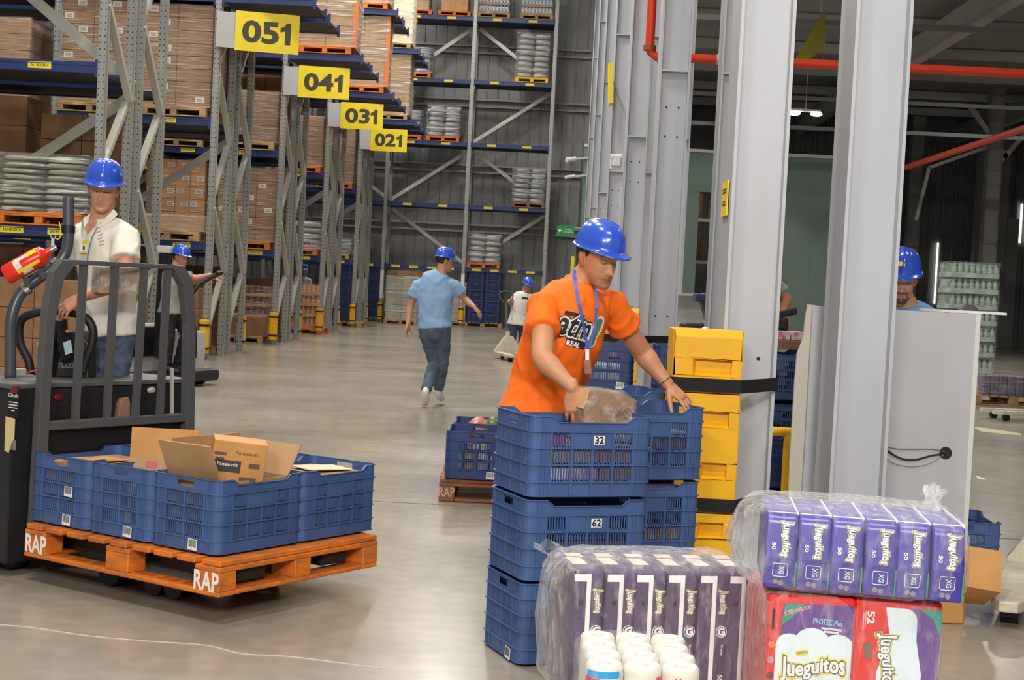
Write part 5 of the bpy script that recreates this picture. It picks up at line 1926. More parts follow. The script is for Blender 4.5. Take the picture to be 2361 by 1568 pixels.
def pallet_jack(label, loc, rz, m, stand=1.0):
    """hand pallet jack; forks along -y, handle at the +y end"""
    t = thing('pallet_jack', label, 'pallet jack', loc, rz)
    for sx in (-1, 1):
        b = MB()
        b.prism([(sx * 0.19 - 0.08, 0.0), (sx * 0.19 + 0.08, 0.0), (sx * 0.19 + 0.08, -1.05), (sx * 0.19 + 0.04, -1.15), (sx * 0.19 - 0.04, -1.15), (sx * 0.19 - 0.08, -1.05)], 2, 0.075, 0.125)
        b.build('fork', m, t, bevel=0.008)
        MB().cyl((sx * 0.19 - 0.04, -0.98, 0.04), (sx * 0.19 + 0.04, -0.98, 0.04), 0.04, 16).build('load_wheel', M_black, t, smooth=True)
    b = MB()
    b.prism([(-0.27, 0.08), (0.27, 0.08), (0.27, 0.14), (0.07, 0.42), (-0.07, 0.42), (-0.27, 0.14)], 1, 0.0, 0.12)
    b.build('frame_head', m, t, bevel=0.01)
    MB().cyl((0, 0.16, 0.12), (0, 0.16, 0.5), 0.045, 16).build('pump', m, t, smooth=True)
    for sx in (-1, 1):
        MB().cyl((sx * 0.08 - 0.025, 0.17, 0.09), (sx * 0.08 + 0.025, 0.17, 0.09), 0.09, 20).build('steer_wheel', M_black, t, smooth=True)
    tp = Vector((0, 0.42, 1.02))
    MB().cyl((0, 0.19, 0.3), tp, 0.02, 12).build('drawbar', M_tkg, t, smooth=True)
    lp = [tp + Vector(p) for p in ((0, 0, 0), (0.07, 0.01, 0.04), (0.125, 0.02, 0.12), (0.12, 0.03, 0.2), (0.06, 0.035, 0.23), (0, 0.036, 0.232), (-0.06, 0.035, 0.23), (-0.12, 0.03, 0.2), (-0.125, 0.02, 0.12), (-0.07, 0.01, 0.04), (0, 0, 0))]
    MB().tube(lp, 0.014, 10, smooth=3).build('handle_loop', M_tkg, t, smooth=2)
    return t


M_cream = P('cream_jack_paint', (214, 206, 186), 0.45, var=0.12, vscale=8)
jk = flo(1120, 832)
pj = pallet_jack('cream hand pallet jack pulled by the far worker in the white tee', (-0.72, 28.3, 0), 0.25, M_cream)
pj.scale = (1, 1, 1)
pj2 = pallet_jack('cream pallet jack half hidden at the right edge behind the carton', (2.67, 7.75, 0), -0.35, M_cream)
pj3 = pallet_jack('cream pallet jack on the dock floor near the pale pallet', (6.75, 19.5, 0), -math.pi / 2 + 0.12, M_cream)
# low right corner: crate and carton
cr_ = crate('blue crate on the floor at the right edge beside the workstation', (2.2, 8.1, 0.002), math.pi / 2 - 0.03)
goods(cr_, 'white packets in the crate at the right edge', 'package', -0.2, 0.2, -0.17, 0.0, i0, 0.2, M_gpale)
oc2 = open_carton('open_carton', 'empty brown carton with a lit flap, on the floor behind the violet-blue packs', (1.74, 6.92, 0.002), 0.12, 0.34, 0.28, 0.27, (('l', 0.12, 0.4),), M_carton3)
OI = inv(oc2)
for q4, dp in (((( 2222, 1257), (2310, 1271), (2308, 1366), (2226, 1352)), (6.98, 6.98, 6.72, 6.72)), (((2226, 1352), (2308, 1366), (2268, 1394), (2196, 1386)), (6.72, 6.72, 6.86, 6.86))):
    c4 = [OI @ at(px, py, dd) for (px, py), dd in zip(q4, dp)]
    e4 = [c + Vector((0, 0.006, -0.003)) for c in c4]
    MB().add(c4 + e4, [(0, 1, 2, 3), (7, 6, 5, 4), (0, 4, 5, 1), (1, 5, 6, 2), (2, 6, 7, 3), (3, 7, 4, 0)]).build('carton_flap', M_carton3, oc2)

# ================================================================ diaper bundles and paper rolls in the front right corner
pallet('wood', 'wooden pallet under the diaper bundles in the front right corner', (0.66, 4.5, 0.001), math.pi / 2)
M_purp = P('purple_diaper_pack', (86, 68, 108), 0.32, var=0.18, vscale=5)
M_viol = P('violet_blue_pack', (74, 64, 168), 0.28, var=0.15, vscale=6)
M_redp = P('red_diaper_pack', (226, 46, 44), 0.3)
M_yellet = P('logo_yellow', (246, 226, 50), 0.5)
M_yelpale = P('logo_pale_yellow', (214, 212, 120), 0.5)
M_grl = P('logo_grey_outline', (84, 78, 92), 0.5)
M_wht = P('logo_white', (246, 246, 246), 0.5)
M_teal = P('teal_flash', (40, 150, 130), 0.5)
M_cloud = P('pale_cloud', (226, 242, 250), 0.5)
F_B = film('bundle_film', 0.06, 0.3, 22.0, 1.0, stretch=(1.5, 1, 0.5), rough=0.05, graze=0.36)


def logo(parent, F, h, w, outer, lift=0.001, wave=True):
    """the pack's word mark: yellow blob, grey outline, white letters; letters bob and grow at both ends"""
    s = 'Jueguitos'
    for off, m, dz, dx in ((0.14, outer, 0.0, 0), (0.075, M_grl, 0.0008, 0.0), (0.03, M_wht, 0.0016, 0)):
        vs, fs = text_local(s, h, w, off)
        out = []
        for v in vs:
            u = v.x / (w / 2)
            sc = 0.85 + 0.35 * u * u
            out.append(F @ Vector((v.x, v.y * sc + 0.10 * h * math.sin(u * 3.0), lift + dz)))
        b = MB()
        b.add(out, fs)
        put('logo_lettering', b.mesh('logo_lettering', m, weld=False), parent)


def film_shell(dx, dy, dz, seed, amp=0.012, e=0.28, n=56, gather=(0.0, 0.0), m=None):
    b = MB().ell((0, 0, 0), (1, 1, 1), n)
    for v in b.v:
        p = Vector((math.copysign(abs(v.x) ** e, v.x), math.copysign(abs(v.y) ** e, v.y), math.copysign(abs(v.z) ** e, v.z)))
        mx_ = max(abs(p.x), abs(p.y), abs(p.z))
        o = noise.noise(Vector((p.x * 3 + seed, p.y * 3, p.z * 4))) * amp + noise.noise(Vector((p.x * 9 + seed, p.y * 8, p.z * 9))) * amp * 0.5
        q_ = Vector((p.x * dx / 2, p.y * dy / 2, p.z * dz / 2))
        if q_.length > 0:
            q_ += q_.normalized() * (o + amp * 0.6)
        for sg, ga in ((-1, gather[0]), (1, gather[1])):
            if ga and p.x * sg > 0.93:
                rr_ = math.hypot(p.y, p.z)
                q_.x += sg * ga * max(0, 1 - rr_ * 0.9) * (1 + 0.6 * noise.noise(Vector((p.y * 6, p.z * 6, seed))))
        v.x, v.y, v.z = q_
    return b.mesh('film_wrap', m or F_B, smooth=2)


# bundle of tall purple packs
B1 = thing('diaper_bundle', 'film-wrapped bundle of six tall purple diaper packs behind the paper rolls', 'diaper bundle', (0.375, 4.85, 0.149), math.atan2(4.754 - 4.597, 0.596) * 0.8)
for k in range(6):
    x = -0.30 + 0.1 * k + 0.05
    pk = MB().bb(-0.049, 0.049, -0.165, 0.165, 0, 0.408).build('diaper_pack', M_purp, B1, (x, 0, 0), (0, 0, 0.02 * math.sin(k * 2)), bevel=0.016, seg=3)
    F = frame((0, -0.1655, 0), (1, 0, 0), (0, 0, 1))
    q = MB().box((-0.0, 0.2, 0.0006), (0.014, 0.395, 0.0006))
    q.v = [F @ p for p in q.v]
    q.build('white_stripe', M_wht, pk)
    q = MB().box((-0.02, 0.386, 0.0004), (0.05, 0.022, 0.0006))
    q.v = [F @ p for p in q.v]
    q.build('white_top_band', M_wht, pk)
    Fl = F @ Matrix.Translation((0.0285, 0.315, 0)) @ Matrix.Rotation(-math.pi / 2 - 0.06, 4, 'Z')
    logo(pk, Fl, 0.023, 0.072, M_yellet)
    ring = [F @ Vector((0.029 + 0.017 * math.cos(t), 0.222 + 0.017 * math.sin(t), 0.001)) for t in [j * math.pi / 10 for j in range(21)]]
    MB().tube(ring, 0.0012, 6).build('round_emblem_ring', M_wht, pk)
    Fg = F @ Matrix.Translation((0.029, 0.222, 0)) @ Matrix.Rotation(0.15, 4, 'Z')
    letters('emblem_letter', 'G', M_wht, pk, Fg, 0.022, 0.02, 0.06, 0.0008)
    letters('lettering', 'Grande', M_wht, pk, F @ Matrix.Translation((0.034, 0.165, 0)) @ Matrix.Rotation(-math.pi / 2, 4, 'Z'), 0.007, 0.034, 0.01, 0.0008)
    letters('lettering', '50', M_wht, pk, F @ Matrix.Translation((0.032, 0.075, 0)) @ Matrix.Rotation(-math.pi / 2, 4, 'Z'), 0.014, 0.022, 0.03, 0.0008)
    q = MB()
    q.bb(-0.03, 0.02, -0.06, 0.05, 0.4085, 0.4092).bb(-0.02, 0.035, 0.07, 0.13, 0.4085, 0.4092)
    q.build('cream_top_print', P('cream_pack_print', (228, 220, 206), 0.5, var=0.3, vscale=18, rgb2=(206, 170, 140)), pk)
    q = MB().ell((-0.022, -0.166, 0.31), (0.007, 0.003, 0.008), 10)
    q.build('pack_hole', M_ink, pk)
put('film_wrap', film_shell(0.645, 0.36, 0.44, 1.3, 0.013, gather=(0.02, 0.0)), B1, (-0.012, 0, 0.212))
tl = MB().grid((-0.33, 0.1, 0.405), (0.06, 0.05, 0), (0, -0.05, 0.03), 6, 6, lambda p, u, v: p + Vector((-0.05 * (1 - u), 0, 0.02 * math.sin(u * 7 + v * 5) + 0.02 * (1 - u))))
tl.build('film_tail', M_film, B1, smooth=2)

# tilted bundle of violet-blue packs on top of the red ones
B2 = thing('diaper_bundle', 'film-wrapped bundle of six violet-blue diaper packs lying on the red packs', 'diaper bundle', (0.955, 4.56, 0.578), -0.10)
B2.rotation_euler = (0, 0.012, -0.09)
for k in range(6):
    x = -0.282 + 0.094 * k + 0.047
    pk = MB()
    pk.prism([(-0.2, 0.0), (0.2, 0.0), (0.2, 0.215), (-0.17, 0.215), (-0.185, 0.2), (-0.205, 0.09)], 0, -0.046, 0.046)
    pk = pk.build('diaper_pack', M_viol, B2, (x, 0, 0.002), (0, 0, 0.015 * math.sin(k * 3)), bevel=0.012, seg=3)
    Fu = frame((0, -0.1965, 0.145), (1, 0, 0), (0, 0.18, 1))
    logo(pk, Fu @ Matrix.Translation((0.01, -0.0, 0)) @ Matrix.Rotation(-math.pi / 2 - 0.08, 4, 'Z'), 0.028, 0.098, M_yelpale, 0.0015)
    letters('lettering', '50', M_wht, pk, Fu @ Matrix.Translation((-0.022, -0.022, 0)) @ Matrix.Rotation(-math.pi / 2, 4, 'Z'), 0.010, 0.02, 0.03, 0.0015)
    Fd = frame((0, -0.2035, 0.045), (1, 0, 0), (0, -0.055, 1))
    ring = [(-0.019, 0.022), (0.019, 0.022), (0.021, 0.018), (0.021, -0.012), (0.017, -0.016), (-0.017, -0.016), (-0.021, -0.012), (-0.021, 0.018), (-0.019, 0.022)]
    MB().tube([Fd @ Vector((a_, b_ + 0.008, 0.0015)) for a_, b_ in ring], 0.0011, 6).build('size_frame', M_wht, pk)
    letters('size_letters', 'XG', P('pale_mint_print', (200, 232, 226), 0.5), pk, Fd @ Matrix.Translation((0.004, 0.011, 0)) @ Matrix.Rotation(-math.pi / 2, 4, 'Z'), 0.014, 0.024, 0.03, 0.0015)
    q = MB()
    q.cyl(Fd @ Vector((-0.012, -0.024, 0)), Fd @ Vector((-0.012, -0.024, 0.0015)), 0.0075, 12)
    q.cyl(Fd @ Vector((0.004, -0.027, 0)), Fd @ Vector((0.004, -0.027, 0.0015)), 0.008, 12)
    q.build('grey_print_spots', P('grey_pack_print', (150, 140, 150), 0.5), pk)
    q = MB().box((0.0435, 0.0, 0.001), (0.004, 0.075, 0.0012))
    q.v = [Fd @ p for p in q.v]
    q.build('teal_edge', M_teal, pk)
    q = MB().bb(-0.043, 0.043, -0.16, -0.145, 0.2155, 0.2165)
    q.build('white_top_band', M_wht, pk)
    q = MB().bb(0.041, 0.0465, -0.16, 0.18, 0.212, 0.219)
    q.build('white_seam', M_wht, pk)
put('film_wrap', film_shell(0.63, 0.43, 0.245, 4.1, 0.014, gather=(0.05, 0.015)), B2, (-0.022, 0, 0.118))
tf = thing('film_tuft', 'x', 'film')
COL.objects.unlink(tf)
bpy.data.objects.remove(tf)
tl = MB()
for k in range(7):
    a_ = k * 0.9
    tl.grid((0.235, 0.16, 0.21), (0.03 * math.cos(a_), 0.03 * math.sin(a_), 0), (0.012 * math.cos(a_ * 2), 0, 0.075 + 0.02 * math.sin(k * 2.2)), 3, 6, lambda p, u, v: p + Vector((0.008 * math.sin(9 * v + k), 0.006 * math.cos(7 * u + k), 0)))
tl.build('film_tuft', film('tuft_film', 0.35, 0.8, 30), B2, smooth=2)

# two bundles of large red packs side by side
for kk, (xc, yc, lb) in enumerate(((0.795, 4.56, 'film-wrapped red and purple diaper pack with its front toward the camera'), (1.06, 4.575, 'film-wrapped red and white diaper pack beside the front-facing one'))):
    Bq = thing('diaper_bundle', lb, 'diaper bundle', (xc, yc, 0.149), 0.05 if kk == 0 else -0.02)
    for j in range(3):
        pk = MB().bb(-0.127, 0.127, -0.055, 0.055, 0, 0.415).build('diaper_pack', M_redp, Bq, (0, -0.115 + 0.115 * j, 0), bevel=0.014, seg=3)
        if j:
            continue
        F = frame((0, -0.0555, 0.0), (1, 0, 0), (0, 0, 1))
        if kk == 0:
            def flat(name, pts, m, lift):
                q = MB().prism(pts, 2, lift, lift + 0.0005)
                q.v = [F @ p for p in q.v]
                return q.build(name, m, pk)
            flat('purple_field', [(-0.093, 0.16), (0.122, 0.16), (0.122, 0.392), (-0.083, 0.392)], P('pack_purple_field', (104, 62, 148), 0.35), 0.0005)
            cl = [(-0.1, 0.20), (-0.1, 0.27)]
            for cx_, r_, y_ in ((-0.062, 0.036, 0.278), (0.005, 0.05, 0.286), (0.08, 0.045, 0.274)):
                cl += [(cx_ + r_ * math.cos(t), y_ + r_ * 0.75 * math.sin(t)) for t in [math.pi * (1 - k / 8) for k in range(1, 8)]]
            cl += [(0.122, 0.26), (0.122, 0.2)]
            flat('pale_cloud', cl, M_cloud, 0.0012)
            flat('pale_cloud', [(-0.1, 0.16), (0.122, 0.16), (0.122, 0.205), (-0.1, 0.205)], M_cloud, 0.0010)
            flat('teal_flash', [(-0.088, 0.325), (-0.078, 0.39), (-0.02, 0.392), (-0.03, 0.375)], M_teal, 0.0012)
            letters('lettering', '¡MEJORADO!', M_wht, pk, F @ Matrix.Translation((-0.042, 0.372, 0)) @ Matrix.Rotation(0.28, 4, 'Z'), 0.013, 0.075, 0.05, 0.0018)
            letters('lettering', '¡MEJORADO!', P('red_print', (214, 60, 50), 0.5), pk, F @ Matrix.Translation((-0.042, 0.372, 0)) @ Matrix.Rotation(0.28, 4, 'Z'), 0.013, 0.075, 0.01, 0.0024)
            letters('lettering', 'PROTEC Plus', P('blue_print', (80, 140, 200), 0.5), pk, F @ Matrix.Translation((0.048, 0.342, 0)) @ Matrix.Rotation(-0.07, 4, 'Z'), 0.016, 0.085, 0.05, 0.0018)
            letters('lettering', 'PROTEC Plus', P('pale_blue_print', (190, 214, 236), 0.5), pk, F @ Matrix.Translation((0.048, 0.342, 0)) @ Matrix.Rotation(-0.07, 4, 'Z'), 0.016, 0.085, 0.0, 0.0024)
            for ty, tw in ((0.322, 0.06), (0.313, 0.045)):
                plate('white_caption', P('caption_white', (226, 220, 228), 0.5), pk, F @ Matrix.Translation((0.06, ty, 0)) @ Matrix.Rotation(-0.08, 4, 'Z'), tw, 0.006, 0.0005, 0.001)
            logo(pk, F @ Matrix.Translation((0.012, 0.205, 0.001)) @ Matrix.Rotation(0.02, 4, 'Z'), 0.062, 0.185, M_yellet, 0.0015)
            plate('yellow_caption', M_yellet, pk, F @ Matrix.Translation((-0.022, 0.25, 0)) @ Matrix.Rotation(0.12, 4, 'Z'), 0.036, 0.016, 0.0006, 0.002)
            letters('lettering', 'pañales', M_ink, pk, F @ Matrix.Translation((-0.022, 0.251, 0)) @ Matrix.Rotation(0.12, 4, 'Z'), 0.012, 0.032, 0.0, 0.004)
            MB().bb(-0.114, -0.106, -0.0575, -0.054, 0.315, 0.375).build('grip_slot', M_ink, pk, bevel=0.002)
            for k in range(4):
                q = MB().cyl(F @ Vector((-0.112, 0.27 - 0.045 * k, 0.0002)), F @ Vector((-0.112, 0.27 - 0.045 * k, 0.0012)), 0.011, 6)
                q.build('icon_print', (P('orange_icon', (240, 120, 70), 0.5), P('grey_icon', (190, 150, 150), 0.5), P('dark_icon', (90, 60, 70), 0.5), P('grey_icon', (190, 150, 150), 0.5))[k], pk)
        else:
            q = MB().prism([(0.03, 0.392), (0.123, 0.392), (0.123, 0.02), (0.06, 0.02)], 2, 0.0005, 0.001)
            q.v = [F @ p for p in q.v]
            q.build('purple_field', P('pack_purple_field', (104, 62, 148), 0.35), pk)
            pts = [(-0.036, 0.392), (0.02, 0.392)] + [(0.02 + 0.035 * math.sin(t), 0.357 + 0.035 * math.cos(t)) for t in (0.4, 0.8, 1.2, 1.57)] + [(0.056, 0.3), (0.075, 0.2), (0.07, 0.05), (-0.05, 0.05), (-0.055, 0.2), (-0.02, 0.3)]
            q = MB().prism(pts, 2, 0.001, 0.0016)
            q.v = [F @ p for p in q.v]
            q.build('white_field', M_cloud, pk)
            letters('lettering', '52', M_wht, pk, F @ Matrix.Translation((-0.078, 0.36, 0)) @ Matrix.Rotation(-math.pi / 2, 4, 'Z'), 0.02, 0.036, 0.03, 0.0012)
            q = MB()
            for k in range(2):
                q.box((-0.093 - 0.006 * k, 0.352 - 0.006 * k, 0.001), (0.0025, 0.05, 0.0006))
            q.v = [F @ p for p in q.v]
            q.build('caption_lines', P('pale_pink_print', (246, 190, 186), 0.5), pk)
            q = MB().box((-0.082, 0.262, 0.001), (0.016, 0.045, 0.0006))
            q.v = [F @ p for p in q.v]
            q.build('green_tag', P('green_print', (96, 120, 90), 0.5), pk)
            q = MB().prism([(0.125, 0.392), (0.06, 0.392), (0.1, 0.365), (0.125, 0.32)], 2, 0.001, 0.0014)
            q.v = [F @ p for p in q.v]
            q.build('teal_flash', M_teal, pk)
            logo(pk, F @ Matrix.Translation((-0.028, 0.235, 0.001)) @ Matrix.Rotation(-math.pi / 2, 4, 'Z'), 0.05, 0.16, M_yelpale, 0.002)
    put('film_wrap', film_shell(0.272, 0.375, 0.435, 7.7 + kk * 3, 0.010, gather=(0.0, 0.0)), Bq, (0, 0, 0.208))

# paper rolls
M_paper = P('white_paper_roll', (222, 218, 206), 0.85, bump=0.1, bscale=80)
RT = thing('paper_roll_pack', 'film-wrapped pack of twelve white paper rolls at the bottom edge', 'paper rolls', (0.285, 4.11, 0.149), 0.04)
rh = 0.30
prof = [(0.017, rh - 0.02), (0.017, rh - 0.003), (0.021, rh), (0.043, rh), (0.0475, rh - 0.006), (0.049, rh - 0.02), (0.049, 0.0), (0.0, 0.0)]
rme = MB().lathe([(0.0, rh - 0.02)] + prof, n=32).mesh('paper_roll', M_paper, smooth=True)
for jy in range(4):
    for ix in range(3):
        put('paper_roll', rme, RT, (-0.1 + 0.1 * ix + (0.004 if jy % 2 else 0), -0.158 + 0.105 * jy, 0))


def wrap_print(name, cx_, a0_, a1_, z0, z1, m, r=0.0505, sl=0.0):
    n = 14
    b = MB()
    vs = []
    for z, o in ((z0, 0), (z1, sl)):
        for k in range(n + 1):
            t = a0_ + (a1_ - a0_) * k / n
            vs.append(Vector((cx_ + r * math.cos(t), -0.158 + r * math.sin(t), z + (sl * k / n if z == z1 else sl * k / n))))
    b.add(vs, [(k, k + 1, n + 2 + k, n + 1 + k) for k in range(n)])
    return b.build(name, m, RT)


wrap_print('cyan_band', -0.1, -2.7, -0.75, 0.268, 0.286, P('roll_cyan', (24, 160, 226), 0.35))
wrap_print('red_band', -0.1, -2.9, -0.75, 0.2, 0.268, P('roll_red', (226, 52, 84), 0.35), sl=-0.006)
wrap_print('grey_band', -0.1, -0.6, -0.25, 0.2, 0.28, P('roll_grey', (206, 206, 222), 0.5))
wrap_print('grey_band', 0.0, -1.4, -1.05, 0.2, 0.27, P('roll_grey', (206, 206, 222), 0.5))
wrap_print('red_flash', 0.0, -0.85, -0.35, 0.2, 0.274, P('roll_red', (226, 52, 84), 0.35))
F = frame((0.012, -0.2095, 0.252), (1, 0.35, 0), (0, 0, 1))
letters('lettering', 'Suave', P('roll_blue', (110, 180, 226), 0.5), RT, F, 0.014, 0.034, 0.02, 0.002)
F = frame((0.068, -0.2, 0.247), (0.8, -0.5, 0), (0, 0, 1))
letters('lettering', 'to', P('roll_ink', (70, 64, 110), 0.5), RT, F, 0.026, 0.024, 0.02, 0.004)
q = MB()
Fb = frame((0.088, -0.2095, 0.272), (1, 0, 0), (0, 0, 1))
q.add([Fb @ Vector(p) for p in ((0, 0, 0.001), (-0.008, 0.007, 0.001), (-0.007, -0.006, 0.001), (0.008, 0.008, 0.001), (0.007, -0.005, 0.001))], [(0, 1, 2), (0, 4, 3)])
q.build('butterfly_mark', P('roll_red', (226, 52, 84), 0.35), RT)
put('film_wrap', film_shell(0.315, 0.435, 0.315, 9.0, 0.006, e=0.25, m=film('roll_film', 0.01, 0.12, 16, 0.9, graze=0.12)), RT, (0, 0, 0.151))
# ================================================================ people
def interp(x, xs, ys):
    if x <= xs[0]:
        return ys[0]
    for a in range(len(xs) - 1):
        if x <= xs[a + 1]:
            t = (x - xs[a]) / (xs[a + 1] - xs[a])
            t = t * t * (3 - 2 * t) * 0.5 + t * 0.5
            return ys[a] + (ys[a + 1] - ys[a]) * t
    return ys[-1]


HZ = [-.118, -.112, -.097, -.075, -.048, -.02, .0, .025, .05, .08, .1, .113, .117]
HW = [.010, .026, .040, .052, .060, .066, .070, .073, .074, .067, .051, .024, .004]
HF = [.070, .086, .092, .089, .087, .087, .0855, .091, .089, .075, .052, .020, .0]
HB = [.045, .030, .0, -.032, -.062, -.088, -.098, -.104, -.105, -.092, -.07, -.035, -.02]


def gs(a, s):
    return math.exp(-(a / s) ** 2)


def head_local(nz=54, na=64):
    b = MB()
    vs = []
    for i in range(nz + 1):
        z = HZ[0] + (HZ[-1] - HZ[0]) * (0.5 - 0.5 * math.cos(math.pi * i / nz))
        w, f, bk = interp(z, HZ, HW), interp(z, HZ, HF), interp(z, HZ, HB)
        yc, hy = (f + bk) / 2, (f - bk) / 2
        for k in range(na):
            a = 2 * math.pi * k / na
            ca, sa = math.cos(a), math.sin(a)
            x = w * math.copysign(abs(ca) ** 0.9, ca)
            y = yc + hy * math.copysign(abs(sa) ** (0.82 if sa > 0 else 0.95), sa)
            if sa > 0:
                t = max(0.0, min(1.0, (0.012 - z) / 0.055))
                nose = (0.003 + 0.024 * t ** 1.3) * gs(x, 0.0085 + 0.004 * t) if z > -0.045 else 0.027 * gs(x, 0.0125) * gs(z + 0.045, 0.006)
                if z < 0.03:
                    y += nose * (1 if z < 0.012 else max(0, (0.03 - z) / 0.018))
                for sx in (-1, 1):
                    y += 0.007 * gs(x - sx * 0.014, 0.006) * gs(z + 0.041, 0.007)
                    y -= 0.010 * gs(x - sx * 0.031, 0.015) * gs(z - 0.001, 0.010)
                    y += 0.0055 * gs(x - sx * 0.031, 0.011) * gs(z + 0.001, 0.007)
                    y += 0.005 * gs(x - sx * 0.028, 0.02) * gs(z - 0.021, 0.007)
                    y += 0.004 * gs(x - sx * 0.042, 0.016) * gs(z + 0.028, 0.014)
                y += 0.0065 * gs(x, 0.021) * gs(z + 0.0635, 0.0055) + 0.0065 * gs(x, 0.018) * gs(z + 0.0765, 0.006)
                y -= 0.004 * gs(x, 0.022) * gs(z + 0.0695, 0.0024)
                y += 0.006 * gs(x, 0.02) * gs(z + 0.101, 0.011)
                y -= 0.003 * gs(x, 0.02) * gs(z + 0.087, 0.005)
            vs.append(Vector((x, y, z)))
    fs = []
    for i in range(nz):
        for k in range(na):
            k2 = (k + 1) % na
            fs.append((i * na + k, i * na + k2, (i + 1) * na + k2, (i + 1) * na + k))
    fs.append(tuple(range(na - 1, -1, -1)))
    fs.append(tuple(nz * na + k for k in range(na)))
    b.add(vs, fs)
    for sx in (-1, 1):
        M = Euler((0, sx * 0.25, sx * -0.35)).to_matrix()
        b.ell((sx * 0.074, -0.012, -0.014), (0.007, 0.018, 0.032), 14, M)
        b.ell((sx * 0.079, -0.018, -0.008), (0.006, 0.013, 0.022), 12, M)
    return b


HEAD = head_local()


def head_matrix(c, f, up=(0, 0, 1), s=1.0):
    f = Vector(f).normalized()
    u = Vector(up)
    x = f.cross(u).normalized()
    u = x.cross(f)
    M = Matrix((x * s, f * s, u * s)).transposed().to_4x4()
    M.translation = Vector(c)
    return M


def remesh(b, name, voxel, smooth=2, keep=None):
    me = b.mesh(name, None, weld=False)
    ob = bpy.data.objects.new(name, me)
    COL.objects.link(ob)
    m = ob.modifiers.new('r', 'REMESH')
    m.mode = 'VOXEL'
    m.voxel_size = voxel
    m.use_smooth_shade = True
    if smooth:
        s = ob.modifiers.new('s', 'SMOOTH')
        s.factor = 0.5
        s.iterations = smooth
    bpy.context.view_layer.update()
    dg = bpy.context.evaluated_depsgraph_get()
    out = bpy.data.meshes.new_from_object(ob.evaluated_get(dg))
    bpy.data.objects.remove(ob)
    bpy.data.meshes.remove(me)
    out.name = name
    for p in out.polygons:
        p.use_smooth = True
    return out


def shift(me, off, fn=None):
    for v in me.vertices:
        v.co -= off
        if fn:
            v.co = fn(v.co)
    me.update()


def hand(b, wrist, d, palm, left, curl=(0.35, 0.4, 0.3), spread=0.1, s=1.0, thumb_in=0.3):
    d = Vector(d).normalized()
    p = Vector(palm)
    p = (p - d * p.dot(d)).normalized()
    t = d.cross(p) * (-1 if left else 1)
    w = Vector(wrist)
    b.loft([(w - d * 0.02 * s, .027 * s, .02 * s), (w + d * 0.015 * s, .030 * s, .019 * s), (w + d * 0.055 * s + p * .002, .041 * s, .0165 * s), (w + d * 0.088 * s, .041 * s, .013 * s)], 16, side=t, sq=0.85)
    for i, (o, bs, ln) in enumerate(((.030, .088, .074), (.0105, .093, .083), (-.0100, .090, .077), (-.029, .081, .060))):
        base = w + (t * o + d * bs) * s
        fd = (d + t * (spread * (1.2 - 0.8 * i))).normalized()
        pts = [(base - fd * 0.012 * s, .0092 * s)]
        a = 0.0
        q = base
        for k, fr in enumerate((0.45, 0.30, 0.25)):
            a += curl[k] * (1 + 0.12 * i)
            q = q + (fd * math.cos(a) + p * math.sin(a)) * ln * fr * s
            pts.append((q, (.0085, .0078, .0066)[k] * s))
        b.loft([(x, r, r * 0.92) for x, r in pts], 10, side=t)
    q = w + (d * 0.028 + t * 0.024 + p * 0.006) * s
    td = (d * 0.62 + t * 0.68 + p * thumb_in).normalized()
    pts = [(q - td * 0.01 * s, .014 * s)]
    for k, ln in enumerate((.040, .033, .026)):
        q = q + td * ln * s
        pts.append((q, (.0118, .0102, .0082)[k] * s))
        td = (td + d * 0.3 + p * 0.15).normalized()
    b.loft([(x, r, r) for x, r in pts], 10)


M_skin = P('skin', (196, 142, 108), 0.5, attr='skin_tone', bump=0.03, bscale=90)
M_hair = P('dark_hair', (30, 24, 20), 0.6, bump=0.4, bscale=120)


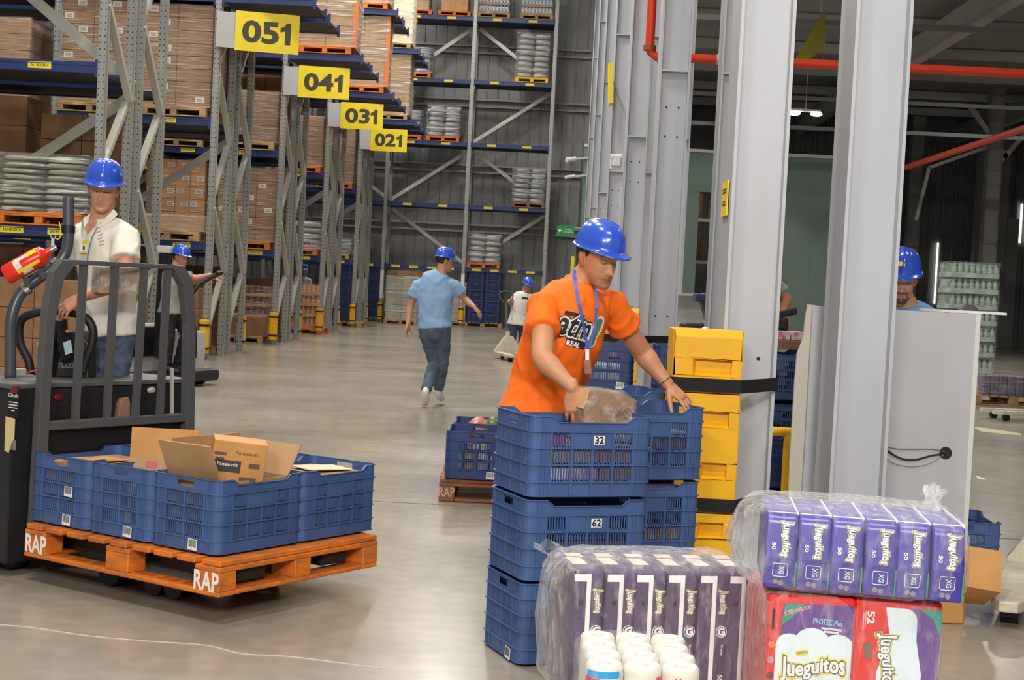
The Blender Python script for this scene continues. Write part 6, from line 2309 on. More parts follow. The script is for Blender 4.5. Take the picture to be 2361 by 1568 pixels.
def paint(me, Hinv, skin, opt):
    """skin, lips, brows and eyes by position on the head"""
    ca = me.color_attributes.new('skin_tone', 'FLOAT_COLOR', 'POINT')
    base = Vector(lin(skin)[:3])
    lip = Vector(lin(opt.get('lip', (166, 96, 84)))[:3])
    brow = Vector(lin((38, 28, 22))[:3])
    lash = Vector(lin((34, 26, 24))[:3])
    ew = Vector(lin((206, 196, 188))[:3])
    beard = Vector(lin((48, 36, 30))[:3])
    ear = Vector(lin(tuple(min(255, v * k) for v, k in zip(skin, (1.04, .9, .86))))[:3])
    buf = []
    openE = opt.get('eyes', 0.0)
    for v in me.vertices:
        p = Hinv @ v.co
        c = base
        if abs(p.x) < 0.1 and -0.13 < p.z < 0.13 and -0.12 < p.y < 0.15:
            ax = abs(p.x)
            if p.y > 0.03:
                l = max(gs(p.z + 0.0635, 0.0048), gs(p.z + 0.0755, 0.005)) * max(0, 1 - (ax / 0.026) ** 2)
                c = c.lerp(lip, min(1, l * 0.85))
                if ax < 0.026 and abs(p.z + 0.0695) < 0.0016 + 0.0004:
                    c = c.lerp(lash, 0.45)
                bz = 0.0235 + 0.006 * math.sin(max(0, min(1, (ax - 0.012) / 0.036)) * 2.6)
                bw = gs(p.z - bz, 0.0042) * (1 if 0.012 < ax < 0.05 else 0)
                c = c.lerp(brow, min(1, bw * 1.1) * opt.get('brow', 0.85))
                u = (ax - 0.031) / 0.0155
                if abs(u) < 1:
                    zl = -0.003 - 0.0035 * (1 - u * u) * (1 - openE)
                    zu = zl + 0.010 * (1 - u * u) * openE
                    if openE and zl < p.z < zu:
                        c = ew if abs(u) > 0.36 else lash
                    if abs(p.z - (zu if openE else zl)) < 0.0022:
                        c = c.lerp(lash, 0.85)
                    if abs(p.z - 0.008) < 0.002:
                        c = c.lerp(lash, 0.22)
                if opt.get('beard'):
                    m_ = 0.0
                    if p.z < -0.078 and ax < 0.045:
                        m_ = min(1, (-0.078 - p.z) / 0.008)
                    if -0.062 < p.z < -0.05 and ax < 0.032:
                        m_ = 0.9
                    if 0.026 < ax < 0.036 and p.z < -0.05:
                        m_ = 0.85
                    c = c.lerp(beard, m_ * 0.9)
                else:
                    sh = opt.get('stubble', 0.12)
                    if p.z < -0.05:
                        c = c.lerp(beard, sh * min(1, (-0.05 - p.z) / 0.02))
            if ax > 0.07 and -0.05 < p.z < 0.025:
                c = ear
        buf += [c.x, c.y, c.z, 1.0]
    ca.data.foreach_set('color', buf)


def helmet(parent, H, off, m=None, badge=False, tilt=0.0, sc=1.0):
    """hard hat in head coordinates: ridged dome, narrow brim, peak in front"""
    b = MB()
    na, nt = 48, 14
    rx, ry, rz = 0.092 * sc, 0.115 * sc, 0.102 * sc
    vs, fs = [], []
    rows = []
    for j in range(nt + 1):
        t = math.pi / 2 * j / nt
        rows.append((math.cos(t) ** 0.72, math.sin(t), 0))
    for (cr, sz, _) in rows:
        for k in range(na):
            a = 2 * math.pi * k / na
            x, y = rx * cr * math.cos(a), ry * cr * math.sin(a)
            ridge = 0.006 * gs(x, 0.011) * (1 if sz > 0.1 else 0) + 0.003 * gs(abs(x) - 0.03, 0.006) * (1 if sz > 0.35 else 0)
            n = Vector((x / rx, y / ry, sz)).normalized()
            vs.append(Vector((x, y, rz * sz)) + n * ridge)
    ring = []
    for (ex, dz) in ((0.004, -0.006), (0.012, -0.012), (0.02, -0.015)):
        for k in range(na):
            a = 2 * math.pi * k / na
            fr = max(0.0, math.sin(a)) ** 2.2
            e = ex * (0.55 + 1.7 * fr)
            vs.append(Vector(((rx + e * (1 - 0.25 * fr)) * math.cos(a), (ry + e) * math.sin(a), dz - 0.010 * fr * (ex / 0.02) + 0.004 * max(0, -math.sin(a)))))
    for j in range(nt):
        for k in range(na):
            k2 = (k + 1) % na
            fs.append((j * na + k, j * na + k2, (j + 1) * na + k2, (j + 1) * na + k))
    s0 = (nt + 1) * na
    prev = 0
    for r in range(3):
        st = s0 + r * na
        for k in range(na):
            k2 = (k + 1) % na
            fs.append((prev + k, st + k, st + k2, prev + k2))
        prev = st
    M = H @ Matrix.Translation((0, 0.0, 0.049)) @ Matrix.Rotation(tilt, 4, 'X')
    b.add([M @ v - off for v in vs], fs)
    me = b.mesh('hard_hat', m or M_helmet, smooth=2, weld=True)
    o = put('hard_hat', me, parent)
    md = o.modifiers.new('thick', 'SOLIDIFY')
    md.thickness = 0.0025
    md.offset = 1
    # inner band
    q = MB()
    lo = [M @ Vector((0.083 * sc * math.cos(2 * math.pi * k / 32), 0.102 * sc * math.sin(2 * math.pi * k / 32), -0.008)) - off for k in range(33)]
    hi = [M @ Vector((0.083 * sc * math.cos(2 * math.pi * k / 32), 0.102 * sc * math.sin(2 * math.pi * k / 32), 0.03)) - off for k in range(33)]
    q.add(lo + hi, [(k, k + 1, 34 + k, 33 + k) for k in range(32)])
    q.build('helmet_band', P('helmet_band', (30, 34, 50), 0.7), o)
    if badge:
        q = MB()
        a = 1.35
        c0 = M @ Vector((0.02, 0.123 * sc, 0.052)) - off
        nrm = (M.to_3x3() @ Vector((0.1, 0.95, 0.28))).normalized()
        q.cyl(c0 + nrm * 0.004, c0 + nrm * 0.012, 0.0125, 20)
        q.build('yellow_badge', M_yelplate, o)
    return o


def hair_cap(parent, H, off, m=M_hair, low=-0.045, sideburn=True):
    b = MB()
    vs, fs = [], []
    na, nz = 48, 12
    for i in range(nz + 1):
        for k in range(na):
            a = 2 * math.pi * k / na
            sa, ca = math.sin(a), math.cos(a)
            # hairline: low at the nape, up over the ears, out of the face in front
            if sa > 0.45:
                zl = 0.055
            elif sa > 0.12:
                zl = 0.055 - 0.06 * (0.45 - sa) / 0.33
            elif sa > -0.12:
                zl = -0.005 + (0.03 if sa < 0.05 else 0)
            else:
                zl = 0.0 + low * min(1, (-0.12 - sa) / 0.4)
            z = zl + (0.1 - zl) * i / nz
            w, f, bk = interp(z, HZ, HW), interp(z, HZ, HF), interp(z, HZ, HB)
            yc, hy = (f + bk) / 2, (f - bk) / 2
            g = 0.005 + 0.002 * noise.noise(Vector((ca * 8, sa * 8, z * 90)))
            if i == 0:
                g = -0.004
            vs.append(H @ Vector(((w + g) * math.copysign(abs(ca) ** 0.9, ca), yc + (hy + g) * math.copysign(abs(sa) ** (0.82 if sa > 0 else 0.95), sa), z)) - off)
    for i in range(nz):
        for k in range(na):
            k2 = (k + 1) % na
            fs.append((i * na + k, i * na + k2, (i + 1) * na + k2, (i + 1) * na + k))
    fs.append(tuple(nz * na + k for k in range(na)))
    b.add(vs, fs)
    return put('hair', b.mesh('hair', m, smooth=2), parent)


def torso_st(J, grow=0.0, g2=0.0, lo=0):
    """stations of the trunk from hips to neck"""
    sp = [Vector(p) for p in J['spine']]            # pelvis, waist, chest, upper chest, neck base
    sd = [Vector(J['hipside']), Vector(J['hipside']).lerp(Vector(J['side']), .4), Vector(J['side']), Vector(J['side']), Vector(J['side'])]
    R = J.get('trunk', ((.162, .118), (.148, .112), (.165, .122), (.168, .108), (.070, .066)))
    st = []
    for i in range(4):
        a, c = sp[i], sp[i + 1]
        for t in ((0, 0.5) if i < 3 else (0, 0.35, 0.62, 0.85)):
            p = a.lerp(c, t)
            if i == 3:
                k = {0: 0, .35: .16, .62: .48, .85: .8}[t]
            else:
                k = t
            rx = R[i][0] + (R[i + 1][0] - R[i][0]) * k
            ry = R[i][1] + (R[i + 1][1] - R[i][1]) * k
            st.append((p, rx + grow, ry + grow + g2, sd[i].lerp(sd[i + 1], t)))
    st.append((sp[4], R[4][0] + grow * 0.6, R[4][1] + grow * 0.6, sd[4]))
    return st


def bend(a, b_, c, ra, rb, rc, n=3):
    """limb through a joint, rounded at the middle"""
    a, b_, c = Vector(a), Vector(b_), Vector(c)
    out = [(a, ra)]
    for t in (0.35, 0.7):
        out.append((a.lerp(b_, t), ra + (rb - ra) * t))
    m1, m2 = a.lerp(b_, 0.9), b_.lerp(c, 0.1)
    out.append((m1.lerp(b_, 0.4), rb * 1.0))
    out.append(((m1 + m2 + b_ * 2) / 4, rb))
    out.append((m2.lerp(b_, 0.2), rb))
    for t, k in ((0.28, 0.1), (0.6, 0.6), (1.0, 1.0)):
        bul = 1.05 if t == 0.28 else 1.0
        out.append((b_.lerp(c, t), (rb + (rc - rb) * k) * bul))
    return out


def limb(st, k=3):
    """denser, smoother stations of a limb"""
    out = []
    for i in range(len(st) - 1):
        a, b_, c, d = st[max(i - 1, 0)], st[i], st[i + 1], st[min(i + 2, len(st) - 1)]
        for j in range(k):
            t = j / k
            w = [(-t + 2 * t * t - t ** 3) / 2, (2 - 5 * t * t + 3 * t ** 3) / 2, (t + 4 * t * t - 3 * t ** 3) / 2, (t ** 3 - t * t) / 2]
            out.append((a[0] * w[0] + b_[0] * w[1] + c[0] * w[2] + d[0] * w[3], a[1] * w[0] + b_[1] * w[1] + c[1] * w[2] + d[1] * w[3]))
    out.append(st[-1])
    return out


def person(label, root, J, W, voxel, cvox, skin=(200, 146, 112), opt=None, hat=True):
    """J: joints in world space; W: clothing"""
    opt = opt or {}
    root = Vector(root)
    t = thing('person', label, 'person', root)
    H = head_matrix(J['head'], J['face'], J.get('hup', (0, 0, 1)), J.get('hs', 1.0))
    b = MB()
    b.add([H @ v for v in HEAD.v], HEAD.f)
    sp = [Vector(p) for p in J['spine']]
    b.loft([(s[0], s[1], s[2], s[3]) for s in torso_st(J)], 20)
    nk = H @ Vector((0, -0.022, -0.055))
    b.loft([(sp[4] - (nk - sp[4]).normalized() * 0.05, .068, .064), (sp[4].lerp(nk, 0.25), .060, .058), (nk, .054, .058), (H @ Vector((0, -0.022, -0.01)), .05, .058)], 18, side=J['side'])
    fat = J.get('fat', 1.0)
    for S in ('R', 'L'):
        sh, el, wr = (Vector(J[k + S]) for k in ('sh', 'el', 'wr'))
        b.loft([(p, r * fat, r * fat) for p, r in limb(bend(sh, el, wr, .049, .042, .027))], 22)
        hd, hp = J['hd' + S], J['hp' + S]
        hand(b, wr, hd, hp, S == 'L', *J.get('curl' + S, ((0.35, 0.4, 0.3), 0.1)))
        hip, kn, an = (Vector(J[k + S]) for k in ('hip', 'kn', 'an'))
        b.loft([(p, r, r) for p, r in limb(bend(hip, kn, an, .085 * W.get('leg', 1), .058, .038))], 18)
        toe = Vector(J['toe' + S])
        td = (toe - an)
        b.loft([(an + Vector((0, 0, 0.01)), .036, .04), (an - Vector((0, 0, 0.035)), .038, .045), (an + td * 0.5 - Vector((0, 0, 0.03)), .042, .032), (toe, .04, .022)], 12)
    me = remesh(b, 'person_body', voxel, 2)
    paint(me, H.inverted(), skin, opt)
    me.materials.clear()
    me.materials.append(M_skin)
    shift(me, root)
    put('person_body', me, t)
    off = root

    def cloth(name, bb, m, vox, amp, fr, seed, smooth=3, aniso=(1, 1, 1)):
        cm = remesh(bb, name, vox, smooth)
        nr = [v.normal.copy() for v in cm.vertices]
        for v, n in zip(cm.vertices, nr):
            p = v.co
            q = Vector((p.x * aniso[0], p.y * aniso[1], p.z * aniso[2])) * fr
            o = noise.noise(q + Vector((seed, 0, 0))) + 0.5 * noise.noise(q * 2.3 + Vector((0, seed, 0)))
            o = (1 - abs(o) * 2.2) if abs(o) < 0.45 else 0
            v.co = p + n * (amp * o)
        cm.materials.clear()
        cm.materials.append(m)
        cm.update()
        raw = [v.co.copy() for v in cm.vertices]
        bvh = BVHTree.FromPolygons(raw, [tuple(p.vertices) for p in cm.polygons])
        shift(cm, off)
        return put(name, cm, t), bvh
    # trousers
    bb = MB()
    R0 = J.get('trunk', ((.162, .118),))[0]
    up = (sp[1] - sp[0]).normalized()
    bb.loft([(sp[0] - up * 0.012, R0[0] + .010 + cvox, R0[1] + .012 + cvox), (sp[0] + up * 0.03, R0[0] + .008 + cvox, R0[1] + .010 + cvox), (sp[0] + up * 0.07, R0[0] * 0.97 + .004, R0[1] * 0.97 + .004)], 20, side=J['hipside'])
    lw = W.get('leg', 1.0)
    for S in ('R', 'L'):
        hip, kn, an = (Vector(J[k + S]) for k in ('hip', 'kn', 'an'))
        st = bend(hip, kn, an + (kn - an).normalized() * 0.02, .096 * lw, .070 * lw, .056 * lw)
        bb.loft([(p, r, r) for p, r in st], 16, rounded=0)
    tr, _ = cloth('trousers', bb, W['trousers'], cvox * 1.1, W.get('tamp', .008), 7, 3.3, 2, (1, 1, 1.6))
    # shirt
    bb = MB()
    g = W.get('grow', .012)
    st = torso_st(J, g, W.get('belly', 0.0))
    hem = W.get('hem', 0.0)
    st[1] = (st[1][0], st[1][1] + cvox * .6, st[1][2] + cvox * .6, st[1][3])
    st[0] = (st[0][0] - up * hem, st[0][1] + W.get('flare', 0.01) + cvox, st[0][2] + W.get('flare', 0.01) + cvox, st[0][3])
    bb.loft(st, 24, rounded=0)
    sl = W.get('sleeve', 0.55)
    for S in ('R', 'L'):
        sh, el = Vector(J['sh' + S]), Vector(J['el' + S])
        c0 = sp[3].lerp(sh, 0.55)
        e = sh.lerp(el, sl)
        dd = (el - sh).normalized()
        sr = W.get('sr', 1.0)
        bb.loft([(c0, .066, .062), (sh.lerp(c0, .4), .068, .066), (sh + dd * .01, .067, .066), (sh.lerp(el, sl * 0.5), .064 * sr, .064 * sr), (e, .068 * sr, .068 * sr), (e + dd * 0.004, .067 * sr, .067 * sr)], 22, rounded=0)
    shirt, bvh = cloth('shirt', bb, W['shirt'], cvox, W.get('amp', .006), W.get('fr', 6), 1.7 + len(label), 3, (1.2, 1.2, 0.8))
    if W.get('shoes'):
        for S in ('R', 'L'):
            an, toe = Vector(J['an' + S]), Vector(J['toe' + S])
            td = toe - an
            td.z *= 1
            q = MB()
            hl = an - td.normalized() * 0.045
            dn = Vector((0, 0, 1))
            q.loft([(hl + Vector((0, 0, -.025)), .040, .05), (an + Vector((0, 0, -.022)), .046, .058), (an + td * 0.5 + Vector((0, 0, -.02)), .05, .044), (toe + Vector((0, 0, 0.002)), .047, .034)], 16, side=td.cross(dn))
            shoe = put('shoe', remesh(q, 'shoe', 0.008, 2), t, -root)
            shoe.data.materials.clear()
            shoe.data.materials.append(W['shoes'])
    hc = hair_cap(t, H, off)
    if hat:
        helmet(t, H, off, badge=opt.get('badge', False), tilt=opt.get('tilt', 0.0), sc=opt.get('hat', 1.0))
    return t, H, bvh, shirt


def on_cloth(bvh, p, d, lift):
    h = bvh.ray_cast(Vector(p), Vector(d).normalized())
    if h[0] is None:
        return Vector(p)
    return h[0] + h[1] * lift * (1 if h[1].dot(Vector(d)) < 0 else -1)


def print_on(bvh, parent, root, name, vs, fs, F, d, m, lift):
    """lays flat lettering onto the cloth along direction d"""
    b = MB()
    b.add([F @ Vector((v[0], v[1], 0)) for v in vs], fs)
    me = b.mesh(name, m, weld=False)
    bm = bmesh.new()
    bm.from_mesh(me)
    for _ in range(3):
        es = [e for e in bm.edges if e.calc_length() > 0.012]
        if es:
            bmesh.ops.subdivide_edges(bm, edges=es, cuts=1, use_grid_fill=True)
    bmesh.ops.triangulate(bm, faces=bm.faces)
    for v in bm.verts:
        v.co = on_cloth(bvh, v.co, d, lift) - Vector(root)
    bm.to_mesh(me)
    bm.free()
    me.update()
    return put(name, me, parent)


def ribbon(bvh, parent, root, name, pts, wd, m, lift=0.004, d=None, th=0.0015, fy=None):
    """strap lying on the shirt along points"""
    P_ = catmull(pts, 8)
    Q = [on_cloth(bvh, p, d, lift) if d is not None else Vector(p) for p in P_]
    if fy:
        Q = [q if abs(q.y - fy) < 0.4 else CAM + (p - CAM) * (fy / p.y) for p, q in zip(P_, Q)]
    b = MB()
    for a, c in zip(Q, Q[1:]):
        if (c - a).length > 1e-4:
            b.bar(a, c, wd, th, -Vector(d) if d is not None else (0, -1, 0))
    b.v = [v - Vector(root) for v in b.v]
    return b.build(name, m, parent, weld=False)


def legs(J, root, f, side, w=0.09, z0=0.0, kz=0.49, spread=0.11):
    f, s = Vector(f), Vector(side)
    r = Vector(root)
    p = Vector(J['spine'][0])
    for S, k in (('R', -1), ('L', 1)):
        J['hip' + S] = p + s * k * w - Vector((0, 0, 0.03))
        J['kn' + S] = Vector((r.x, r.y, z0 + kz)).lerp(Vector((p.x, p.y, z0 + kz)), .5) + s * k * (w + 0.01) + f * 0.02
        J['an' + S] = r + s * k * spread + Vector((0, 0, 0.085))
        J['toe' + S] = r + s * k * (spread + 0.02) + f * 0.17 + Vector((0, 0, 0.035))
    return J


# ---- worker in the orange T-shirt
M_ort = P('orange_tshirt', (255, 112, 8), 0.8, bump=0.06, bscale=160)
M_drk = P('dark_trousers', (34, 36, 46), 0.8, var=0.2, vscale=20)
fT = Vector((0.74, -0.67, 0)).normalized()
lT = Vector((-fT.y, fT.x, 0))
Jo = dict(spine=[at(1243, 968, 6.42), at(1262, 880, 6.43), at(1298, 775, 6.38), at(1318, 712, 6.36), at(1337, 655, 6.37)],
          side=lT, hipside=lT, head=at(1378, 593, 6.33), face=(0.62, -0.74, -0.27), hs=1.02,
          shR=at(1254, 702, 6.24), elR=at(1250, 826, 6.06), wrR=at(1318, 893, 5.99), hdR=(0.06, -0.02, -0.32), hpR=(0.15, 0.95, 0.05), curlR=((0.15, 0.35, 0.3), 0.2),
          shL=at(1408, 702, 6.46), elL=at(1480, 812, 6.60), wrL=at(1538, 884, 6.57), hdL=(0.20, -0.03, -0.17), hpL=(-0.45, 0.45, -0.7), curlL=((0.08, 0.2, 0.2), 0.26),
          trunk=((.160, .118), (.150, .116), (.170, .128), (.166, .112), (.064, .060)), fat=1.06)
rootO = Vector((Jo['spine'][0].x - 0.02, 6.42, 0))
legs(Jo, rootO, fT, lT)
Wo = dict(shirt=M_ort, trousers=M_drk, shoes=P('dark_shoe', (40, 38, 38), 0.6), hem=-0.015, flare=0.012, sleeve=0.47, grow=0.016, belly=0.008, amp=0.008, fr=7)
po, Ho, bvo, sho = person('person in an orange T-shirt and blue hard hat packing the crates', rootO, Jo, Wo, 0.0033, 0.007, (198, 140, 104), dict(brow=1.2, stubble=0.28, tilt=0.05, hat=1.0))
# shirt print on the chest
cpt = at(1340, 750, 5.6)
dv = (at(1340, 750, 6.6) - cpt).normalized()
pd = (-fT * 0.75 + dv * 0.25).normalized()
ctr = on_cloth(bvo, at(1340, 752, 6.0), dv, 0.0)
Fp = frame(ctr - pd * 0.3, lT + Vector((0, 0, -0.2)), Vector((0.12, 0, 1)))


def rect(x0, x1, y0, y1, n=6):
    b = MB().grid((x0, y0, 0), (x1 - x0, 0, 0), (0, y1 - y0, 0), n, max(1, n // 2))
    return b.v, b.f


M_blk = P('print_black', (34, 32, 34), 0.7)
M_pw = P('print_white', (236, 234, 230), 0.7)
M_pg = P('print_green', (96, 136, 92), 0.7)
S_ = 1.0
for pts, lf in ((rect(-0.085, 0.0, 0.03, 0.046), 0.0018), (rect(-0.045, 0.05, -0.09, -0.06), 0.0018)):
    print_on(bvo, po, rootO, 'shirt_print', pts[0], pts[1], Fp, pd, M_blk, lf)
for txt, off, m, lf in (('atm', 0.105, M_blk, 0.0022), ('atm', 0.07, M_pw, 0.0032), ('atm', 0.022, M_blk, 0.0044)):
    vs, fs = text_local(txt, 0.075, 0.145, off)
    print_on(bvo, po, rootO, 'shirt_print', [(v.x - 0.022 + 0.12 * v.y, v.y - 0.012) for v in vs], fs, Fp, pd, m, lf)
for off, m, lf in ((0.11, M_pw, 0.0028), (0.05, M_pg, 0.0042)):
    vs, fs = text_local('!', 0.105, 0.024, off)
    print_on(bvo, po, rootO, 'shirt_print', [(v.x + 0.088 + 0.16 * v.y, v.y - 0.005) for v in vs], fs, Fp, pd, m, lf)
vs, fs = text_local('REAL', 0.018, 0.06, 0.04)
print_on(bvo, po, rootO, 'shirt_print', [(v.x - 0.01, v.y - 0.078) for v in vs], fs, Fp, pd, M_pw, 0.0034)
vs, fs = text_local('* *', 0.01, 0.02, 0.08)
# lanyard with badge
M_lan = P('blue_lanyard', (70, 96, 190), 0.6)
dcam = dv
Lp = [at(1326, 632, 6.2), at(1325, 648, 6.2), at(1328, 672, 6.2), at(1338, 722, 6.2), at(1346, 770, 6.2), at(1352, 805, 6.2)]
ribbon(bvo, po, rootO, 'lanyard', [p - dcam * 0.5 for p in Lp], 0.014, M_lan, 0.006, dcam, fy=6.3)
Rp = [at(1368, 664, 6.2), at(1373, 690, 6.2), at(1373, 722, 6.2), at(1369, 750, 6.2), at(1356, 802, 6.2)]
ribbon(bvo, po, rootO, 'lanyard', [p - dcam * 0.5 for p in Rp], 0.011, M_lan, 0.007, dcam, fy=6.27)
bp = on_cloth(bvo, at(1352, 800, 5.7), dcam, 0.008)
q = MB()
b1 = at(1354, 806, bp.y - 0.02)
b2 = at(1354, 830, bp.y - 0.02)
q.bar(b1 - rootO, b2 - rootO, 0.016, 0.003, (0, -1, 0))
q.build('badge_clip', M_pw, po)
b3 = at(1356, 862, bp.y - 0.02)
q = MB()
q.bar(b2 - rootO, b3 - rootO, 0.028, 0.002, (0.3, -1, 0))
q.build('badge_card', P('brown_badge', (176, 120, 96), 0.4, var=0.3, vscale=40), po)
wl = Jo['wrL']
dl = (wl - Jo['elL']).normalized()
o1 = dl.orthogonal().normalized()
o2 = dl.cross(o1)
MB().tube([wl - dl * 0.012 - rootO + (o1 * math.cos(k * math.pi / 10) + o2 * math.sin(k * math.pi / 10)) * 0.0315 for k in range(21)], 0.0018, 6).build('wrist_cord', M_ink, po)
# neckline rib
nb = Jo['spine'][4]
nax = (Jo['head'] - nb).normalized()
n1 = lT
n2 = nax.cross(n1)
MB().tube([nb - rootO - nax * 0.002 + n1 * math.cos(k * math.pi / 12) * 0.066 + n2 * math.sin(k * math.pi / 12) * 0.064 for k in range(25)], 0.007, 8).build('shirt_collar', M_ort, po, smooth=2)

# ---- worker in the white polo shirt on the truck
M_wpolo = P('white_polo', (232, 226, 212), 0.8, bump=0.06, bscale=150)
M_jean = P('blue_jeans', (96, 110, 140), 0.85, var=0.25, vscale=14, bump=0.2, bscale=200)
fW = Vector((-0.42, -0.91, 0)).normalized()
lW = Vector((-fW.y, fW.x, 0))
Jw = dict(spine=[at(256, 765, 7.62), at(250, 690, 7.62), at(247, 595, 7.6), at(243, 545, 7.58), at(234, 506, 7.57)],
          side=lW, hipside=Vector((0.62, -0.78, 0)), head=at(239, 434, 7.52), face=(0.16, -0.93, -0.24), hup=(0.06, 0, 1), hs=0.94,
          shR=at(189, 540, 7.70), elR=at(200, 650, 7.86), wrR=at(222, 735, 7.80), hdR=(0.05, -0.05, -0.3), hpR=(0.4, -0.3, 0.1),
          shL=at(291, 545, 7.48), elL=at(288, 648, 7.36), wrL=at(190, 684, 7.17), hdL=(-0.24, -0.02, -0.17), hpL=(0.1, 0.62, -0.6), curlL=((0.3, 0.45, 0.35), 0.22),
          trunk=((.140, .108), (.138, .110), (.152, .118), (.158, .106), (.058, .056)))
rootW = Vector((Jw['spine'][0].x, 7.62, 0.2))
legs(Jw, rootW, (-0.78, -0.62, 0), (0.62, -0.78, 0), w=0.075, z0=0.2, spread=0.09)
Ww = dict(shirt=M_wpolo, trousers=M_jean, shoes=P('dark_shoe', (40, 38, 38), 0.6), hem=0.02, flare=0.012, sleeve=0.52, grow=0.013, amp=0.007, sr=1.08, leg=0.88)
pw, Hw, bvw, shw = person('person in a white polo shirt and blue hard hat riding the black truck', rootW, Jw, Ww, 0.0033, 0.007, (204, 146, 116), dict(brow=0.75, stubble=0.05, tilt=0.06, eyes=0.0, hat=1.04))
# collar: open V showing skin, two flaps
dW = (at(205, 520, 7.6) - at(205, 520, 6.6)).normalized()
vpts = [(at(x, y, 6.9)) for x, y in ((198, 514), (228, 510), (222, 522), (204, 540), (198, 524))]
bm_ = MB()
bm_.add(vpts, [(0, 1, 2, 3, 4)])
print_on(bvw, pw, rootW, 'open_neck_skin', [(v.x, v.z) for v in vpts], [(0, 1, 2, 3, 4)], Matrix(((1, 0, 0, 0), (0, 0, 0, 6.9), (0, 1, 0, 0), (0, 0, 0, 1))), dW, P('neck_skin', (204, 146, 116), 0.5), 0.007)


def flap(pts, nm='collar_flap'):
    P3 = []
    for x, y in pts:
        h = on_cloth(bvw, at(x, y, 6.9), dW, 0.008)
        P3.append(h if h.y > 7.1 else at(x, y, 7.5))
    c = [p - rootW for p in P3]
    e = [p + dW * 0.006 for p in c]
    n = len(c)
    return MB().add(c + e, [tuple(range(n)), tuple(range(2 * n - 1, n - 1, -1))] + [(i, (i + 1) % n, n + (i + 1) % n, n + i) for i in range(n)]).build(nm, M_wpolo, pw)


flap(((208, 492), (192, 502), (186, 514), (196, 530), (206, 512)))
flap(((262, 482), (272, 494), (260, 512), (232, 528), (222, 523), (244, 508)))
ribbon(bvw, pw, rootW, 'lanyard', [at(x, y, 6.9) for x, y in ((238, 512), (226, 528), (214, 552), (205, 590), (203, 612))], 0.005, P('grey_lanyard', (110, 118, 122), 0.6), 0.006, dW)
ribbon(bvw, pw, rootW, 'lanyard', [at(x, y, 6.9) for x, y in ((196, 514), (190, 526), (191, 545))], 0.005, P('grey_lanyard', (110, 118, 122), 0.6), 0.006, dW)
cb_ = on_cloth(bvw, at(198, 572, 6.9), dW, 0.01)
F = frame(cb_ - rootW, lW, (0, 0, 1))
F.translation = cb_ - rootW + fW * 0.006
plate('badge_card', M_white, pw, F, 0.05, 0.068, 0.0012)
plate('badge_stripe', M_ly, pw, F @ Matrix.Translation((0.008, 0.02, 0)), 0.032, 0.018, 0.0006, 0.0014)
plate('badge_stripe', M_ly, pw, F @ Matrix.Translation((0.0, -0.03, 0)), 0.046, 0.007, 0.0006, 0.0014)
plate('badge_photo', P('badge_photo_dark', (70, 56, 52), 0.6), pw, F @ Matrix.Translation((0.004, -0.008, 0)), 0.012, 0.02, 0.0006, 0.0014)
qv = []
for k in range(5):
    a = MB().grid((-0.012 + 0.006 * (k % 2), 0.03 - 0.016 * k, 0), (0.026, 0, 0), (0, 0.005, 0), 4, 1)
    cc = at(232, 552, 6.9)
    print_on(bvw, pw, rootW, 'shirt_print', [(v.x, v.y) for v in a.v], a.f, frame(cc, (1, 0, 0.3), (0.25, 0, 1)), dW, P('grey_shirt_print', (176, 164, 160), 0.7), 0.0025)

# ---- worker walking away, light blue shirt
M_bls = P('light_blue_shirt', (134, 168, 204), 0.8)
M_gjn = P('grey_blue_jeans', (84, 100, 118), 0.85, var=0.25, vscale=9)
f3 = Vector((0.2, 0.98, 0)).normalized()
l3_ = Vector((-f3.y, f3.x, 0))
Y = 16.85
Jm = dict(spine=[at(1003, 760, Y), at(1001, 735, Y), at(1003, 685, Y), at(1005, 655, Y), at(1018, 628, Y - 0.02)], side=l3_, hipside=l3_, head=at(1025, 602, Y), face=(0.86, 0.42, -0.1),
          shL=at(964, 655, Y + 0.02), elL=at(946, 706, Y + 0.06), wrL=at(941, 748, Y), hdL=(-0.02, -0.02, -0.1), hpL=(0.5, -0.2, 0), shR=at(1047, 657, Y - 0.02), elR=at(1071, 690, Y + 0.06), wrR=at(1093, 707, Y - 0.05), hdR=(0.09, -0.02, -0.09), hpR=(-0.3, 0.2, -0.5),
          hipL=at(985, 768, Y), knL=at(1003, 838, Y + 0.1), anL=at(981, 903, Y - 0.22), toeL=at(979, 930, Y - 0.1), hipR=at(1021, 768, Y), knR=at(1020, 838, Y + 0.08), anR=at(1011, 902, Y + 0.25), toeR=at(1017, 919, Y + 0.42),
          trunk=((.165, .12), (.16, .118), (.185, .125), (.17, .11), (.06, .058)))
rootM = Vector((at(1000, 930, Y).x, Y, 0))
Wm = dict(shirt=M_bls, trousers=M_gjn, shoes=P('white_shoe', (226, 222, 212), 0.5), hem=-0.02, flare=0.0, sleeve=0.55, grow=0.022, amp=0.009, fr=5, sr=1.15, leg=0.98)
pm, Hm, bvm, _ = person('person in a light blue shirt walking away along the aisle', rootM, Jm, Wm, 0.009, 0.011, (188, 134, 104))
put('belt', MB().loft([(Jm['spine'][1] - rootM - Vector((0, 0, 0.052)), .172, .13), (Jm['spine'][1] - rootM - Vector((0, 0, 0.02)), .172, .13)], 24, side=l3_, rounded=0).mesh('belt', P('dark_belt', (40, 34, 30), 0.5)), pm)

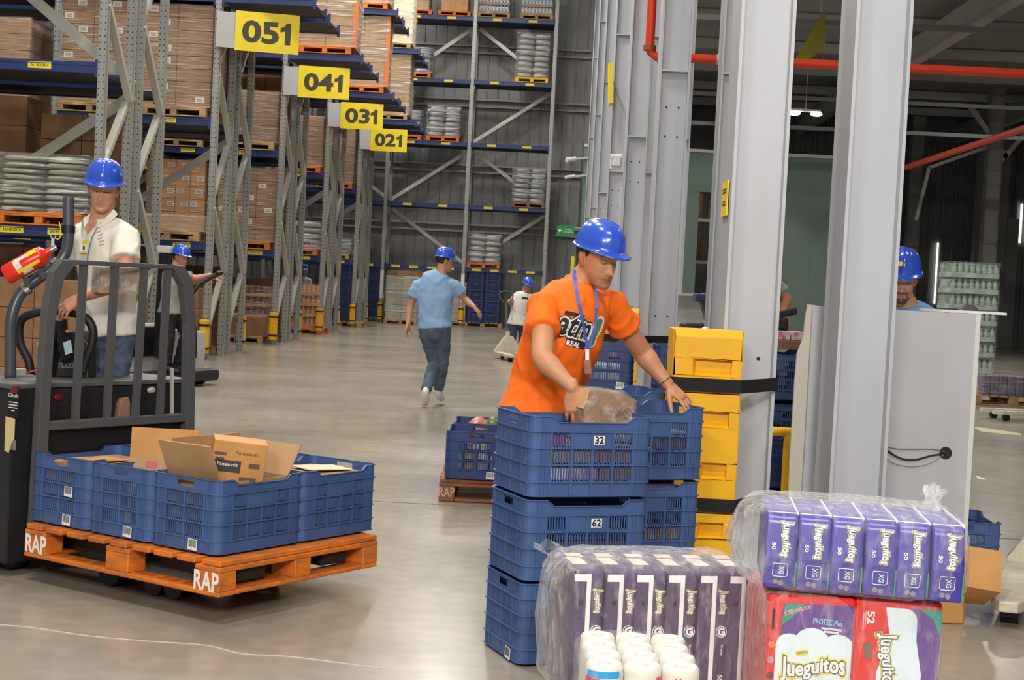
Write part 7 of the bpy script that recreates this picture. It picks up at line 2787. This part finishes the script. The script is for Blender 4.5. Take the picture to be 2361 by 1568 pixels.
# ---- driver in grey on the second truck
M_gry = P('grey_work_shirt', (150, 148, 138), 0.8, var=0.1, vscale=12)
f4 = Vector((0.93, -0.36, 0)).normalized()
l4 = Vector((-f4.y, f4.x, 0))
Y = 18.25
Jd = dict(spine=[at(398, 722, Y), at(400, 694, Y), at(404, 655, Y), at(405, 632, Y), at(407, 614, Y)], side=l4, hipside=l4, head=at(416, 593, Y), face=(0.93, -0.33, -0.15),
          shR=at(418, 638, Y - 0.15), elR=at(455, 642, Y - 0.1), wrR=at(484, 634, Y), hdR=(0.1, 0.02, -0.01), hpR=(0, -0.1, -0.5), shL=at(400, 640, Y + 0.16), elL=at(440, 650, Y + 0.2), wrL=at(482, 640, Y + 0.15), hdL=(0.1, -0.02, -0.01), hpL=(0, 0.1, -0.5))
rootD = Vector((at(398, 800, Y).x, Y, 0.12))
legs(Jd, rootD, f4, l4, z0=0.12)
Jd['knL'] = Jd['knL'] + f4 * 0.12
Wd = dict(shirt=M_gry, trousers=P('black_trousers', (28, 28, 30), 0.8), shoes=P('dark_shoe', (40, 38, 38), 0.6), sleeve=0.6, grow=0.02, hem=0.0, amp=0.012, fr=5)
pdv, Hd, bvd, _ = person('person in a grey shirt with bright shoulder bands driving the far truck', rootD, Jd, Wd, 0.01, 0.012, (186, 130, 100))
M_hiv = P('bright_band', (226, 240, 170), 0.4)
for pts in (((392, 622), (412, 619), (424, 626)), ((381, 634), (385, 626), (392, 622))):
    dd = (at(400, 620, Y) - CAM).normalized()
    ribbon(bvd, pdv, rootD, 'bright_band', [at(x, y, Y - 0.6) for x, y in pts], 0.05, M_hiv, 0.012, dd)

# ---- far workers
Y = 29.3
f5 = Vector((0.35, -0.93, 0)).normalized()
l5 = Vector((-f5.y, f5.x, 0))
Jf = dict(spine=[at(1194, 742, Y), at(1196, 724, Y), at(1203, 700, Y), at(1206, 685, Y), at(1210, 674, Y)], side=l5, hipside=l5, head=at(1215, 658, Y - 0.03), face=(0.7, -0.65, -0.35),
          shR=at(1189, 683, Y), elR=at(1178, 702, Y - 0.1), wrR=at(1174, 692, Y - 0.25), hdR=(0.0, -0.1, -0.02), hpR=(0.2, 0, -0.5), shL=at(1226, 685, Y), elL=at(1240, 708, Y), wrL=at(1243, 730, Y - 0.1), hdL=(0, -0.05, -0.1), hpL=(-0.4, 0, 0))
rootF = Vector((at(1192, 800, Y).x, Y, 0))
legs(Jf, rootF, f5, l5)
pf, Hf, bvf, _ = person('person in a white T-shirt and dark jeans pulling the pallet jack', rootF, Jf, dict(shirt=P('white_tshirt', (226, 224, 216), 0.8), trousers=P('dark_blue_jeans', (58, 70, 92), 0.85), shoes=P('dark_shoe', (40, 38, 38), 0.6), sleeve=0.55, grow=0.02, hem=0.06), 0.013, 0.014, (170, 116, 88))
ribbon(bvf, pf, rootF, 'shirt_print', [at(x, y, Y - 0.7) for x, y in ((1202, 688), (1209, 688), (1216, 689))], 0.035, M_blk, 0.006, Vector((0, 1, 0)))
Y = 37.6
f6 = Vector((0.25, -0.96, 0)).normalized()
l6 = Vector((-f6.y, f6.x, 0))
Jg = dict(spine=[at(697, 692, Y), at(697, 680, Y), at(697, 660, Y), at(698, 646, Y), at(700, 637, Y)], side=l6, hipside=l6, head=at(702, 623, Y), face=(0.3, -0.95, -0.1),
          shR=at(683, 646, Y), elR=at(680, 668, Y), wrR=at(682, 690, Y - 0.1), hdR=(0, -0.02, -0.1), hpR=(0.4, 0, 0), shL=at(712, 646, Y), elL=at(716, 668, Y), wrL=at(714, 690, Y - 0.1), hdL=(0, -0.02, -0.1), hpL=(-0.4, 0, 0))
rootG = Vector((at(698, 740, Y).x, Y, 0))
legs(Jg, rootG, f6, l6)
person('person in a pale shirt standing far off between the third and fourth racks', rootG, Jg, dict(shirt=P('pale_blue_shirt', (190, 198, 206), 0.8), trousers=M_drk, shoes=P('dark_shoe', (40, 38, 38), 0.6), sleeve=0.6, grow=0.02), 0.014, 0.015, (186, 130, 100))

# ---- worker behind the workstation
Y = 8.3
f7 = Vector((-0.1, -0.99, 0)).normalized()
l7 = Vector((-f7.y, f7.x, 0))
Jb = dict(spine=[at(2092, 1000, Y + 0.1), at(2092, 915, Y + 0.08), at(2092, 805, Y + 0.04), at(2091, 745, Y), at(2086, 702, Y - 0.03)], side=l7, hipside=l7, head=at(2078, 641, Y - 0.1), face=(-0.12, -0.90, -0.26), hs=1.06,
          shR=at(2010, 738, Y), elR=at(1985, 870, Y - 0.1), wrR=at(2040, 940, Y - 0.22), hdR=(0.1, -0.06, -0.03), hpR=(0, 0, -0.5), shL=at(2160, 742, Y), elL=at(2180, 870, Y - 0.1), wrL=at(2120, 940, Y - 0.22), hdL=(-0.1, -0.06, -0.03), hpL=(0, 0, -0.5))
rootB = Vector((at(2090, 900, Y).x, Y + 0.1, 0))
legs(Jb, rootB, f7, l7)
person('person with a goatee and blue hard hat working behind the workstation', rootB, Jb, dict(shirt=P('blue_work_shirt', (110, 146, 196), 0.8), trousers=M_drk, shoes=P('dark_shoe', (40, 38, 38), 0.6), sleeve=0.6, grow=0.018), 0.004, 0.01, (196, 142, 112), dict(beard=True, badge=True, brow=0.9, tilt=0.04, hat=1.02))

# ---- worker leaning behind the front column
Y = 11.7
f8 = Vector((0.8, -0.6, 0)).normalized()
l8 = Vector((-f8.y, f8.x, 0))
Jl = dict(spine=[at(1735, 762, Y), at(1742, 725, Y), at(1754, 680, Y), at(1762, 656, Y), at(1766, 634, Y)], side=l8, hipside=l8, head=at(1760, 600, Y), face=(0.6, -0.6, -0.5),
          shR=at(1740, 664, Y - 0.15), elR=at(1752, 715, Y - 0.25), wrR=at(1775, 735, Y - 0.35), hdR=(0.1, -0.05, -0.02), hpR=(0, 0, -0.5), shL=at(1790, 662, Y + 0.12), elL=at(1814, 690, Y + 0.1), wrL=at(1800, 728, Y - 0.1), hdL=(0.08, -0.1, -0.06), hpL=(-0.2, -0.1, -0.5))
rootL = Vector((at(1735, 800, Y).x, Y, 0))
legs(Jl, rootL, f8, l8)
pl_, _, bvl, _ = person('person in a grey T-shirt leaning over, half hidden by the front column', rootL, Jl, dict(shirt=P('grey_tshirt', (176, 176, 174), 0.8), trousers=M_drk, shoes=P('dark_shoe', (40, 38, 38), 0.6), sleeve=0.5, grow=0.016, sr=1.05), 0.007, 0.01, (190, 128, 94))
ribbon(bvl, pl_, rootL, 'red_stripe', [at(x, y, Y - 0.8) for x, y in ((1784, 640), (1793, 647), (1800, 656))], 0.02, P('red_sleeve_stripe', (190, 70, 60), 0.7), 0.005, Vector((0, 1, 0)))
bg = thing('handle_unit', 'dark machine handle held by the leaning worker behind the front column', 'machine', (at(1798, 740, 11.3).x, 11.3, 0))
MB().bar((-0.12, 0, at(1798, 735, 11.3).z), (0.12, 0.0, at(1822, 716, 11.3).z), 0.05, 0.05).build('handle', M_black, bg, bevel=0.01)
MB().bb(-0.12, 0.06, -0.05, 0.08, at(1798, 762, 11.3).z, at(1798, 732, 11.3).z).build('control_box', M_black, bg, bevel=0.02)
MB().bb(-0.05, 0.0, -0.03, 0.03, 0, at(1798, 762, 11.3).z).build('column', M_tkg, bg)

# ---- second truck under the grey driver
tz = thing('pallet_truck', 'white and black rider pallet truck under the driver in grey', 'pallet truck', (rootD.x, rootD.y, 0), math.atan2(f4.y, f4.x))
MB().bb(-0.42, 0.42, -0.36, 0.36, 0.05, 0.118).build('rider_platform', M_black, tz, bevel=0.02)
MB().bb(0.3, 0.5, -0.3, 0.3, 0.06, 0.2).build('drive_housing', M_tk, tz, bevel=0.05)
MB().bb(-0.45, 0.14, 0.33, 0.5, 0.06, 0.64).bb(-0.62, -0.45, -0.3, 0.5, 0.06, 0.7).build('white_cover', P('white_truck_cover', (206, 204, 198), 0.45), tz, bevel=0.03)
MB().bb(-0.45, -0.41, -0.28, 0.28, 0.3, 0.66).build('back_pad', M_black, tz, bevel=0.01)
h0 = inv(tz) @ at(432, 706, 18.0)
h1 = inv(tz) @ at(452, 664, 18.05)
h2 = inv(tz) @ at(478, 644, 18.12)
h3 = inv(tz) @ at(506, 630, 18.15)
MB().tube([(0.42, h0.y, 0.34), (0.40, h0.y, 0.7), h0, h1, h2, h3], 0.03, 12, smooth=4).build('control_arm', M_black, tz, smooth=2)
MB().ell(h3, (0.045, 0.06, 0.03), 14).build('control_grip', M_black, tz, smooth=True)
m0 = inv(tz) @ at(372, 660, 18.5)
mt = inv(tz) @ at(381, 575, 18.5)
MB().bar((m0.x, m0.y, 0.3), (mt.x, mt.y, mt.z - 0.05), 0.13, 0.1).build('mast_post', M_black, tz, bevel=0.02)
MB().box(mt, (0.17, 0.12, 0.09), (0, 0, 0.2)).build('white_lamp_case', P('white_truck_cover', (206, 204, 198), 0.45), tz, bevel=0.015)
for sx in (-0.25, 0.3):
    MB().cyl((sx, -0.2, 0.06), (sx, 0.2, 0.06), 0.058, 16).build('wheel', M_black, tz, smooth=True)
for k, (sx, sy) in enumerate(((-1.1, -0.18), (-1.1, 0.18))):
    MB().bb(-1.75, -0.58, sy - 0.09, sy + 0.09, 0.06, 0.12).build('fork', M_tkg, tz)
